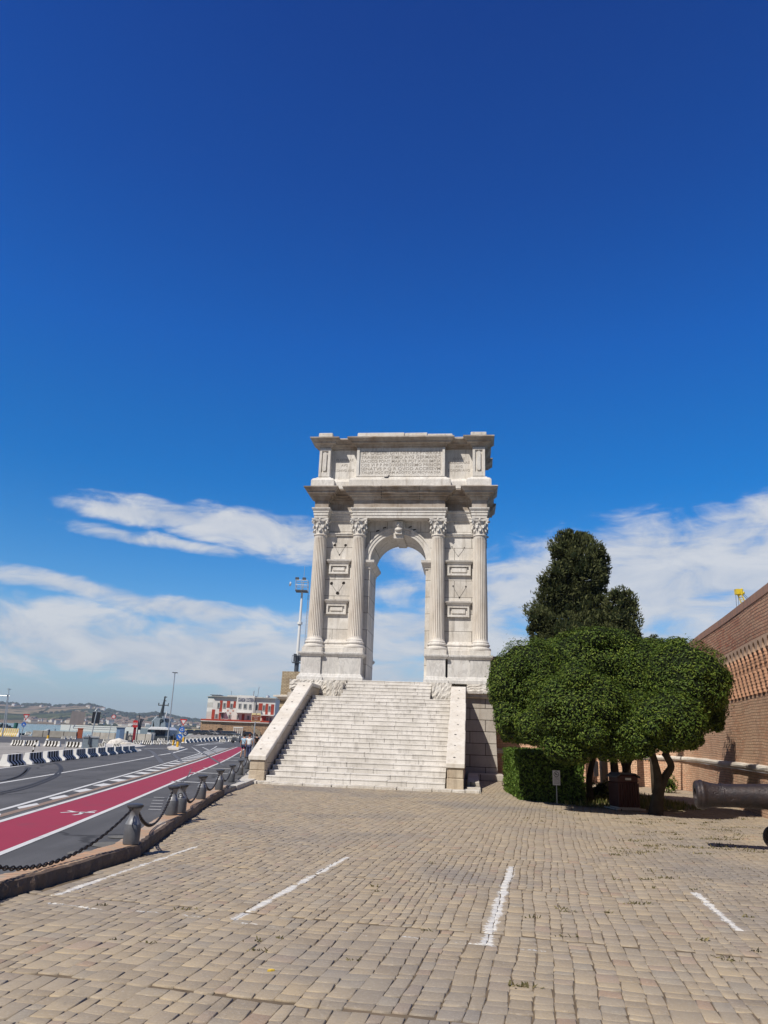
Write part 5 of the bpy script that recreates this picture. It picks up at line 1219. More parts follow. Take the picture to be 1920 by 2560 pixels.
def chain(p, q, sag, label, link=.075):
    p, q = Vector(p), Vector(q); n0 = 60
    f = lambda t: p.lerp(q, t)+Vector((0, 0, -4*sag*t*(1-t)))
    pts = [f(k/200) for k in range(201)]; L = sum((b-a).length for a, b in zip(pts, pts[1:])); n = int(L/link); mb = MB(); acc = 0; j = 0; nxt = link/2; k = 0
    for a, b in zip(pts, pts[1:]):
        d = (b-a).length
        while acc+d >= nxt:
            c = a.lerp(b, (nxt-acc)/d); T = (b-a).normalized(); S = T.cross(Vector((0, 0, 1))).normalized(); U_ = S.cross(T)
            N_ = S if k % 2 else U_; N_ = (N_+ (U_ if k % 2 else S)*.3).normalized()
            mb.tube([c+T*.052*math.cos(t)+N_*.027*math.sin(t) for t in np.linspace(0, 2*math.pi, 11)[:-1]], .0105, 5, closed=True); k += 1; nxt += link
        acc += d
    o = mb.build('chain', m_chain); me = o.data; mid_ = (p+q)/2
    for v in me.vertices: v.co -= mid_
    o.location = mid_; return tag(o, label, 'chain', 'iron chains between the bollards')
ez = .60*sc_
def E(i): return bpos[i]+Vector((0, 0, ez))
pairs = [(0, 1, .50, 'long sagging iron chain in the left foreground'), (1, 2, .48, 'iron chain from the nearest bollard to the close pair'), (3, 4, .46, 'iron chain from the close pair to the next bollard'), (4, 5, .42, 'iron chain between the two bollards at the end of the kerb'), (5, 6, .38, 'iron chain from the kerb end to the first bollard on the flagstones'), (6, 7, .32, 'iron chain leading to the bollard left of the walkers'), (7, 8, .3, 'short far chain to the bollard beside the stair newel')]
for a, b_, sg_, lb in pairs:
    d = (E(b_)-E(a)).normalized()*.14; chain(E(a)+d, E(b_)-d, sg_, lb)
ch = MB()

# ================================================= harbour side
m_jw = simple('barrier_white', (.66, .65, .62), .8, var=.12, scale=3, bump=.3); m_jb = simple('barrier_black', (.028, .022, .016), .8, var=.3, scale=4); m_jy = simple('barrier_yellow', (.62, .42, .06), .8, var=.2)
def jersey_mesh(L=2.0, H=.62, W=.56, ns=4, m_a=0, hatch=0.0, stripe=1):
    """New-Jersey block along +X, length L; painted black stripes are thin raised coats following the profile"""
    pr = [(-W/2, 0), (W/2, 0), (W/2, H*.16), (W*.22, H*.45), (W*.17, H), (-W*.17, H), (-W*.22, H*.45), (-W/2, H*.16)]
    mb = MB(); n = len(pr); e = L*.05
    vs = [(x, y, z) for x in (0, L) for y, z in pr]; 
    vs = [((x+(e if x == 0 else -e)*(z/H)), y, z) for x, y, z in vs]
    mb.add(vs, [tuple(reversed(range(n))), tuple(range(n, 2*n))]+[(i, (i+1) % n, n+(i+1) % n, n+i) for i in range(n)], 0)
    def side(s, z):      # half width at z
        zz = [0, H*.16, H*.45, H]; yy = [W/2, W/2, W*.22, W*.17]; return s*(np.interp(z, zz, yy)+.004)
    for s in (-1, 1):
        for k in range(ns):
            x0 = L*(.14+.78*k/ns); x1 = x0+L*.78/ns*.55
            zs_ = [H*.02, H*.16, H*.45, H*.995]
            for za, zb in zip(zs_, zs_[1:]):
                ha, hb2 = hatch*za/H, hatch*zb/H
                q = [(x0+ha, side(s, za), za), (x1+ha, side(s, za), za), (x1+hb2, side(s, zb), zb), (x0+hb2, side(s, zb), zb)]
                mb.add(q, [(0, 1, 2, 3) if s < 0 else (3, 2, 1, 0)], stripe)
    for s in (-1, 1):    # forklift slots
        for xx in (.22, .68): mb.box((L*xx, min(s*W/2, s*(W/2+.006)), .0), (L*(xx+.12), max(s*W/2, s*(W/2+.006)), H*.1), 1)
    return mb
proto_j = {}
def jersey(x0, y0, x1, y1, hpx, label, group='black and white concrete barriers', kind='bw', Wk=.56, front=0.0):
    a = gz(x0, y0, RZ); b = gz(x1, y1, RZ)
    if front: b = at(x1, y1, a.y); b.z = a.z; b.y += front*(b.x-a.x)
    d = b-a; L = d.length; H = hpx/FPX*math.hypot(a.y, a.x)
    if kind not in proto_j:
        mb = jersey_mesh(hatch=0 if kind == 'bw' else .12, ns=4 if kind != 'yw' else 9)
        proto_j[kind] = mb.build('concrete_barrier', [m_jw if kind != 'yw' else m_jw, m_jb if kind != 'yw' else m_jy]); o = proto_j[kind]
    else: o = proto_j[kind].copy(); COL.objects.link(o)
    o.location = a; o.rotation_euler = (0, 0, math.atan2(d.y, d.x)); o.scale = (L/2.0, Wk/.56*min(1.0, 1.0), H/.62)
    return tag(o, label, 'concrete barrier', group)
words = ['first', 'second', 'third', 'fourth', 'fifth', 'sixth', 'seventh', 'eighth', 'ninth', 'tenth', 'eleventh', 'twelfth', 'thirteenth', 'fourteenth', 'fifteenth', 'sixteenth']
near = [(-4, 1916), (53, 1910), (99, 1905), (139, 1900.5), (174, 1896.5), (203, 1893.2), (230, 1890.2), (254, 1887.6), (275.5, 1885.2), (295, 1883.2), (312, 1881)]
row_dir = None
A0 = gz(53, 1911, RZ); B0 = gz(300, 1884, RZ); rd_ = (B0-A0).normalized()
for i, (px, py) in enumerate(near):
    a = gz(px+ (12 if i == 0 else 10-i*.5), py, RZ); o_ = jersey(px, py, px+5, py-3, 24-i*.85, words[i]+' from the left in the long row of barriers along the white road line', 'barriers lined up along the road edge')
    a = gz(px+10-i*.45, py, RZ); o_.location = a; o_.rotation_euler = (0, 0, math.atan2(rd_.y, rd_.x)); o_.scale = (1.0*1.02, 1.15, (24-i*1.05)/FPX*math.hypot(a.x, a.y)/.62)
back = [(28, 1863.5, 62, 1864), (61, 1864.5, 97, 1865), (110, 1865.5, 150, 1866.5), (163, 1867.5, 205, 1868.5), (243, 1871, 262, 1872)]
for i, b_ in enumerate(back): jersey(*b_, 11.5, words[i]+' from the left in the short row of barriers standing on the pale quay ground', 'barriers on the quay ground', front=.05)
third = [(257, 1857.5, 273, 1857.5), (278, 1858.5, 294, 1858.8), (281, 1869, 300, 1869), (332, 1860, 352, 1860.5), (354, 1860.5, 380, 1860.5), (382, 1860.5, 401, 1860.5), (402, 1860.5, 420, 1860), (421, 1860, 440, 1859)]
for i, b_ in enumerate(third): jersey(*b_, 8.5, words[i]+' from the left in the broken line of barriers by the grey workboat', 'barriers by the workboat', 'bws', front=.05)
for i in range(11):
    x = 462+i*9.6; y = 1857.5-i*.75; jersey(x, y, x+6.5, y-.9, 8.0, words[i]+' from the left in the slanting line of barriers right of the roundabout signs', 'slanting barriers beyond the road')
for i in range(13):
    x = 440+i*12.2; y = 1849.5-i*.38; jersey(x, y, x+10.5, y-.3, 5.5, words[i]+' from the left in the distant line of barriers in front of the parked cars', 'distant barriers before the cars', front=.05)
for i, (x, y) in enumerate(((368+0, 1851), (375, 1851), (424, 1850), (438, 1849))): pass
mtx = [(393, 1852.5, 412, 1852.5), (425, 1852, 440, 1851.5), (548, 1855, 564, 1853.8), (570, 1854, 590, 1852.5), (154, 1847.5, 163, 1847.7), (167, 1847.8, 175, 1848), (177, 1848, 190, 1848.3)]
lbm = ['small barrier in front of the workboat bow', 'small barrier behind the blue roundabout sign', 'barrier just left of the parked motor scooter', 'barrier beside the walkers, at the end of the road', 'first small white barrier under the big grey board', 'second small white barrier under the big grey board', 'third small white barrier, beside the orange box']
for b_, l in zip(mtx, lbm): jersey(*b_, 6.5, l, 'scattered barriers on the quay', 'bws', front=.05)
jersey(-12, 1840, 47, 1840.5, 17, 'long yellow and white striped barrier at the left edge of the quay', 'yellow barrier', 'yw', front=.05); bpy.data.objects[-1 if False else proto_j['yw'].name]['category'] = 'concrete barrier'
del proto_j['yw']['group']
jersey(63, 1837, 79, 1837.5, 7, 'short white barrier with slanted stripes right of the yellow barrier', 'scattered barriers on the quay', 'bws', front=.05)
# generic helpers for far objects: local frame facing the camera
def far(name, px, py, label, cat, z=RZ, Y=None, group=None):
    b = gz(px, py, z) if Y is None else Vector((at(px, py, Y).x, Y, z))
    r = empty(name, b, -math.atan2(b.x, b.y), label, cat, group); d = math.hypot(b.x, b.y); s = d/FPX*1.0
    return r, s, (lambda x, y: ((x-px)*s*.93, 0, (py-y)*s))      # scale metres per pixel
def disc(mb, c, r, t=.03, n=20, mi=0):
    mb.prismY([(c[0]+r*math.cos(2*math.pi*k/n), c[2]+r*math.sin(2*math.pi*k/n)) for k in range(n)], c[1]-t, c[1], mi)
m_sblue = simple('sign_blue', (.02, .14, .55), .5, var=.05); m_sdblue = simple('sign_back_blue', (.01, .03, .12), .5); m_sred = simple('sign_red', (.60, .03, .03), .5, var=.05); m_sgrey = simple('sign_back_grey', (.27, .245, .235), .6, .0, var=.12, scale=1.5)
m_yel = simple('marker_yellow', (.75, .42, .02), .5); m_brown = simple('sign_brown', (.20, .055, .03), .5); m_dred = simple('dark_red_paint', (.25, .015, .03), .5); m_orange = simple('orange_box', (.40, .10, .045), .7); m_lblue = simple('pale_blue_panel', (.20, .32, .48), .6); m_cab = simple('cabinet_grey', (.22, .27, .31), .6)
def tri(mb, c, w_, h, y, mi=0, t=.02, inv=True): mb.prismY([(c[0]-w_/2, c[2]+h/2), (c[0], c[2]-h/2), (c[0]+w_/2, c[2]+h/2)] if inv else [(c[0]-w_/2, c[2]-h/2), (c[0]+w_/2, c[2]-h/2), (c[0], c[2]+h/2)], y-t, y, mi)
def yield_sign(root, c, w_, h, par=None):
    mb = MB(); tri(mb, c, w_, h, -.05, 0); o = mb.build('yield_triangle', m_sred, root); mb = MB(); tri(mb, (c[0], 0, c[2]+h*.03), w_*.62, h*.60, -.074, 0, .006); mb.build('triangle_face', m_white, o); return o
# left sign group
r, s, f = far('road_sign', 50, 1853, 'post with a red edged yield triangle above a blue disc, at the far left', 'road sign')
mb = MB(); mb.tube([f(50, 1853), f(53.5, 1796)], .05, 6); mb.build('post', m_galv, r); yield_sign(r, f(54.5, 1803.5), 13*s, 14*s)
mb = MB(); c = f(52, 1818); disc(mb, (c[0], -.06, c[2]), 4.8*s); o = mb.build('blue_disc', m_sblue, r); mb = MB(); tri(mb, c, 4.5*s, 4*s, -.095, inv=False); mb.build('arrow', m_white, o)
# posts
r, s, f = far('striped_post', 79, 1887, 'leaning thin post with black and white bands behind the barriers', 'post')
for k in range(6):
    a = f(79+k*1.1, 1887-k*5.2); b_ = f(79+(k+1)*1.1, 1887-(k+1)*5.2); mb = MB(); mb.tube([a, b_], .06, 6); mb.build('band', m_jb if k % 2 else m_jw, r)
r, s, f = far('marker_post', 159, 1881, 'thin bare grey post behind the fourth barrier of the row', 'post'); mb = MB(); mb.tube([f(159, 1881), f(161, 1858)], .04, 6); mb.build('post', m_galv, r)
r, s, f = far('delineator', 119, 1850, 'black and yellow marker post standing alone on the quay', 'marker post'); mb = MB(); mb.tube([f(119, 1850), f(119, 1840)], 2.4*s, 8); mb.build('yellow_base', m_yel, r); mb = MB(); mb.tube([f(119, 1840), f(119.5, 1828)], 1.8*s, 8); mb.build('black_top', m_dkst, r); mb = MB(); mb.lathe([(4*s, 0), (3*s, .12), (1.5*s, .2)], 10); mb.build('foot', m_jw, r)
# cabinet
r, s, f = far('electrical_cabinet', 224, 1878, 'grey metal electrical cabinet with a bent pipe, behind the row of barriers', 'cabinet')
a = f(206, 1878); b_ = f(241, 1849); mb = MB(); mb.box((a[0], -.35, 0), (b_[0], .35, b_[2])); mb.build('body', m_cab, r, bevel=.02); mb = MB()
mb.box((a[0]-.05, -.4, b_[2]), (b_[0]+.05, .4, b_[2]+.08)); mb.build('lid', m_galv, r)
mb = MB(); mb.box((-.02+a[0]*.0, -.365, .1), (.02, -.35, b_[2]-.05)); mb.build('door_gap', m_dkst, r)
mb = MB(); mb.tube([f(219, 1846), f(219, 1862), f(227, 1867), f(227, 1877)], .06, 6); o = mb.build('pipe', m_dkst, r); 
for v in o.data.vertices: v.co.y -= .45
# big grey board, dark board
r, s, f = far('sign_board_back', 170, 1845, 'large plain grey back of a road sign board on thin legs', 'sign board'); mb = MB(); a = f(167.5, 1816); b_ = f(201, 1788); mb.prismY([(a[0], a[2]), (b_[0]-.1, a[2]+.02), (b_[0], b_[2]), (a[0]+.15, b_[2]+.05)], -.05, 0); mb.build('board', m_sgrey, r)
mb = MB(); mb.tube([f(168, 1845), f(172, 1816)], .06, 5); mb.tube([f(178, 1823), f(181, 1816)], .09, 5); mb.build('legs', m_galv, r)
r, s, f = far('direction_board', 227, 1853, 'tall black rectangular board seen from behind on a leaning pole with a small roof bracket', 'sign board'); mb = MB(); a = f(222, 1814.5); b_ = f(240.5, 1790); mb.box((a[0], -.02, a[2]), (b_[0], .04, b_[2])); mb.build('board', simple('board_black', (.018, .022, .032), .6), r)
mb = MB(); mb.tube([f(226, 1853), f(231, 1789)], .075, 6); mb.build('pole', m_galv, r); mb = MB(); mb.tube([f(227, 1788), f(232, 1781), f(237, 1789)], .05, 5); mb.box((a[0], -.06, b_[2]), (b_[0], .06, b_[2]+.08)); mb.build('bracket', m_galv, r)
# round prohibition sign
r, s, f = far('speed_sign', 269, 1852, 'small round red edged sign on a tall thin pole, left of the blue booth', 'road sign'); mb = MB(); mb.tube([f(269, 1852), f(275, 1792)], .045, 5); mb.build('pole', m_galv, r)
mb = MB(); c = f(275.5, 1799.5); disc(mb, (c[0], -.06, c[2]), 4.6*s); o = mb.build('red_ring', m_sred, r); mb = MB(); disc(mb, (c[0], -.092, c[2]), 3.3*s, .004); mb.build('face', simple('sign_pinkwhite', (.75, .62, .6), .5), o)
# booth
r, s, f = far('booth', 302, 1853, 'pale blue boxy booth with a darker shutter side on the quay', 'booth'); a = f(289, 1853); b_ = f(308, 1824); mb = MB(); mb.box((a[0], -.6, 0), (b_[0], 1.0, b_[2])); mb.build('body', m_lblue, r); mb = MB(); mb.box((f(297, 0)[0], -.64, .1), (b_[0]-.05, -.6, b_[2]-.15)); mb.build('shutter', simple('shutter_blue', (.13, .20, .32), .6), r); mb = MB(); mb.box((a[0]-.1, -.7, b_[2]), (b_[0]+.1, 1.1, b_[2]+.1)); mb.build('roof', m_galv, r)
# SOS
r, s, f = far('sos_sign', 332, 1854, 'red SOS sign on a red column beside a black post on the quay', 'sos column'); mb = MB(); mb.box((f(330, 0)[0], -.12, 0), (f(336.5, 0)[0], .12, f(0, 1822)[2])); mb.build('column', m_dred, r)
mb = MB(); a = f(327, 1823.5); b_ = f(338.5, 1807.5); k_ = 2*s; mb.prismY([(a[0]+k_, a[2]), (b_[0]-k_, a[2]), (b_[0], a[2]+k_), (b_[0], b_[2]-k_), (b_[0]-k_, b_[2]), (a[0]+k_, b_[2]), (a[0], b_[2]-k_), (a[0], a[2]+k_)], -.2, -.13); mb.build('sign_face', m_sred, r)
text_mesh('lettering', 'SOS', 7*s, m_jw, r, ((a[0]+b_[0])/2, -.205, (a[2]+b_[2])/2), width=9.5*s, depth=.002, bold=.02)
mb = MB(); mb.tube([f(340, 1854), f(340, 1795)], .07, 5); mb.build('post', m_dkst, r)
mb = MB(); mb.prismY([(f(341, 0)[0], f(0, 1828)[2]), (f(347, 0)[0], f(0, 1828)[2]), (f(348, 0)[0], f(0, 1812)[2]), (f(353, 0)[0], f(0, 1804)[2]), (f(343, 0)[0], f(0, 1803)[2])], .1, .5); mb.build('hopper', m_dkst, r)
# small dark machine and tarpaulined heap
r, s, f = far('work_platform', 316, 1860, 'small dark scissor shaped machine frame with a canopy in front of the red column', 'machine')
mb = MB(); mb.prismY([(f(304, 0)[0], .35), (f(308, 0)[0], .05), (f(330, 0)[0], .05), (f(333, 0)[0], .3), (f(326, 0)[0], .2), (f(311, 0)[0], .2)], -.3, .3); mb.tube([f(314, 1858), f(315, 1832)], .14, 6); mb.tube([f(318, 1842), f(328, 1842)], .08, 5); mb.tube([f(326, 1842), f(327, 1858)], .06, 5); mb.tube([f(319, 1842), f(318, 1858)], .06, 5); mb.build('frame', m_dkst, r)
r, s, f = far('rubble_heap', 303, 1862, 'low pale heap of rubble with a flat kerbed edge, left of the dark machine', 'heap'); mb = MB()
for c_, rr in (((-.3, .3, .2), (1.0, .5, .45)), ((.5, .2, .1), (.9, .5, .25)), ((-.9, .2, .05), (.7, .4, .2))): mb.ico(c_, rr, 2, jit=.15)
mb.build('heap', m_rough, r)
mb = MB(); a = gz(262, 1868, RZ); b_ = gz(366, 1868, RZ); mb.add([(p.x, p.y, RZ+.07) for p in [gz(*q, RZ) for q in ((262, 1868.5), (340, 1869.5), (366, 1866.5), (345, 1862), (330, 1860.5), (262, 1861))]], [tuple(range(6))]); k0 = len(mb.v)
mb.v += [(x, y, RZ-.05) for x, y, z in mb.v[:6]]; 
for i in range(6): mb.f.append((i+6, (i+1) % 6+6, (i+1) % 6, i)); mb.m.append(0)
tag(mb.build('traffic_island', m_flag), kind='structure')
# roundabout island with signs
mb = MB(); P6 = [gz(*q, RZ) for q in ((357, 1871), (372, 1875), (432, 1875.5), (462, 1872), (440, 1868), (380, 1867.5))]
P7 = [gz(*q, RZ) for q in ((422, 1874.5), (446, 1875.5), (462, 1872), (446, 1867.5), (428, 1867.5), (418, 1870))]
vs = [(p.x, p.y, RZ+.13) for p in P7]+[(p.x, p.y, RZ-.05) for p in P7]; mb.add(vs, [tuple(range(6))]+[(i+6, (i+1) % 6+6, (i+1) % 6, i) for i in range(6)]); tag(mb.build('roundabout_island', m_rough), kind='structure')
r, s, f = far('roundabout_signs', 446, 1873, 'post with a yield triangle and two blue arrow discs on the small white island', 'road sign', z=RZ+.1)
mb = MB(); mb.tube([f(449, 1873), f(450.5, 1808)], .05, 6); mb.build('post', m_galv, r); yield_sign(r, f(451, 1813.5), 16.5*s, 15*s)
def arrow_disc(r, f, s, px, py, rad, m_, kind, y=-.06):
    c = f(px, py); mb = MB(); disc(mb, (c[0], y, c[2]), rad*s); o = mb.build('blue_disc', m_, r); mb = MB(); R2 = rad*s
    if kind == 'down':
        mb.add([(c[0]+p*R2, y-.035, c[2]+q_*R2) for p, q_ in ((-.5, .35), (-.3, .55), (.2, -.0), (.4, .2), (.45, -.5), (-.2, -.45), (0, -.25))], [tuple(range(7))])
    else:
        for k in range(3):
            a0 = 2*math.pi*k/3+.4; pts = [(c[0]+.5*R2*math.cos(a0+t), c[2]+.5*R2*math.sin(a0+t)) for t in np.linspace(0, 1.1, 5)]; pin = [(c[0]+.3*R2*math.cos(a0+t), c[2]+.3*R2*math.sin(a0+t)) for t in np.linspace(1.1, 0, 5)]; mb.add([(x, y-.035, z) for x, z in pts+pin], [tuple(range(10))])
            a1 = a0+1.5; mb.add([(c[0]+rr*R2*math.cos(t), y-.036, c[2]+rr*R2*math.sin(t)) for rr, t in ((.15, a0+1.1), (.68, a0+1.05), (.42, a1+.15))], [(0, 1, 2)])
    mb.build('arrow', m_jw, o)
arrow_disc(r, f, s, 449, 1829.5, 6.5, m_sblue, 'round'); arrow_disc(r, f, s, 445, 1845.5, 6.7, m_sblue, 'down', -.15)
r2, s2, f2 = far('blue_disc_sign', 461, 1858, 'darker blue disc turned away behind the roundabout signs', 'road sign'); mb = MB(); mb.tube([f2(460, 1858), f2(460.5, 1836)], .05, 5); mb.build('post', m_dkst, r2); arrow_disc(r2, f2, s2, 461, 1836, 6.5, m_sdblue, 'round'); r2.rotation_euler.z -= .5
for i, (px, py, h, bk, l) in enumerate(((443, 1871, 15, 0, 'short fat yellow marker cylinder under the lower blue disc'), (432, 1866, 14, 14, 'yellow marker post with a tall black top left of the blue discs'), (458.5, 1857, 12, 0, 'yellow marker cylinder under the dark blue disc'))):
    r, s, f = far('delineator', px, py, l, 'marker post', group='yellow marker posts at the roundabout'); mb = MB(); rr = 2.9*s if i != 1 else 2.0*s; mb.tube([(0, 0, 0), (0, 0, h*s)], rr, 10); mb.build('yellow_cylinder', m_yel, r)
    mb = MB(); mb.lathe([(rr*1.8, 0), (rr*1.2, .1)], 10); mb.build('foot', m_jw, r)
    if bk: mb = MB(); mb.tube([(0, 0, h*s), (0, 0, (h+bk)*s)], rr*.8, 8); mb.build('black_top', m_dkst, r)
# brown tourist sign
r, s, f = far('tourist_sign', 636, 1880, 'brown tourist direction sign with a yellow header on a grey pole, behind the walkers', 'road sign', Y=66)
s = math.hypot(r.location.x, 66)/FPX; zt_ = at(640, 1783, 66).z-RZ; zb_ = at(640, 1804, 66).z-RZ; X = lambda px: (at(px, 1800, 66).x-r.location.x)
mb = MB(); mb.tube([(X(636), .03, 0), (X(638.5), .03, zb_)], .05, 6); mb.tube([(X(638.5), .03, zb_), (X(639), .03, zt_-.1)], .05, 6); mb.build('pole', m_galv, r)
mb = MB(); mb.box((X(628.5), -.02, zb_), (X(651), .02, zt_)); o = mb.build('panel', simple('sign_cream', (.66, .55, .30), .5), r, bevel=.01)
mb = MB(); mb.box((X(629.5), -.026, zb_+.06), (X(650), -.0205, zt_-.22*(zt_-zb_))); o2 = mb.build('brown_field', m_brown, r)
wd = X(650)-X(629.5); hh_ = zt_-zb_
for k, (t_, a_) in enumerate((('ARCO DI TRAIANO', .62), ('PORTO', .42), ('CENTRO', .24))): text_mesh('lettering', t_, hh_*.13, m_jw, r, ((X(629.5)+X(650))/2, -.028, zb_+hh_*a_), width=wd*(.85 if k == 0 else .4), depth=.001)
mb = MB(); disc(mb, (X(639.5), -.021, zt_-.1*hh_), .07*hh_, .006); mb.build('emblem', m_black, o)
# lamp posts
def mast(px0, py0, px1, py1, Y, label, group=None, arm=None, w0=.16, head=1):
    b = at(px0, py0, Y); t_ = at(px1, py1, Y); r = empty('street_lamp', (b.x, Y, RZ), 0, label, 'lamp post', group); H = t_.z-RZ; dx = t_.x-b.x
    mb = MB(); mb.tube([(0, 0, 0), (dx, 0, H)], [w0, w0*.55], 8); mb.build('pole', m_galv, r)
    mb = MB(); sx = Y/FPX
    for sd_ in ((-1, 1) if head == 1 else (0,)):
        mb.tube([(dx, 0, H), (dx+sd_*3.2*sx, 0, H+1.4*sx)], w0*.5, 6)
        mb.box((dx+sd_*3.2*sx-2*sx, -.4, H+.6*sx), (dx+sd_*3.2*sx+2*sx, .4, H+2.0*sx))
    mb.build('lamp_head', m_dkst if head else m_galv, r)
    if arm: mb = MB(); p = at(arm[0], arm[1], Y); q = at(arm[2], arm[3], Y); mb.tube([(p.x-b.x, 0, p.z-RZ), (q.x-b.x, 0, q.z-RZ)], w0*.6, 6); mb.build('arm', m_galv, r)
mast(421, 1832, 437.5, 1683, 105, 'tall slender twin headed street lamp beside the grey patrol boat', w0=.10)
mast(13, 1832, 22.5, 1724, 118, 'tall street lamp with a flat round head near the left edge', 'lamp posts at the left edge', head=0, w0=.09)
mast(6, 1840, 19, 1739, 104, 'lamp post with a long horizontal arm reaching out of the picture at the left', 'lamp posts at the left edge', arm=(-20, 1738.5, 24, 1740), head=0, w0=.09)
# concrete quay walls
def wallseg(name, pxs, Y, y1, y0, m_, label, thick=.8, cat='wall', z0=None):
    a = at(pxs[0], y0, Y); b = at(pxs[1], y0, Y); zt_ = at((pxs[0]+pxs[1])/2, y1, Y).z; zb_ = RZ-.02 if z0 is None else z0
    mb = MB(); mb.box((0, 0, 0), (b.x-a.x, thick, zt_-zb_)); o = mb.build(name, m_); o.location = (a.x, Y, zb_); return tag(o, label, cat)
m_cw = stone('quay_wall_stone', (.55, .52, .46), (.42, .39, .34), blocks=(2.2, 1.4, .05), streak=.6, stain_amt=.6, fine_scale=2); m_cg = stone('quay_block', (.36, .34, .30), (.27, .25, .22), blocks=(3, 1.6, .06), streak=.5, stain_amt=.5, fine_scale=2)
wallseg('quay_wall', (80, 190), 112, 1827.5, 1840, m_cg, 'weathered grey concrete quay wall on the left, below the moored yachts')
wallseg('quay_wall', (230, 378), 113, 1833, 1845, m_cw, 'pale cream concrete quay wall behind the SOS column')
wallseg('breakwater', (150, 500), 420, 1817.5, 1828, m_jw, 'long low white breakwater wall across the harbour', 6, 'breakwater', -1.3)
wallseg('breakwater', (440, 512), 330, 1823, 1833, simple('yellow_wall', (.55, .48, .28), .8), 'low yellowish harbour wall left of the brick bastion', 4, 'wall')
r, s, f = far('orange_box', 197, 1846, 'rusty orange box standing on the quay under the moored boats', 'box'); mb = MB(); a = f(192, 1846); b_ = f(204, 1825.5); mb.box((a[0], -.5, 0), (b_[0], .5, b_[2])); mb.box((a[0]-.05, -.55, b_[2]), (b_[0]+.05, .55, b_[2]+.1)); o = mb.build('orange_box', m_orange, bevel=.03); o.location = r.location; o.rotation_euler = r.rotation_euler; tag(o, r['label'], 'box'); bpy.data.objects.remove(r); o.name = 'orange_box'
# ---- boats (hull + cabin + windows)
m_hb = simple('hull_blue_grey', (.16, .22, .30), .5); m_hw = simple('hull_white', (.68, .69, .70), .4); m_hr = simple('hull_dark_red', (.16, .03, .03), .5); m_win = simple('boat_window', (.02, .03, .05), .15); m_gs = simple('navy_grey', (.24, .28, .32), .5); m_dgs = simple('navy_dark', (.04, .05, .06), .5); m_gt = simple('green_tank', (.03, .12, .10), .5)
def hull(mb, L, W_, H, bow=.28, z0=-.3):
    pts = []
    for k in range(9):
        t = k/8; x = -L/2+L*t; w_ = W_/2*(1 if t < 1-bow else math.cos((t-(1-bow))/bow*math.pi/2)**.7); pts.append((x, max(w_, .02), H*(1+.25*t**3)))
    vs = []
    for x, w_, h in pts: vs += [(x, -w_*.6, z0), (x, -w_, h), (x, w_, h), (x, w_*.6, z0)]
    fs = [];
    for k in range(8):
        for j in range(3): a = k*4+j; fs.append((a, a+4, a+5, a+1))
        fs.append((k*4+3, k*4+7, k*4+4, k*4))
    fs += [(0, 1, 2, 3), (35, 34, 33, 32)]; mb.add(vs, [tuple(reversed(f_)) for f_ in fs])
def boat(name, px, py, Y, wpx, label, mhull, msup=None, rz=0.0, hk=.10, sup=.5, supk=.12, group=None, cat='boat', mastk=0):
    c = at(px, py, Y); L = wpx*Y/FPX*1.04; r = empty(name, (c.x, Y, -1.2), rz, label, cat, group)
    mb = MB(); H = L*hk; hull(mb, L, L*.26, H); mb.build('hull', mhull, r, auto=50); msup = msup or m_hw
    mb = MB(); h2 = L*supk; mb.prismY([(-L*.36, H*.95), (L*.22*sup*2, H*.95), (L*.10*sup*2, H+h2), (-L*.30, H+h2)], -L*.09, L*.09); mb.build('cabin', msup, r, bevel=L*.004)
    for k in range(4): x = -L*.26+k*L*.1; mb = MB(); mb.box((x, -L*.09-.03, H+h2*.35), (x+L*.06, -L*.09-.003, H+h2*.75)); mb.build('window', m_win, r)
    if mastk: mb = MB(); mb.tube([(-L*.05, 0, H+h2*.5), (-L*.05, 0, H+L*mastk)], L*.004+.03, 5); mb.build('mast', m_galv, r)
    return r, L, H
r, L, H = boat('yacht', 122, 1826, 175, 66, 'large motor yacht with a blue grey hull and white swept superstructure', m_hb, hk=.16, supk=.10, cat='yacht', rz=.15, mastk=.0)
mb = MB(); mb.prismY([(-L*.55, H*.95), (-L*.12, H*1.0), (L*.02, H*1.9), (-L*.01, H*2.0), (-L*.1, H*1.75), (-L*.28, H*1.55)], -L*.13, L*.1); mb.build('swept_deck', m_hw, r); mb = MB(); mb.tube([(L*.2, 0, H), (L*.2, 0, H*2.1)], .18, 6); mb.build('mast', m_galv, r)
bs = [(195, 1829, 190, 60, m_hr, .05, .06, 'white motor boat with a dark red hull lying below the grey sign board'), (232, 1829, 210, 34, m_hb, .10, .10, 'small blue hulled boat behind the black board'), (258, 1831, 170, 38, m_hw, .10, .09, 'white boat with a pale canopy left of the round sign'), (290, 1828, 230, 40, m_hw, .09, .08, 'white boat far behind the pale blue booth'), (318, 1829, 200, 30, m_hb, .11, .12, 'blue grey boat just right of the booth'), (345, 1828, 210, 34, m_hw, .09, .08, 'white boat moored behind the SOS column'), (437, 1832, 230, 30, m_hw, .1, .1, 'small white boat right of the workboat')]
for px, py, Y, wp_, mh, hk, sk, lb in bs: boat('moored_boat', px, py, Y, wp_, lb, mh, hk=hk, supk=sk, rz=rnd.uniform(-.3, .3), group='boats moored along the quay', mastk=rnd.choice([0, .25]))
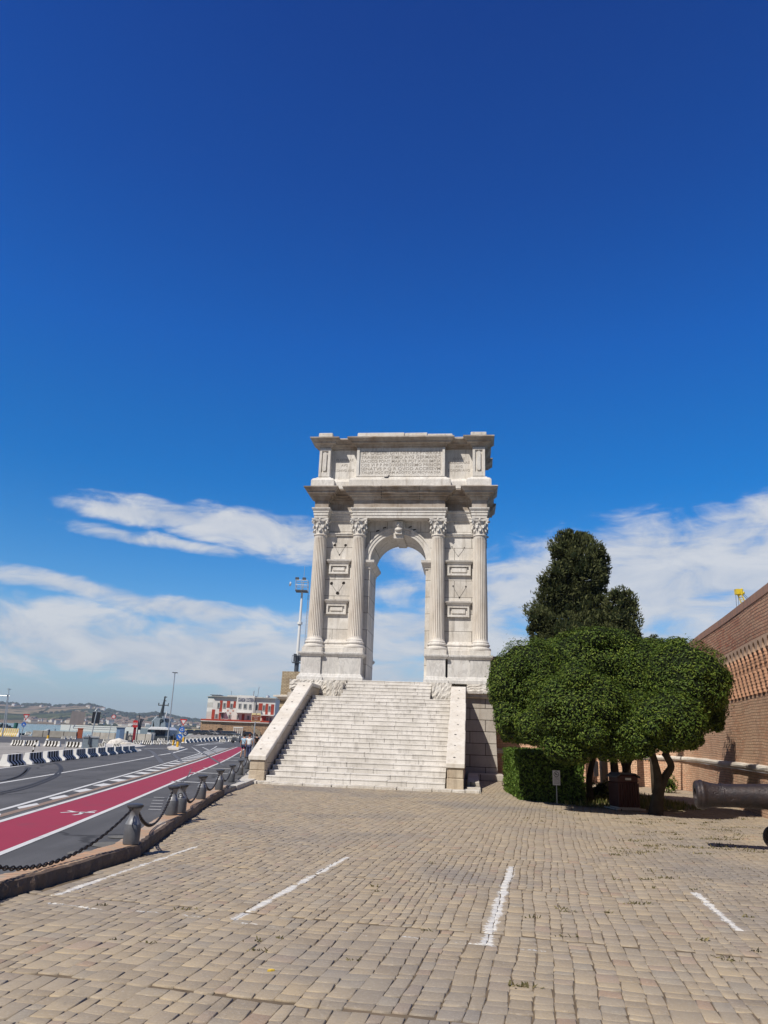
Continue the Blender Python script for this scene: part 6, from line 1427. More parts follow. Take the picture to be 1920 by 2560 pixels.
# dark vessel with green tank
r, L, H = boat('barge', 20, 1821, 200, 98, 'low black barge carrying dark machinery and a green tank, at the left edge', m_dgs, m_dgs, hk=.05, supk=.02, cat='barge')
mb = MB(); k_ = 200/FPX
for x0, x1, h in ((-34, -20, 17), (-19, -8, 22), (-8, 0, 19), (-2, 9, 15)): mb.box((x0*k_, -1.5, H), (x1*k_, 1.5, H+h*k_*.9)); mb.tube([(x0*k_, -1.5, H), (x1*k_, -1.5, H+h*k_)], .2, 5)
mb.build('machinery', m_dgs, r); mb = MB(); mb.tube([(16*k_, 0, H), (18*k_, 0, H+24*k_)], 4.6*k_, 12); mb.build('green_tank', m_gt, r); mb = MB()
for k in range(5): mb.box(((-6+k*4)*k_, -1.7, H+2*k_), ((-4+k*4)*k_, -1.5, H+10*k_))
mb.build('pale_rack', m_hw, r)
# patrol ship mast and superstructure
Y = 150; c = at(400, 1832, Y); k_ = Y/FPX
r = empty('patrol_ship', (c.x, Y, -1.2), 0, 'grey naval patrol ship with a tall antenna mast behind the workboat', 'ship'); X = lambda px: (px-400)*k_; Z = lambda py: at(400, py, Y).z+1.2
mb = MB(); hull(mb, 90*k_, 10*k_*2, Z(1822)); mb.build('hull', m_gs, r)
mb = MB()
for a, b_, y0, y1 in ((384, 392, 1820, 1806), (388, 405, 1822, 1800), (392, 412, 1800, 1795), (406, 419, 1822, 1806), (371, 384, 1820, 1812)): mb.prismY([(X(a), Z(y0)), (X(b_), Z(y0)), (X(b_-1.5), Z(y1)), (X(a+1.5), Z(y1))], -2.2, 2.2)
mb.tube([(X(385), -1.8, Z(1806)), (X(396), -1.8, Z(1792))], .25, 6); mb.tube([(X(415), -1.8, Z(1812)), (X(409), -1.8, Z(1790))], .25, 6); mb.build('superstructure', m_gs, r)
mb = MB(); mb.box((X(395.5), -1, Z(1800)), (X(401.5), 1, Z(1783))); mb.box((X(405), -2.3, Z(1806)), (X(410), -2.2, Z(1797))); mb.box((X(411), -1.5, Z(1812)), (X(416), 1.5, Z(1797))); mb.tube([(X(399), 0, Z(1783)), (X(402.5), 0, Z(1740))], [.35, .12], 6)
for py, a, b_ in ((1763, 388, 412), (1742.5, 400, 407), (1752, 401, 406)): mb.tube([(X(a), 0, Z(py)), (X(b_), 0, Z(py-.5))], .1, 5)
mb.tube([(X(388.5), 0, Z(1763)), (X(389), 0, Z(1757))], .1, 5); mb.tube([(X(412), 0, Z(1765)), (X(412), 0, Z(1757))], .08, 5); mb.build('mast', m_dgs, r)
mb = MB(); mb.tube([(X(408), 0, Z(1795)), (X(411), 0, Z(1778))], .12, 5); mb.ico((X(385), 0, Z(1795)), 1.2*k_*2, 1); mb.build('antenna', m_hw, r)
# workboat / white topped dark windows
Y = 118.5; c = at(395, 1850, Y); k_ = Y/FPX; r = empty('workboat', (c.x, Y, RZ), 0, 'boxy grey boat with a white roof and wide dark windows beside the quay', 'boat'); X = lambda px: (px-395)*k_; Z = lambda py: at(395, py, Y).z-RZ
mb = MB(); mb.prismY([(X(369), 0), (X(378), 0), (X(378), Z(1832)), (X(369), Z(1832))], -.4, 3); mb.build('side_panel', m_hw, r)
mb = MB(); mb.prismY([(X(378), -.6), (X(424), -.6), (X(421), Z(1824)), (X(382), Z(1824))], .0, 4); mb.build('cabin', m_gs, r)
mb = MB(); mb.prismY([(X(368), Z(1825)), (X(422), Z(1824.5)), (X(414), Z(1817.5)), (X(378), Z(1817.5))], -.6, 4.4); mb.build('roof', m_hw, r, bevel=.05)
mb = MB(); mb.box((X(386), -.08, Z(1840)), (X(398), -.0, Z(1826))); mb.box((X(399), -.08, Z(1840)), (X(410), 0, Z(1826))); mb.box((X(370), -.45, Z(1831)), (X(378), -.4, Z(1826))); mb.build('window', m_win, r)
mb = MB(); mb.prismY([(X(386), Z(1849)), (X(424), Z(1847)), (X(426), Z(1840)), (X(386), Z(1841))], -.3, 0); mb.prismY([(X(420), Z(1846)), (X(441), Z(1842)), (X(430), Z(1838)), (X(421), Z(1838))], .2, 2.5); mb.build('dark_bow', m_dgs, r)
mb = MB()
for x in (379, 381.5, 384): mb.tube([(X(x), -.2, .1), (X(x+2), -.2, Z(1832))], .22, 8)
mb.build('fender', m_galv, r)

# ================================================= coast guard building on its brick bastion
Yb = 290; k_ = Yb/FPX; X0 = at(590, 1830, Yb).x; X = lambda px: at(px, 1800, Yb).x-X0; Z = lambda py, px=590: at(px, py, Yb).z-RZ
bb_ = empty('coast_guard_building', (X0, Yb, RZ), 0, 'white and red coast guard building lettered under its roof, on an old brick bastion', 'building')
m_bw = simple('building_white', (.62, .60, .57), .8, var=.08, scale=.4); m_br = simple('building_red', (.33, .055, .035), .8, var=.15, scale=.5); m_bwin = simple('window_dark', (.10, .11, .12), .3); m_bsh = simple('window_shade', (.38, .37, .35), .8)
m_bb = stone('bastion_brick', (.42, .27, .16), (.33, .22, .14), stain=(.18, .11, .07), blocks=(2.0, .5, .05), streak=.6, stain_amt=.6, fine_scale=1.2)
zg = 0; z0 = Z(1800); z1 = Z(1745.5); zr = Z(1799)
# bastion base, slightly wider with a chamfered left corner
mb = MB(); mb.prism([(X(495), 5), (X(509), -4), (X(560), -6), (X(680), -7), (X(700), 10), (X(700), 30), (X(495), 30)], 0, Z(1804)); mb.build('bastion', m_bb, bb_)
mb = MB(); mb.prism([(X(494), 5), (X(509), -4.6), (X(560), -6.6), (X(680), -7.6), (X(702), 10), (X(702), 31), (X(494), 31)], Z(1804), Z(1800)); mb.build('red_band', m_br, bb_)
mb = MB(); mb.prism([(X(494), 5), (X(509), -4.8), (X(560), -6.8), (X(680), -7.8), (X(702), 10), (X(702), 31), (X(494), 31)], Z(1806), Z(1804.4)); mb.build('string_course', m_bw, bb_)
bt_ = at(600, 1801, Yb)
# main body: short left flank then long front
mb = MB(); mb.prism([(X(510), 3), (X(532), -2), (X(687), -2), (X(687), 18), (X(510), 18)], Z(1800), Z(1744)); mb.build('wall', m_bw, bb_)
mb = MB(); mb.prism([(X(509), 2.5), (X(531.5), -3), (X(689), -3), (X(689), 19), (X(509), 19)], Z(1744), Z(1742.3)); rf = mb.build('roof', m_bsh, bb_)
mb = MB(); mb.box((X(567), -2.9, Z(1742.2)), (X(592), 12, Z(1739.5))); mb.box((X(592), -2.9, Z(1742.2)), (X(636), 12, Z(1738.5))); mb.box((X(636), 0, Z(1742.2)), (X(652), 12, Z(1740.5))); mb.build('roof_parapet', m_bw, rf)
mb = MB(); mb.box((X(515), 6, Z(1742.2)), (X(534), 12, Z(1737.5))); mb.box((X(512), 5, Z(1738)), (X(536), 13, Z(1736.5))); mb.build('roof_turret', m_cab, rf)
mb = MB(); mb.tube([(X(568), 4, Z(1742)), (X(567), 4, Z(1727))], .12, 4); mb.build('antenna', m_galv, rf); mb = MB(); mb.tube([(X(624), 4, Z(1738)), (X(625), 4, Z(1724))], .2, 4); mb.build('antenna', m_galv, rf); mb = MB(); mb.tube([(X(635), 4, Z(1738)), (X(637), 4, Z(1714))], .12, 4); mb.build('antenna', m_galv, rf); mb = MB(); mb.ico((X(661), 4, Z(1739)), .9, 1); mb.tube([(X(663), 4, Z(1742)), (X(663), 4, Z(1737))], .3, 4); mb.build('antenna', m_galv, rf)
yf = -2.02
mb = MB(); mb.box((X(591.5), -3.2, Z(1801)), (X(635), -1.9, Z(1742.3))); mb.build('centre_block', m_bw, bb_)
def panels(lst, nm, m_, y, t=.12):
    for a, b_, c, d in lst: mb = MB(); mb.box((X(a), y-t, Z(d)), (X(b_), y, Z(c))); o = mb.build(nm, m_, bb_)
panels([(548.5, 555, 1753, 1799), (566, 574, 1753.5, 1770), (583, 588.5, 1754, 1770), (530.5, 538, 1776, 1799), (646, 655.5, 1756.5, 1774), (663.5, 669.5, 1757, 1784), (677, 684.5, 1758, 1784), (656, 672, 1787.5, 1800)], 'red_panel', m_br, -2.0)
wins = [(543, 549, 1759, 1771.5), (557.5, 563, 1759, 1771), (575, 581, 1760, 1771), (540, 545.5, 1787, 1798), (555, 561, 1784, 1799), (573, 578.5, 1788, 1798), (640, 645, 1760, 1774), (656.5, 662, 1761, 1774), (670.5, 675.5, 1762.5, 1775), (667.5, 672, 1790.5, 1800), (676, 681, 1791, 1800)]
def window(a, b_, c, d, y):
    mb = MB(); mb.box((X(a)-.1, y-.2, Z(d)-.1), (X(b_)+.1, y-.004, Z(c)+.1)); o = mb.build('window', m_bsh, bb_); mb = MB(); mb.box((X(a)+.12, y-.24, Z(d)+.12), (X(b_)-.12, y-.204, Z(c)-.12)); mb.build('pane', m_bwin, o)
for q_ in wins: window(*q_, -2.0)
for q_ in [(597.5, 603, 1759.5, 1770.5), (610, 617, 1760, 1771), (623.5, 629, 1760.5, 1771.5), (595.5, 600.5, 1788, 1799), (621, 627, 1789, 1799)]: window(*q_, -3.2)
mb = MB(); mb.box((X(607.5), -3.35, Z(1800)), (X(614), -3.2, Z(1785))); mb.build('door', m_br, bb_)
mb = MB(); mb.box((X(594), -5.4, Z(1782.6)), (X(631), -3.2, Z(1781))); mb.box((X(654), -4, Z(1787)), (X(687), -2, Z(1784.5))); mb.box((X(550), -3.5, Z(1783)), (X(566), -2, Z(1781.5))); mb.build('canopy', m_bw, bb_)
mb = MB(); mb.box((X(634.9), -3.1, Z(1800)), (X(639), -1.95, Z(1755))); mb.box((X(639.5), -2.9, Z(1784)), (X(654), -1.9, Z(1774.5))); mb.build('balcony', m_bsh, bb_)
for k in range(6):          # flank windows on the left face
    t = (k+.5)/6; x = X(510)+(X(532)-X(510))*t; y = 3-5*t
    for za, zb in ((1771, 1758), (1798, 1781)):
        D = Vector((X(532)-X(510), -5, 0)).normalized(); N_ = Vector((D.y, -D.x, 0)); c = Vector((x, y, 0))+N_*.05
        p = [c-D*.2, c+D*.2]; mb = MB(); mb.add([(p[0].x, p[0].y, Z(za)), (p[1].x, p[1].y, Z(za)), (p[1].x, p[1].y, Z(zb)), (p[0].x, p[0].y, Z(zb))], [(0, 1, 2, 3)]); mb.build('flank_window', m_bsh, bb_)
text_mesh('lettering', 'GUARDIA COSTIERA', 2.0, simple('navy_lettering', (.04, .05, .12), .6), bb_, (X(614.5), -3.25, Z(1750.3)), width=X(634)-X(594.5), depth=.03, bold=.03)
mb = MB(); cx = X(576.5); zz = Z(1777)
for a in range(4):
    t = a*math.pi/2; mb.box((cx+1.0*math.cos(t)-.28, -2.1, zz+1.0*math.sin(t)-.28), (cx+1.0*math.cos(t)+.28, -2.0, zz+1.0*math.sin(t)+.28))
mb.build('emblem', simple('emblem_pink', (.5, .3, .25), .8), bb_)
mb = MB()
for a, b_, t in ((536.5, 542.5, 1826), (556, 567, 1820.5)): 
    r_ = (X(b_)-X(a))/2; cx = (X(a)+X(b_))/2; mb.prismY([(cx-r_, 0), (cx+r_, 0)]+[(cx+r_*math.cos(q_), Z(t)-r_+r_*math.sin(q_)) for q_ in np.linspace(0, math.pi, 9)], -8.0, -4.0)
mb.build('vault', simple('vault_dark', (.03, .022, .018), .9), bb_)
mb = MB()
for x in (597, 602, 607, 612, 617): mb.box((X(x-.9), -8.4, 0), (X(x+.9), -7.4, Z(1820)))
mb.box((X(595.5), -8.5, Z(1820)), (X(619), -7.3, Z(1817.5))); mb.build('portico', m_bw, bb_)
mb = MB(); mb.prismY([(X(640), Z(1812)), (X(662), 1.5), (X(662), 0), (X(658), 0), (X(636), Z(1816))], -8.5, -7.5); mb.build('outer_stair', m_tuff, bb_)
# ---- parked cars in front
def car(px, py, Y, L, col, label, rz=0.0, H=1.45):
    m_ = simple('car_paint_'+label.split()[0], col, .3, .2, var=.04); r = empty('parked_car', (at(px, py, Y).x, Y, RZ), rz, label, 'car', 'cars parked under the bastion')
    mb = MB(); W_ = .88; prof = [(-L/2, .28), (L/2, .28), (L/2, .62), (L*.46, .78), (L*.28, .9), (-L*.44, .95), (-L/2, .8)]
    mb.prismY(prof, -W_, W_); mb.build('body', m_, r, bevel=.08)
    mb = MB(); mb.prismY([(-L*.42, .93), (L*.26, .88), (L*.10, H), (-L*.30, H)], -W_*.86, W_*.86); mb.build('cabin', m_win, r, bevel=.08)
    mb = MB(); mb.prismY([(-L*.29, H-.02), (L*.09, H-.02), (L*.06, H+.04), (-L*.26, H+.04)], -W_*.8, W_*.8); mb.build('roof', m_, r)
    for x in (-L*.31, L*.31):
        for y in (-W_, W_): mb = MB(); mb.lathe([(.2, -.1), (.33, -.1), (.34, .1), (.2, .11)], 16, M=Matrix.Translation((x, y, .34)) @ Matrix.Rotation(math.pi/2, 4, 'X')); o = mb.build('wheel', m_black, r)
    mb = MB(); mb.box((L/2-.02, -.75, .62), (L/2+.02, -.45, .74)); mb.build('headlight', m_hw, r); mb = MB(); mb.box((L/2-.02, .45, .62), (L/2+.02, .75, .74)); mb.build('headlight', m_hw, r); return r
for px, L, col, lb, Y in ((547, 4.2, (.03, .03, .035), 'black hatchback in front of the small dark vault', 268), (561, 4.6, (.55, .55, .55), 'white van like car half inside the large arched vault', 276), (569, 4.0, (.05, .06, .08), 'dark blue small car right of the large vault', 266), (583, 5.0, (.10, .12, .15), 'dark grey saloon car parked left of the white portico', 266), (623, 4.4, (.03, .03, .03), 'black car right of the white portico, behind the walkers', 262), (478, 4.4, (.04, .04, .05), 'black car first from the left in the long line before the breakwater', 255), (498, 4.4, (.03, .035, .04), 'dark car second from the left in the long line', 257), (516, 4.6, (.05, .05, .05), 'dark car third from the left in the long line, below the bastion corner', 258), (531, 4.2, (.35, .36, .37), 'grey car left of the black hatchback', 262)):
    r = car(px, 1836, Y, L, col, lb, rnd.uniform(-.15, .15), 1.55)
mb = MB()
for k in range(26): x = at(455+k*3.5, 1838, 235).x; mb.tube([(x, 235, RZ), (x, 235, RZ+1.3)], .05, 4)
mb.tube([(at(455, 0, 235).x, 235, RZ+1.3), (at(545, 0, 235).x, 235, RZ+1.3)], .07, 4); mb.tube([(at(455, 0, 235).x, 235, RZ+.7), (at(545, 0, 235).x, 235, RZ+.7)], .06, 4); rl_ = mb.build('railing', m_dkst); tag(rl_, 'long dark metal railing in front of the parked cars, left of the bastion', 'railing')
# ================================================= hills and town
def hill_h(x, y): pass
sk = [(-500, 1740), (-200, 1752), (0, 1758), (60, 1762), (110, 1762), (150, 1766), (175, 1764), (190, 1762), (225, 1763), (250, 1768), (270, 1775), (290, 1780), (310, 1784), (335, 1786), (360, 1788), (385, 1783), (405, 1784), (430, 1791), (450, 1795), (470, 1798), (500, 1802), (540, 1806), (600, 1812), (700, 1822), (900, 1838), (2400, 1880)]
YR = 4200.0; YCo = 2300.0
skx = np.array([at(a, b_, YR).x for a, b_ in sk]); skz = np.array([max(0, at(a, b_, YR).z) for a, b_ in sk])
def terr(X, Y):
    bx = X*YR/Y; R_h = np.interp(bx, skx, skz)
    t = np.clip((Y-YCo)/(YR-YCo), 0, 1); prof = np.where(Y <= YR, t**.85*(1.0-.12*np.sin(t*math.pi)), 1-(Y-YR)/2500)
    z = R_h*prof*(Y/YR)
    z += (9*np.sin(X*.006+Y*.002)*np.sin(Y*.005-X*.001)+5*np.sin(X*.013+1.7)*np.sin(Y*.009+X*.004)+3*np.sin(X*.03+2)*np.sin(Y*.021))*np.clip(t*2.5, 0, 1)*np.clip((1-t)*4, 0, 1)
    return z+np.where(t <= 0, -6, -1.5)
nx, ny = 260, 90
gxx = np.linspace(-4200, 1500, nx); gyy = np.concatenate([np.linspace(2250, 4200, 75), np.linspace(4260, 5600, 15)])
GX, GY = np.meshgrid(gxx, gyy); GZ = terr(GX, GY)
V = np.stack([GX, GY, GZ], -1).reshape(-1, 3); I = np.arange(nx*ny).reshape(ny, nx); F = np.stack([I[:-1, :-1], I[:-1, 1:], I[1:, 1:], I[1:, :-1]], -1).reshape(-1, 4)
def hill_mat():
    m, t, b = mat('field_patchwork', (.2, .17, .1), 1.0, spec=0.0)
    co = t.node('ShaderNodeTexCoord').outputs['Object']; wv = t.vmath('ADD', co, t.comb(t.math('MULTIPLY', t.noise(co, .004, 3), 260), t.math('MULTIPLY', t.noise(t.mapping(co, loc=(90, 0, 0)), .003, 3), 420), 0.0))
    v = t.node('ShaderNodeTexVoronoi'); t.l.new(t.mapping(wv, scale=(1.2, .55, 0)), v.inputs['Vector']); v.inputs['Scale'].default_value = .0035
    ve = t.node('ShaderNodeTexVoronoi'); ve.feature = 'DISTANCE_TO_EDGE'; t.l.new(t.mapping(wv, scale=(1.2, .55, 0)), ve.inputs['Vector']); ve.inputs['Scale'].default_value = .0035
    hsh = t.sep(v.outputs['Color'])[0]
    c = t.ramp(hsh, [(0, (.27, .20, .12)), (.22, (.20, .145, .095)), (.4, (.30, .23, .14)), (.58, (.12, .13, .05)), (.72, (.24, .165, .11)), (.86, (.055, .075, .03))], 'CONSTANT')
    c = t.mix(t.mapr(t.noise(co, .02, 4), .35, .65, 0, .4), c, (.12, .11, .06))
    hedge = t.math('MAXIMUM', t.mapr(t.math('ADD', ve.outputs[0], t.math('MULTIPLY', t.noise(co, .03, 4), .09)), .06, .10, 1, 0), t.mapr(t.noise(t.mapping(co, scale=(1, .5, 1)), .0045, 5, .65), .56, .60, 0, 1))
    c = t.mix(hedge, c, (.025, .036, .018)); z = t.sep(co)[2]
    t.l.new(c, b.inputs['Base Color']); return m
tag(np_mesh('hills', V, F, hill_mat(), smooth=True), kind='structure')
# woods on ridge and slopes: one mass nobody could count
wd_ = MB(); g = random.Random(4)
for _ in range(1500):
    mode = g.random()
    if mode < .55: px = g.uniform(-40, 520); Y = YR+g.uniform(-60, 40)
    else: px = g.uniform(-40, 520); Y = g.uniform(YCo+40, YR-200)
    x = at(px, 1800, Y).x; n_ = math.sin(x*.004+Y*.0017)+.6*math.sin(x*.011-Y*.004)
    if mode < .55 and math.sin(px*.09)+.8*math.sin(px*.23+1) < -.9: continue
    if mode >= .55 and n_ < .35: continue
    z = float(terr(np.array(x), np.array(Y))); s = g.uniform(6, 12)*(Y/YR); wd_.ico((x, Y, z+s*.35), (s*g.uniform(1, 1.8), s, s*.8), 1, jit=.25)
tag(wd_.build('distant_woodland', simple('woodland', (.028, .040, .020), 1.0, var=.3, scale=.02)), kind='stuff')
# little houses of the town
m_hs = [simple('house_wall_a', (.60, .58, .54), .9), simple('house_wall_b', (.52, .46, .38), .9), simple('house_wall_c', (.66, .66, .66), .9)]; m_rt = simple('house_roof', (.20, .15, .125), .9)
def house_proto(m_):
    r = empty('hillside_house', (0, 0, 0)); mb = MB(); mb.box((-9, -6, -6), (9, 6, 8)); mb.build('wall', m_, r); mb = MB(); mb.prism([(-9.6, -6.6), (9.6, -6.6), (9.6, 6.6), (-9.6, 6.6)], 8, 8.3); 
    mb.add([(-9.6, -6.6, 8.3), (9.6, -6.6, 8.3), (9.6, 6.6, 8.3), (-9.6, 6.6, 8.3), (-9.6, 0, 11.5), (9.6, 0, 11.5)], [(0, 1, 5, 4), (2, 3, 4, 5), (1, 2, 5), (3, 0, 4)]); mb.build('roof', m_rt, r); return r
pr_ = [house_proto(m_) for m_ in m_hs]; used = set(); n_h = 0
spots = []
for _ in range(76): spots.append((g.gauss(300, 60), g.uniform(2340, 2900)))
for _ in range(48): spots.append((g.uniform(430, 500), g.uniform(2350, 3500)))
for _ in range(20): spots.append((g.uniform(60, 220), g.uniform(2330, 2700)))
for _ in range(12): spots.append((g.uniform(20, 300), YR-g.uniform(60, 200)))
tones = ['white', 'cream', 'bright']
for i, (px, Y) in enumerate(spots):
    x = at(px, 1800, Y).x; z = float(terr(np.array(x), np.array(Y))); k = i % 3
    if k in used: r = copy_tree(pr_[k])
    else: r = pr_[k]; used.add(k)
    r.location = (x, Y, z+1); r.rotation_euler = (0, 0, g.uniform(-.8, .8)); s = g.uniform(.55, 1.25); r.scale = (s*g.uniform(.7, 1.4), s, s*g.uniform(.7, 1.3))
    where = 'on the lower slope of the far hills' if Y < 3000 else ('high on the right shoulder of the far hills' if Y < 3900 else 'near the wooded crest of the far hills')
    tag(r, 'tiny %s house with a red roof %s' % (tones[k], where), 'house', 'houses '+where+' '+tones[k])
# ================================================= crane tip beyond the wall
Yk = 95; c = at(1852, 1500, Yk); r = empty('crane', (at(1885, 1600, Yk).x, Yk, 0), 0, 'yellow crane jib tip with hanging cables, peeping over the fortress wall', 'crane'); k_ = Yk/FPX; ox = r.location.x
m_cy = simple('crane_yellow', (.72, .52, .03), .5); W3 = lambda px, py: Vector((at(px, py, Yk).x-ox, 0, at(px, py, Yk).z))
mb = MB(); a, b_ = W3(1872, 1540), W3(1846, 1478); N_ = Vector(((b_-a).z, 0, -(b_-a).x)).normalized()*.28
for off in (N_, -N_, Vector((0, .5, 0)), Vector((0, -.5, 0))): mb.tube([a+off*1.4, b_+off*.8], .06, 5)
for k in range(10):
    p = a.lerp(b_, k/10); q_ = a.lerp(b_, (k+1)/10); mb.tube([p+N_*1.3, q_-N_*1.3], .035, 4); mb.tube([p-N_*1.3+Vector((0, -.4, 0)), q_+N_*1.3], .035, 4)
mb.tube([a, Vector((a.x+1.5, 0, -2))], .35, 8); mb.build('jib', m_cy, r)
mb = MB(); h = W3(1848, 1480); mb.box((h.x-.5, -.3, h.z-.35), (h.x+.3, .3, h.z+.35)); mb.ico((h.x+.35, 0, h.z+.3), .22, 1); mb.ico((h.x+.5, 0, h.z-.1), .25, 1); mb.ico((h.x-.1, 0, h.z-.4), .22, 1); mb.build('head', m_cy, r)
mb = MB(); 
for p, q_ in (((1839, 1482), (1843, 1540)), ((1846, 1490), (1848, 1540)), ((1836, 1474), (1848, 1478)), ((1852, 1478), (1885, 1510)), ((1852, 1482), (1885, 1516))): mb.tube([W3(*p), W3(*q_)], .03, 4)
mb.build('cable', m_dkst, r)

# ================================================= people
def skin(name, verts, edges, radii, m_, parent, sub=2, root=0):
    me = bpy.data.meshes.new(name); me.from_pydata(verts, edges, []); o = bpy.data.objects.new(name, me); COL.objects.link(o)
    sm_ = o.modifiers.new('s', 'SKIN'); sb = o.modifiers.new('u', 'SUBSURF'); sb.levels = sub; sb.render_levels = sub
    for i, rr in enumerate(radii): d = me.skin_vertices[0].data[i]; d.radius = rr if isinstance(rr, tuple) else (rr, rr); d.use_root = (i == root)
    dg = bpy.context.evaluated_depsgraph_get(); dg.update(); nm = bpy.data.meshes.new_from_object(o.evaluated_get(dg)); bpy.data.objects.remove(o); nm.name = name
    nm.materials.clear(); nm.materials.append(m_); nm.polygons.foreach_set('use_smooth', [True]*len(nm.polygons)); t_ = bpy.data.objects.new(name, nm); COL.objects.link(t_); t_.parent = parent; return t_
m_skin = simple('skin', (.38, .20, .13), .6); m_hair_d = simple('hair_dark', (.02, .015, .012), .8); m_hair_r = simple('hair_reddish', (.14, .045, .03), .8); m_shoe = simple('shoe', (.06, .06, .06), .7)
def person(loc, rz, H, label, shirt, shorts, hair, stride=.18, arm=.0, bag=False, short_legs=True, long_sleeve=False, dup_group=None):
    r = empty('person', loc, rz, label, 'person', dup_group); k = H/1.75
    S = lambda x, y, z: (x*k, y*k, z*k)
    # walks towards -Y local (face) ; body skeleton
    f1, f2 = stride, -stride
    vs = [S(0, 0, .95), S(0, 0, 1.12), S(0, .0, 1.30), S(0, 0, 1.44), S(0, -.005, 1.52), S(0, -.015, 1.60), S(0, -.01, 1.70),
          S(-.10, 0, .90), S(-.11, -f1*.5, .50), S(-.11, -f1*.9+.03, .09), S(-.12, -f1*.9-.12, .035),
          S(.10, 0, .90), S(.11, -f2*.5-.02, .50), S(.11, -f2*.9+.05, .10), S(.12, -f2*.9-.09, .04),
          S(-.17, 0, 1.41), S(-.235, .03-arm*.2, 1.15), S(-.25, -.04-arm*.5, .93), S(-.255, -.06-arm*.55, .86),
          S(.17, 0, 1.41), S(.235, .02+arm*.2, 1.15), S(.25, -.03+arm*.4, .93), S(.255, -.05+arm*.45, .86)]
    es = [(0, 1), (1, 2), (2, 3), (3, 4), (4, 5), (5, 6), (0, 7), (7, 8), (8, 9), (9, 10), (0, 11), (11, 12), (12, 13), (13, 14), (3, 15), (15, 16), (16, 17), (17, 18), (3, 19), (19, 20), (20, 21), (21, 22)]
    rad = [(.15, .10), (.13, .09), (.155, .105), (.12, .085), (.052, .055), (.075, .09), (.065, .078), (.085, .085), (.058, .06), (.036, .04), (.035, .03), (.085, .085), (.058, .06), (.036, .04), (.035, .03), (.055, .055), (.04, .04), (.03, .03), (.03, .035), (.055, .055), (.04, .04), (.03, .03), (.03, .035)]
    rad = [(a*k, b_*k) for a, b_ in rad]; body = skin('body', vs, es, rad, m_skin, r)
    sv = [vs[0], vs[1], vs[2], vs[3], vs[15], tuple(np.array(vs[15])*.45+np.array(vs[16])*.55), vs[19], tuple(np.array(vs[19])*.45+np.array(vs[20])*.55)]
    skin('shirt', sv, [(0, 1), (1, 2), (2, 3), (3, 4), (4, 5), (3, 6), (6, 7)], [(a*k, b_*k) for a, b_ in ((.178, .13), (.165, .125), (.18, .13), (.135, .10), (.082, .08), (.072, .07), (.082, .08), (.072, .07))], shirt, r, 2)
    hz_ = .62 if short_legs else 1.0; e1 = tuple(np.array(vs[7])*(1-hz_)+np.array(vs[8])*hz_) ; e2 = tuple(np.array(vs[11])*(1-hz_)+np.array(vs[12])*hz_)
    pv = [vs[0], vs[7], e1, vs[11], e2]; pe = [(0, 1), (1, 2), (0, 3), (3, 4)]; pr = [(.165*k, .12*k), (.108*k, .108*k), (.088*k, .09*k), (.108*k, .108*k), (.088*k, .09*k)]
    if not short_legs: pv += [vs[9], vs[13]]; pe += [(2, 5), (4, 6)]; pr += [(.055*k, .06*k)]*2
    skin('trousers', pv, pe, pr, shorts, r, 2)
    mb = MB(); mb.ico(S(0, .012, 1.665), S(.092, .108, .105), 2, jit=.03); mb.build('hair', hair, r, smooth=True)
    for a in (10, 14): mb = MB(); p = vs[a]; mb.ico((p[0], p[1]+.04*k, .04*k), S(.048, .12, .042), 2); mb.build('shoe', m_shoe, r, smooth=True)
    if bag: mb = MB(); mb.tube([S(.15, -.10, 1.45), S(.02, .125, 1.25), S(-.18, .13, 1.0)], .014*k, 5); mb.build('strap', m_hair_d, r); 
    return r
m_sh1 = simple('shirt_pale_blue', (.36, .50, .62), .9); m_sh2 = simple('shirt_white', (.66, .70, .72), .9); m_nv = simple('shorts_navy', (.03, .035, .07), .9); m_nv2 = simple('skirt_blue', (.05, .06, .12), .9)
Yp = 48
def pplace(px, pyt, pyb, Y): b = at(px, pyb, Y); t_ = at(px, pyt, Y); return Vector((b.x, Y, RZ+.01)), t_.z-RZ
b = gz(607, 1895.5, RZ); _, Hp = pplace(607, 1835, 1895, b.y)
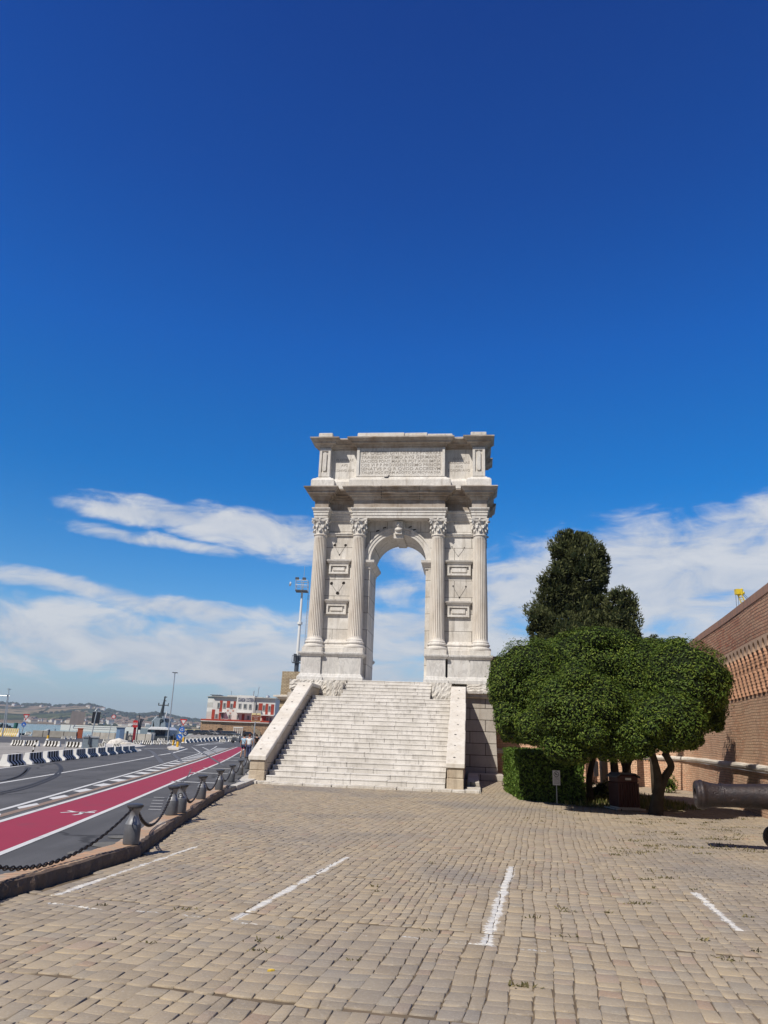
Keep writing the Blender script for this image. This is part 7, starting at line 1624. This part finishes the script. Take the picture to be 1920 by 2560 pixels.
person(b, math.pi-.15, Hp, 'man in a pale blue shirt and navy shorts walking away left of the stairs', m_sh1, m_nv, m_hair_d, .2, .15, True)
b2 = gz(620, 1898, RZ); _, Hp2 = pplace(620, 1835, 1898, b2.y)
person(b2, math.pi-.1, Hp2, 'person with reddish hair and a white top walking away, nearest the stairs', m_sh2, m_nv2, m_hair_r, -.16, .1, False, False)
b3 = gz(641, 1873, RZ); _, Hp3 = pplace(641, 1832, 1868, 70)
person((at(642, 1850, 74).x, 74, RZ), math.pi, 1.6, 'distant person dressed in black right of the brown sign pole', m_hair_d, m_hair_d, m_hair_d, .15, 0, False, False)
# motor scooter
r, s, f = far('motor_scooter', 592, 1858, 'dark motor scooter parked at the end of the road, left of the walkers', 'scooter'); 
for x in (-.6, .6): mb = MB(); mb.lathe([(.14, -.06), (.26, -.05), (.26, .05), (.14, .06)], 14, M=Matrix.Translation((x, 0, .26)) @ Matrix.Rotation(math.pi/2, 4, 'X')); mb.build('wheel', m_black, r)
mb = MB(); mb.prismY([(-.75, .35), (-.2, .3), (.3, .28), (.5, .35), (.45, .95), (.35, .95), (.25, .45), (-.05, .42), (-.1, .75), (-.8, .78)], -.16, .16); mb.build('body', m_dkst, r, bevel=.03); mb = MB(); mb.box((-.75, -.14, .78), (-.1, .14, .88)); mb.build('seat', m_black, r, bevel=.03)
mb = MB(); mb.tube([(.42, 0, .9), (.35, 0, 1.1)], .03, 6); mb.tube([(.35, -.3, 1.1), (.35, .3, 1.1)], .025, 6); mb.build('handlebar', m_dkst, r)
# ================================================= sea air
mh_ = bpy.data.materials.new('sea_air'); mh_.use_nodes = True; nt = mh_.node_tree; nt.nodes.clear(); vo = nt.nodes.new('ShaderNodeVolumePrincipled'); vo.inputs['Density'].default_value = 0.00011; vo.inputs['Color'].default_value = (.72, .84, 1, 1); vo.inputs['Anisotropy'].default_value = 0.1
out = nt.nodes.new('ShaderNodeOutputMaterial'); nt.links.new(vo.outputs[0], out.inputs['Volume'])
mb = MB(); mb.box((-6100, -80, -7), (3700, 9100, 260)); tag(mb.build('haze', mh_), kind='stuff')
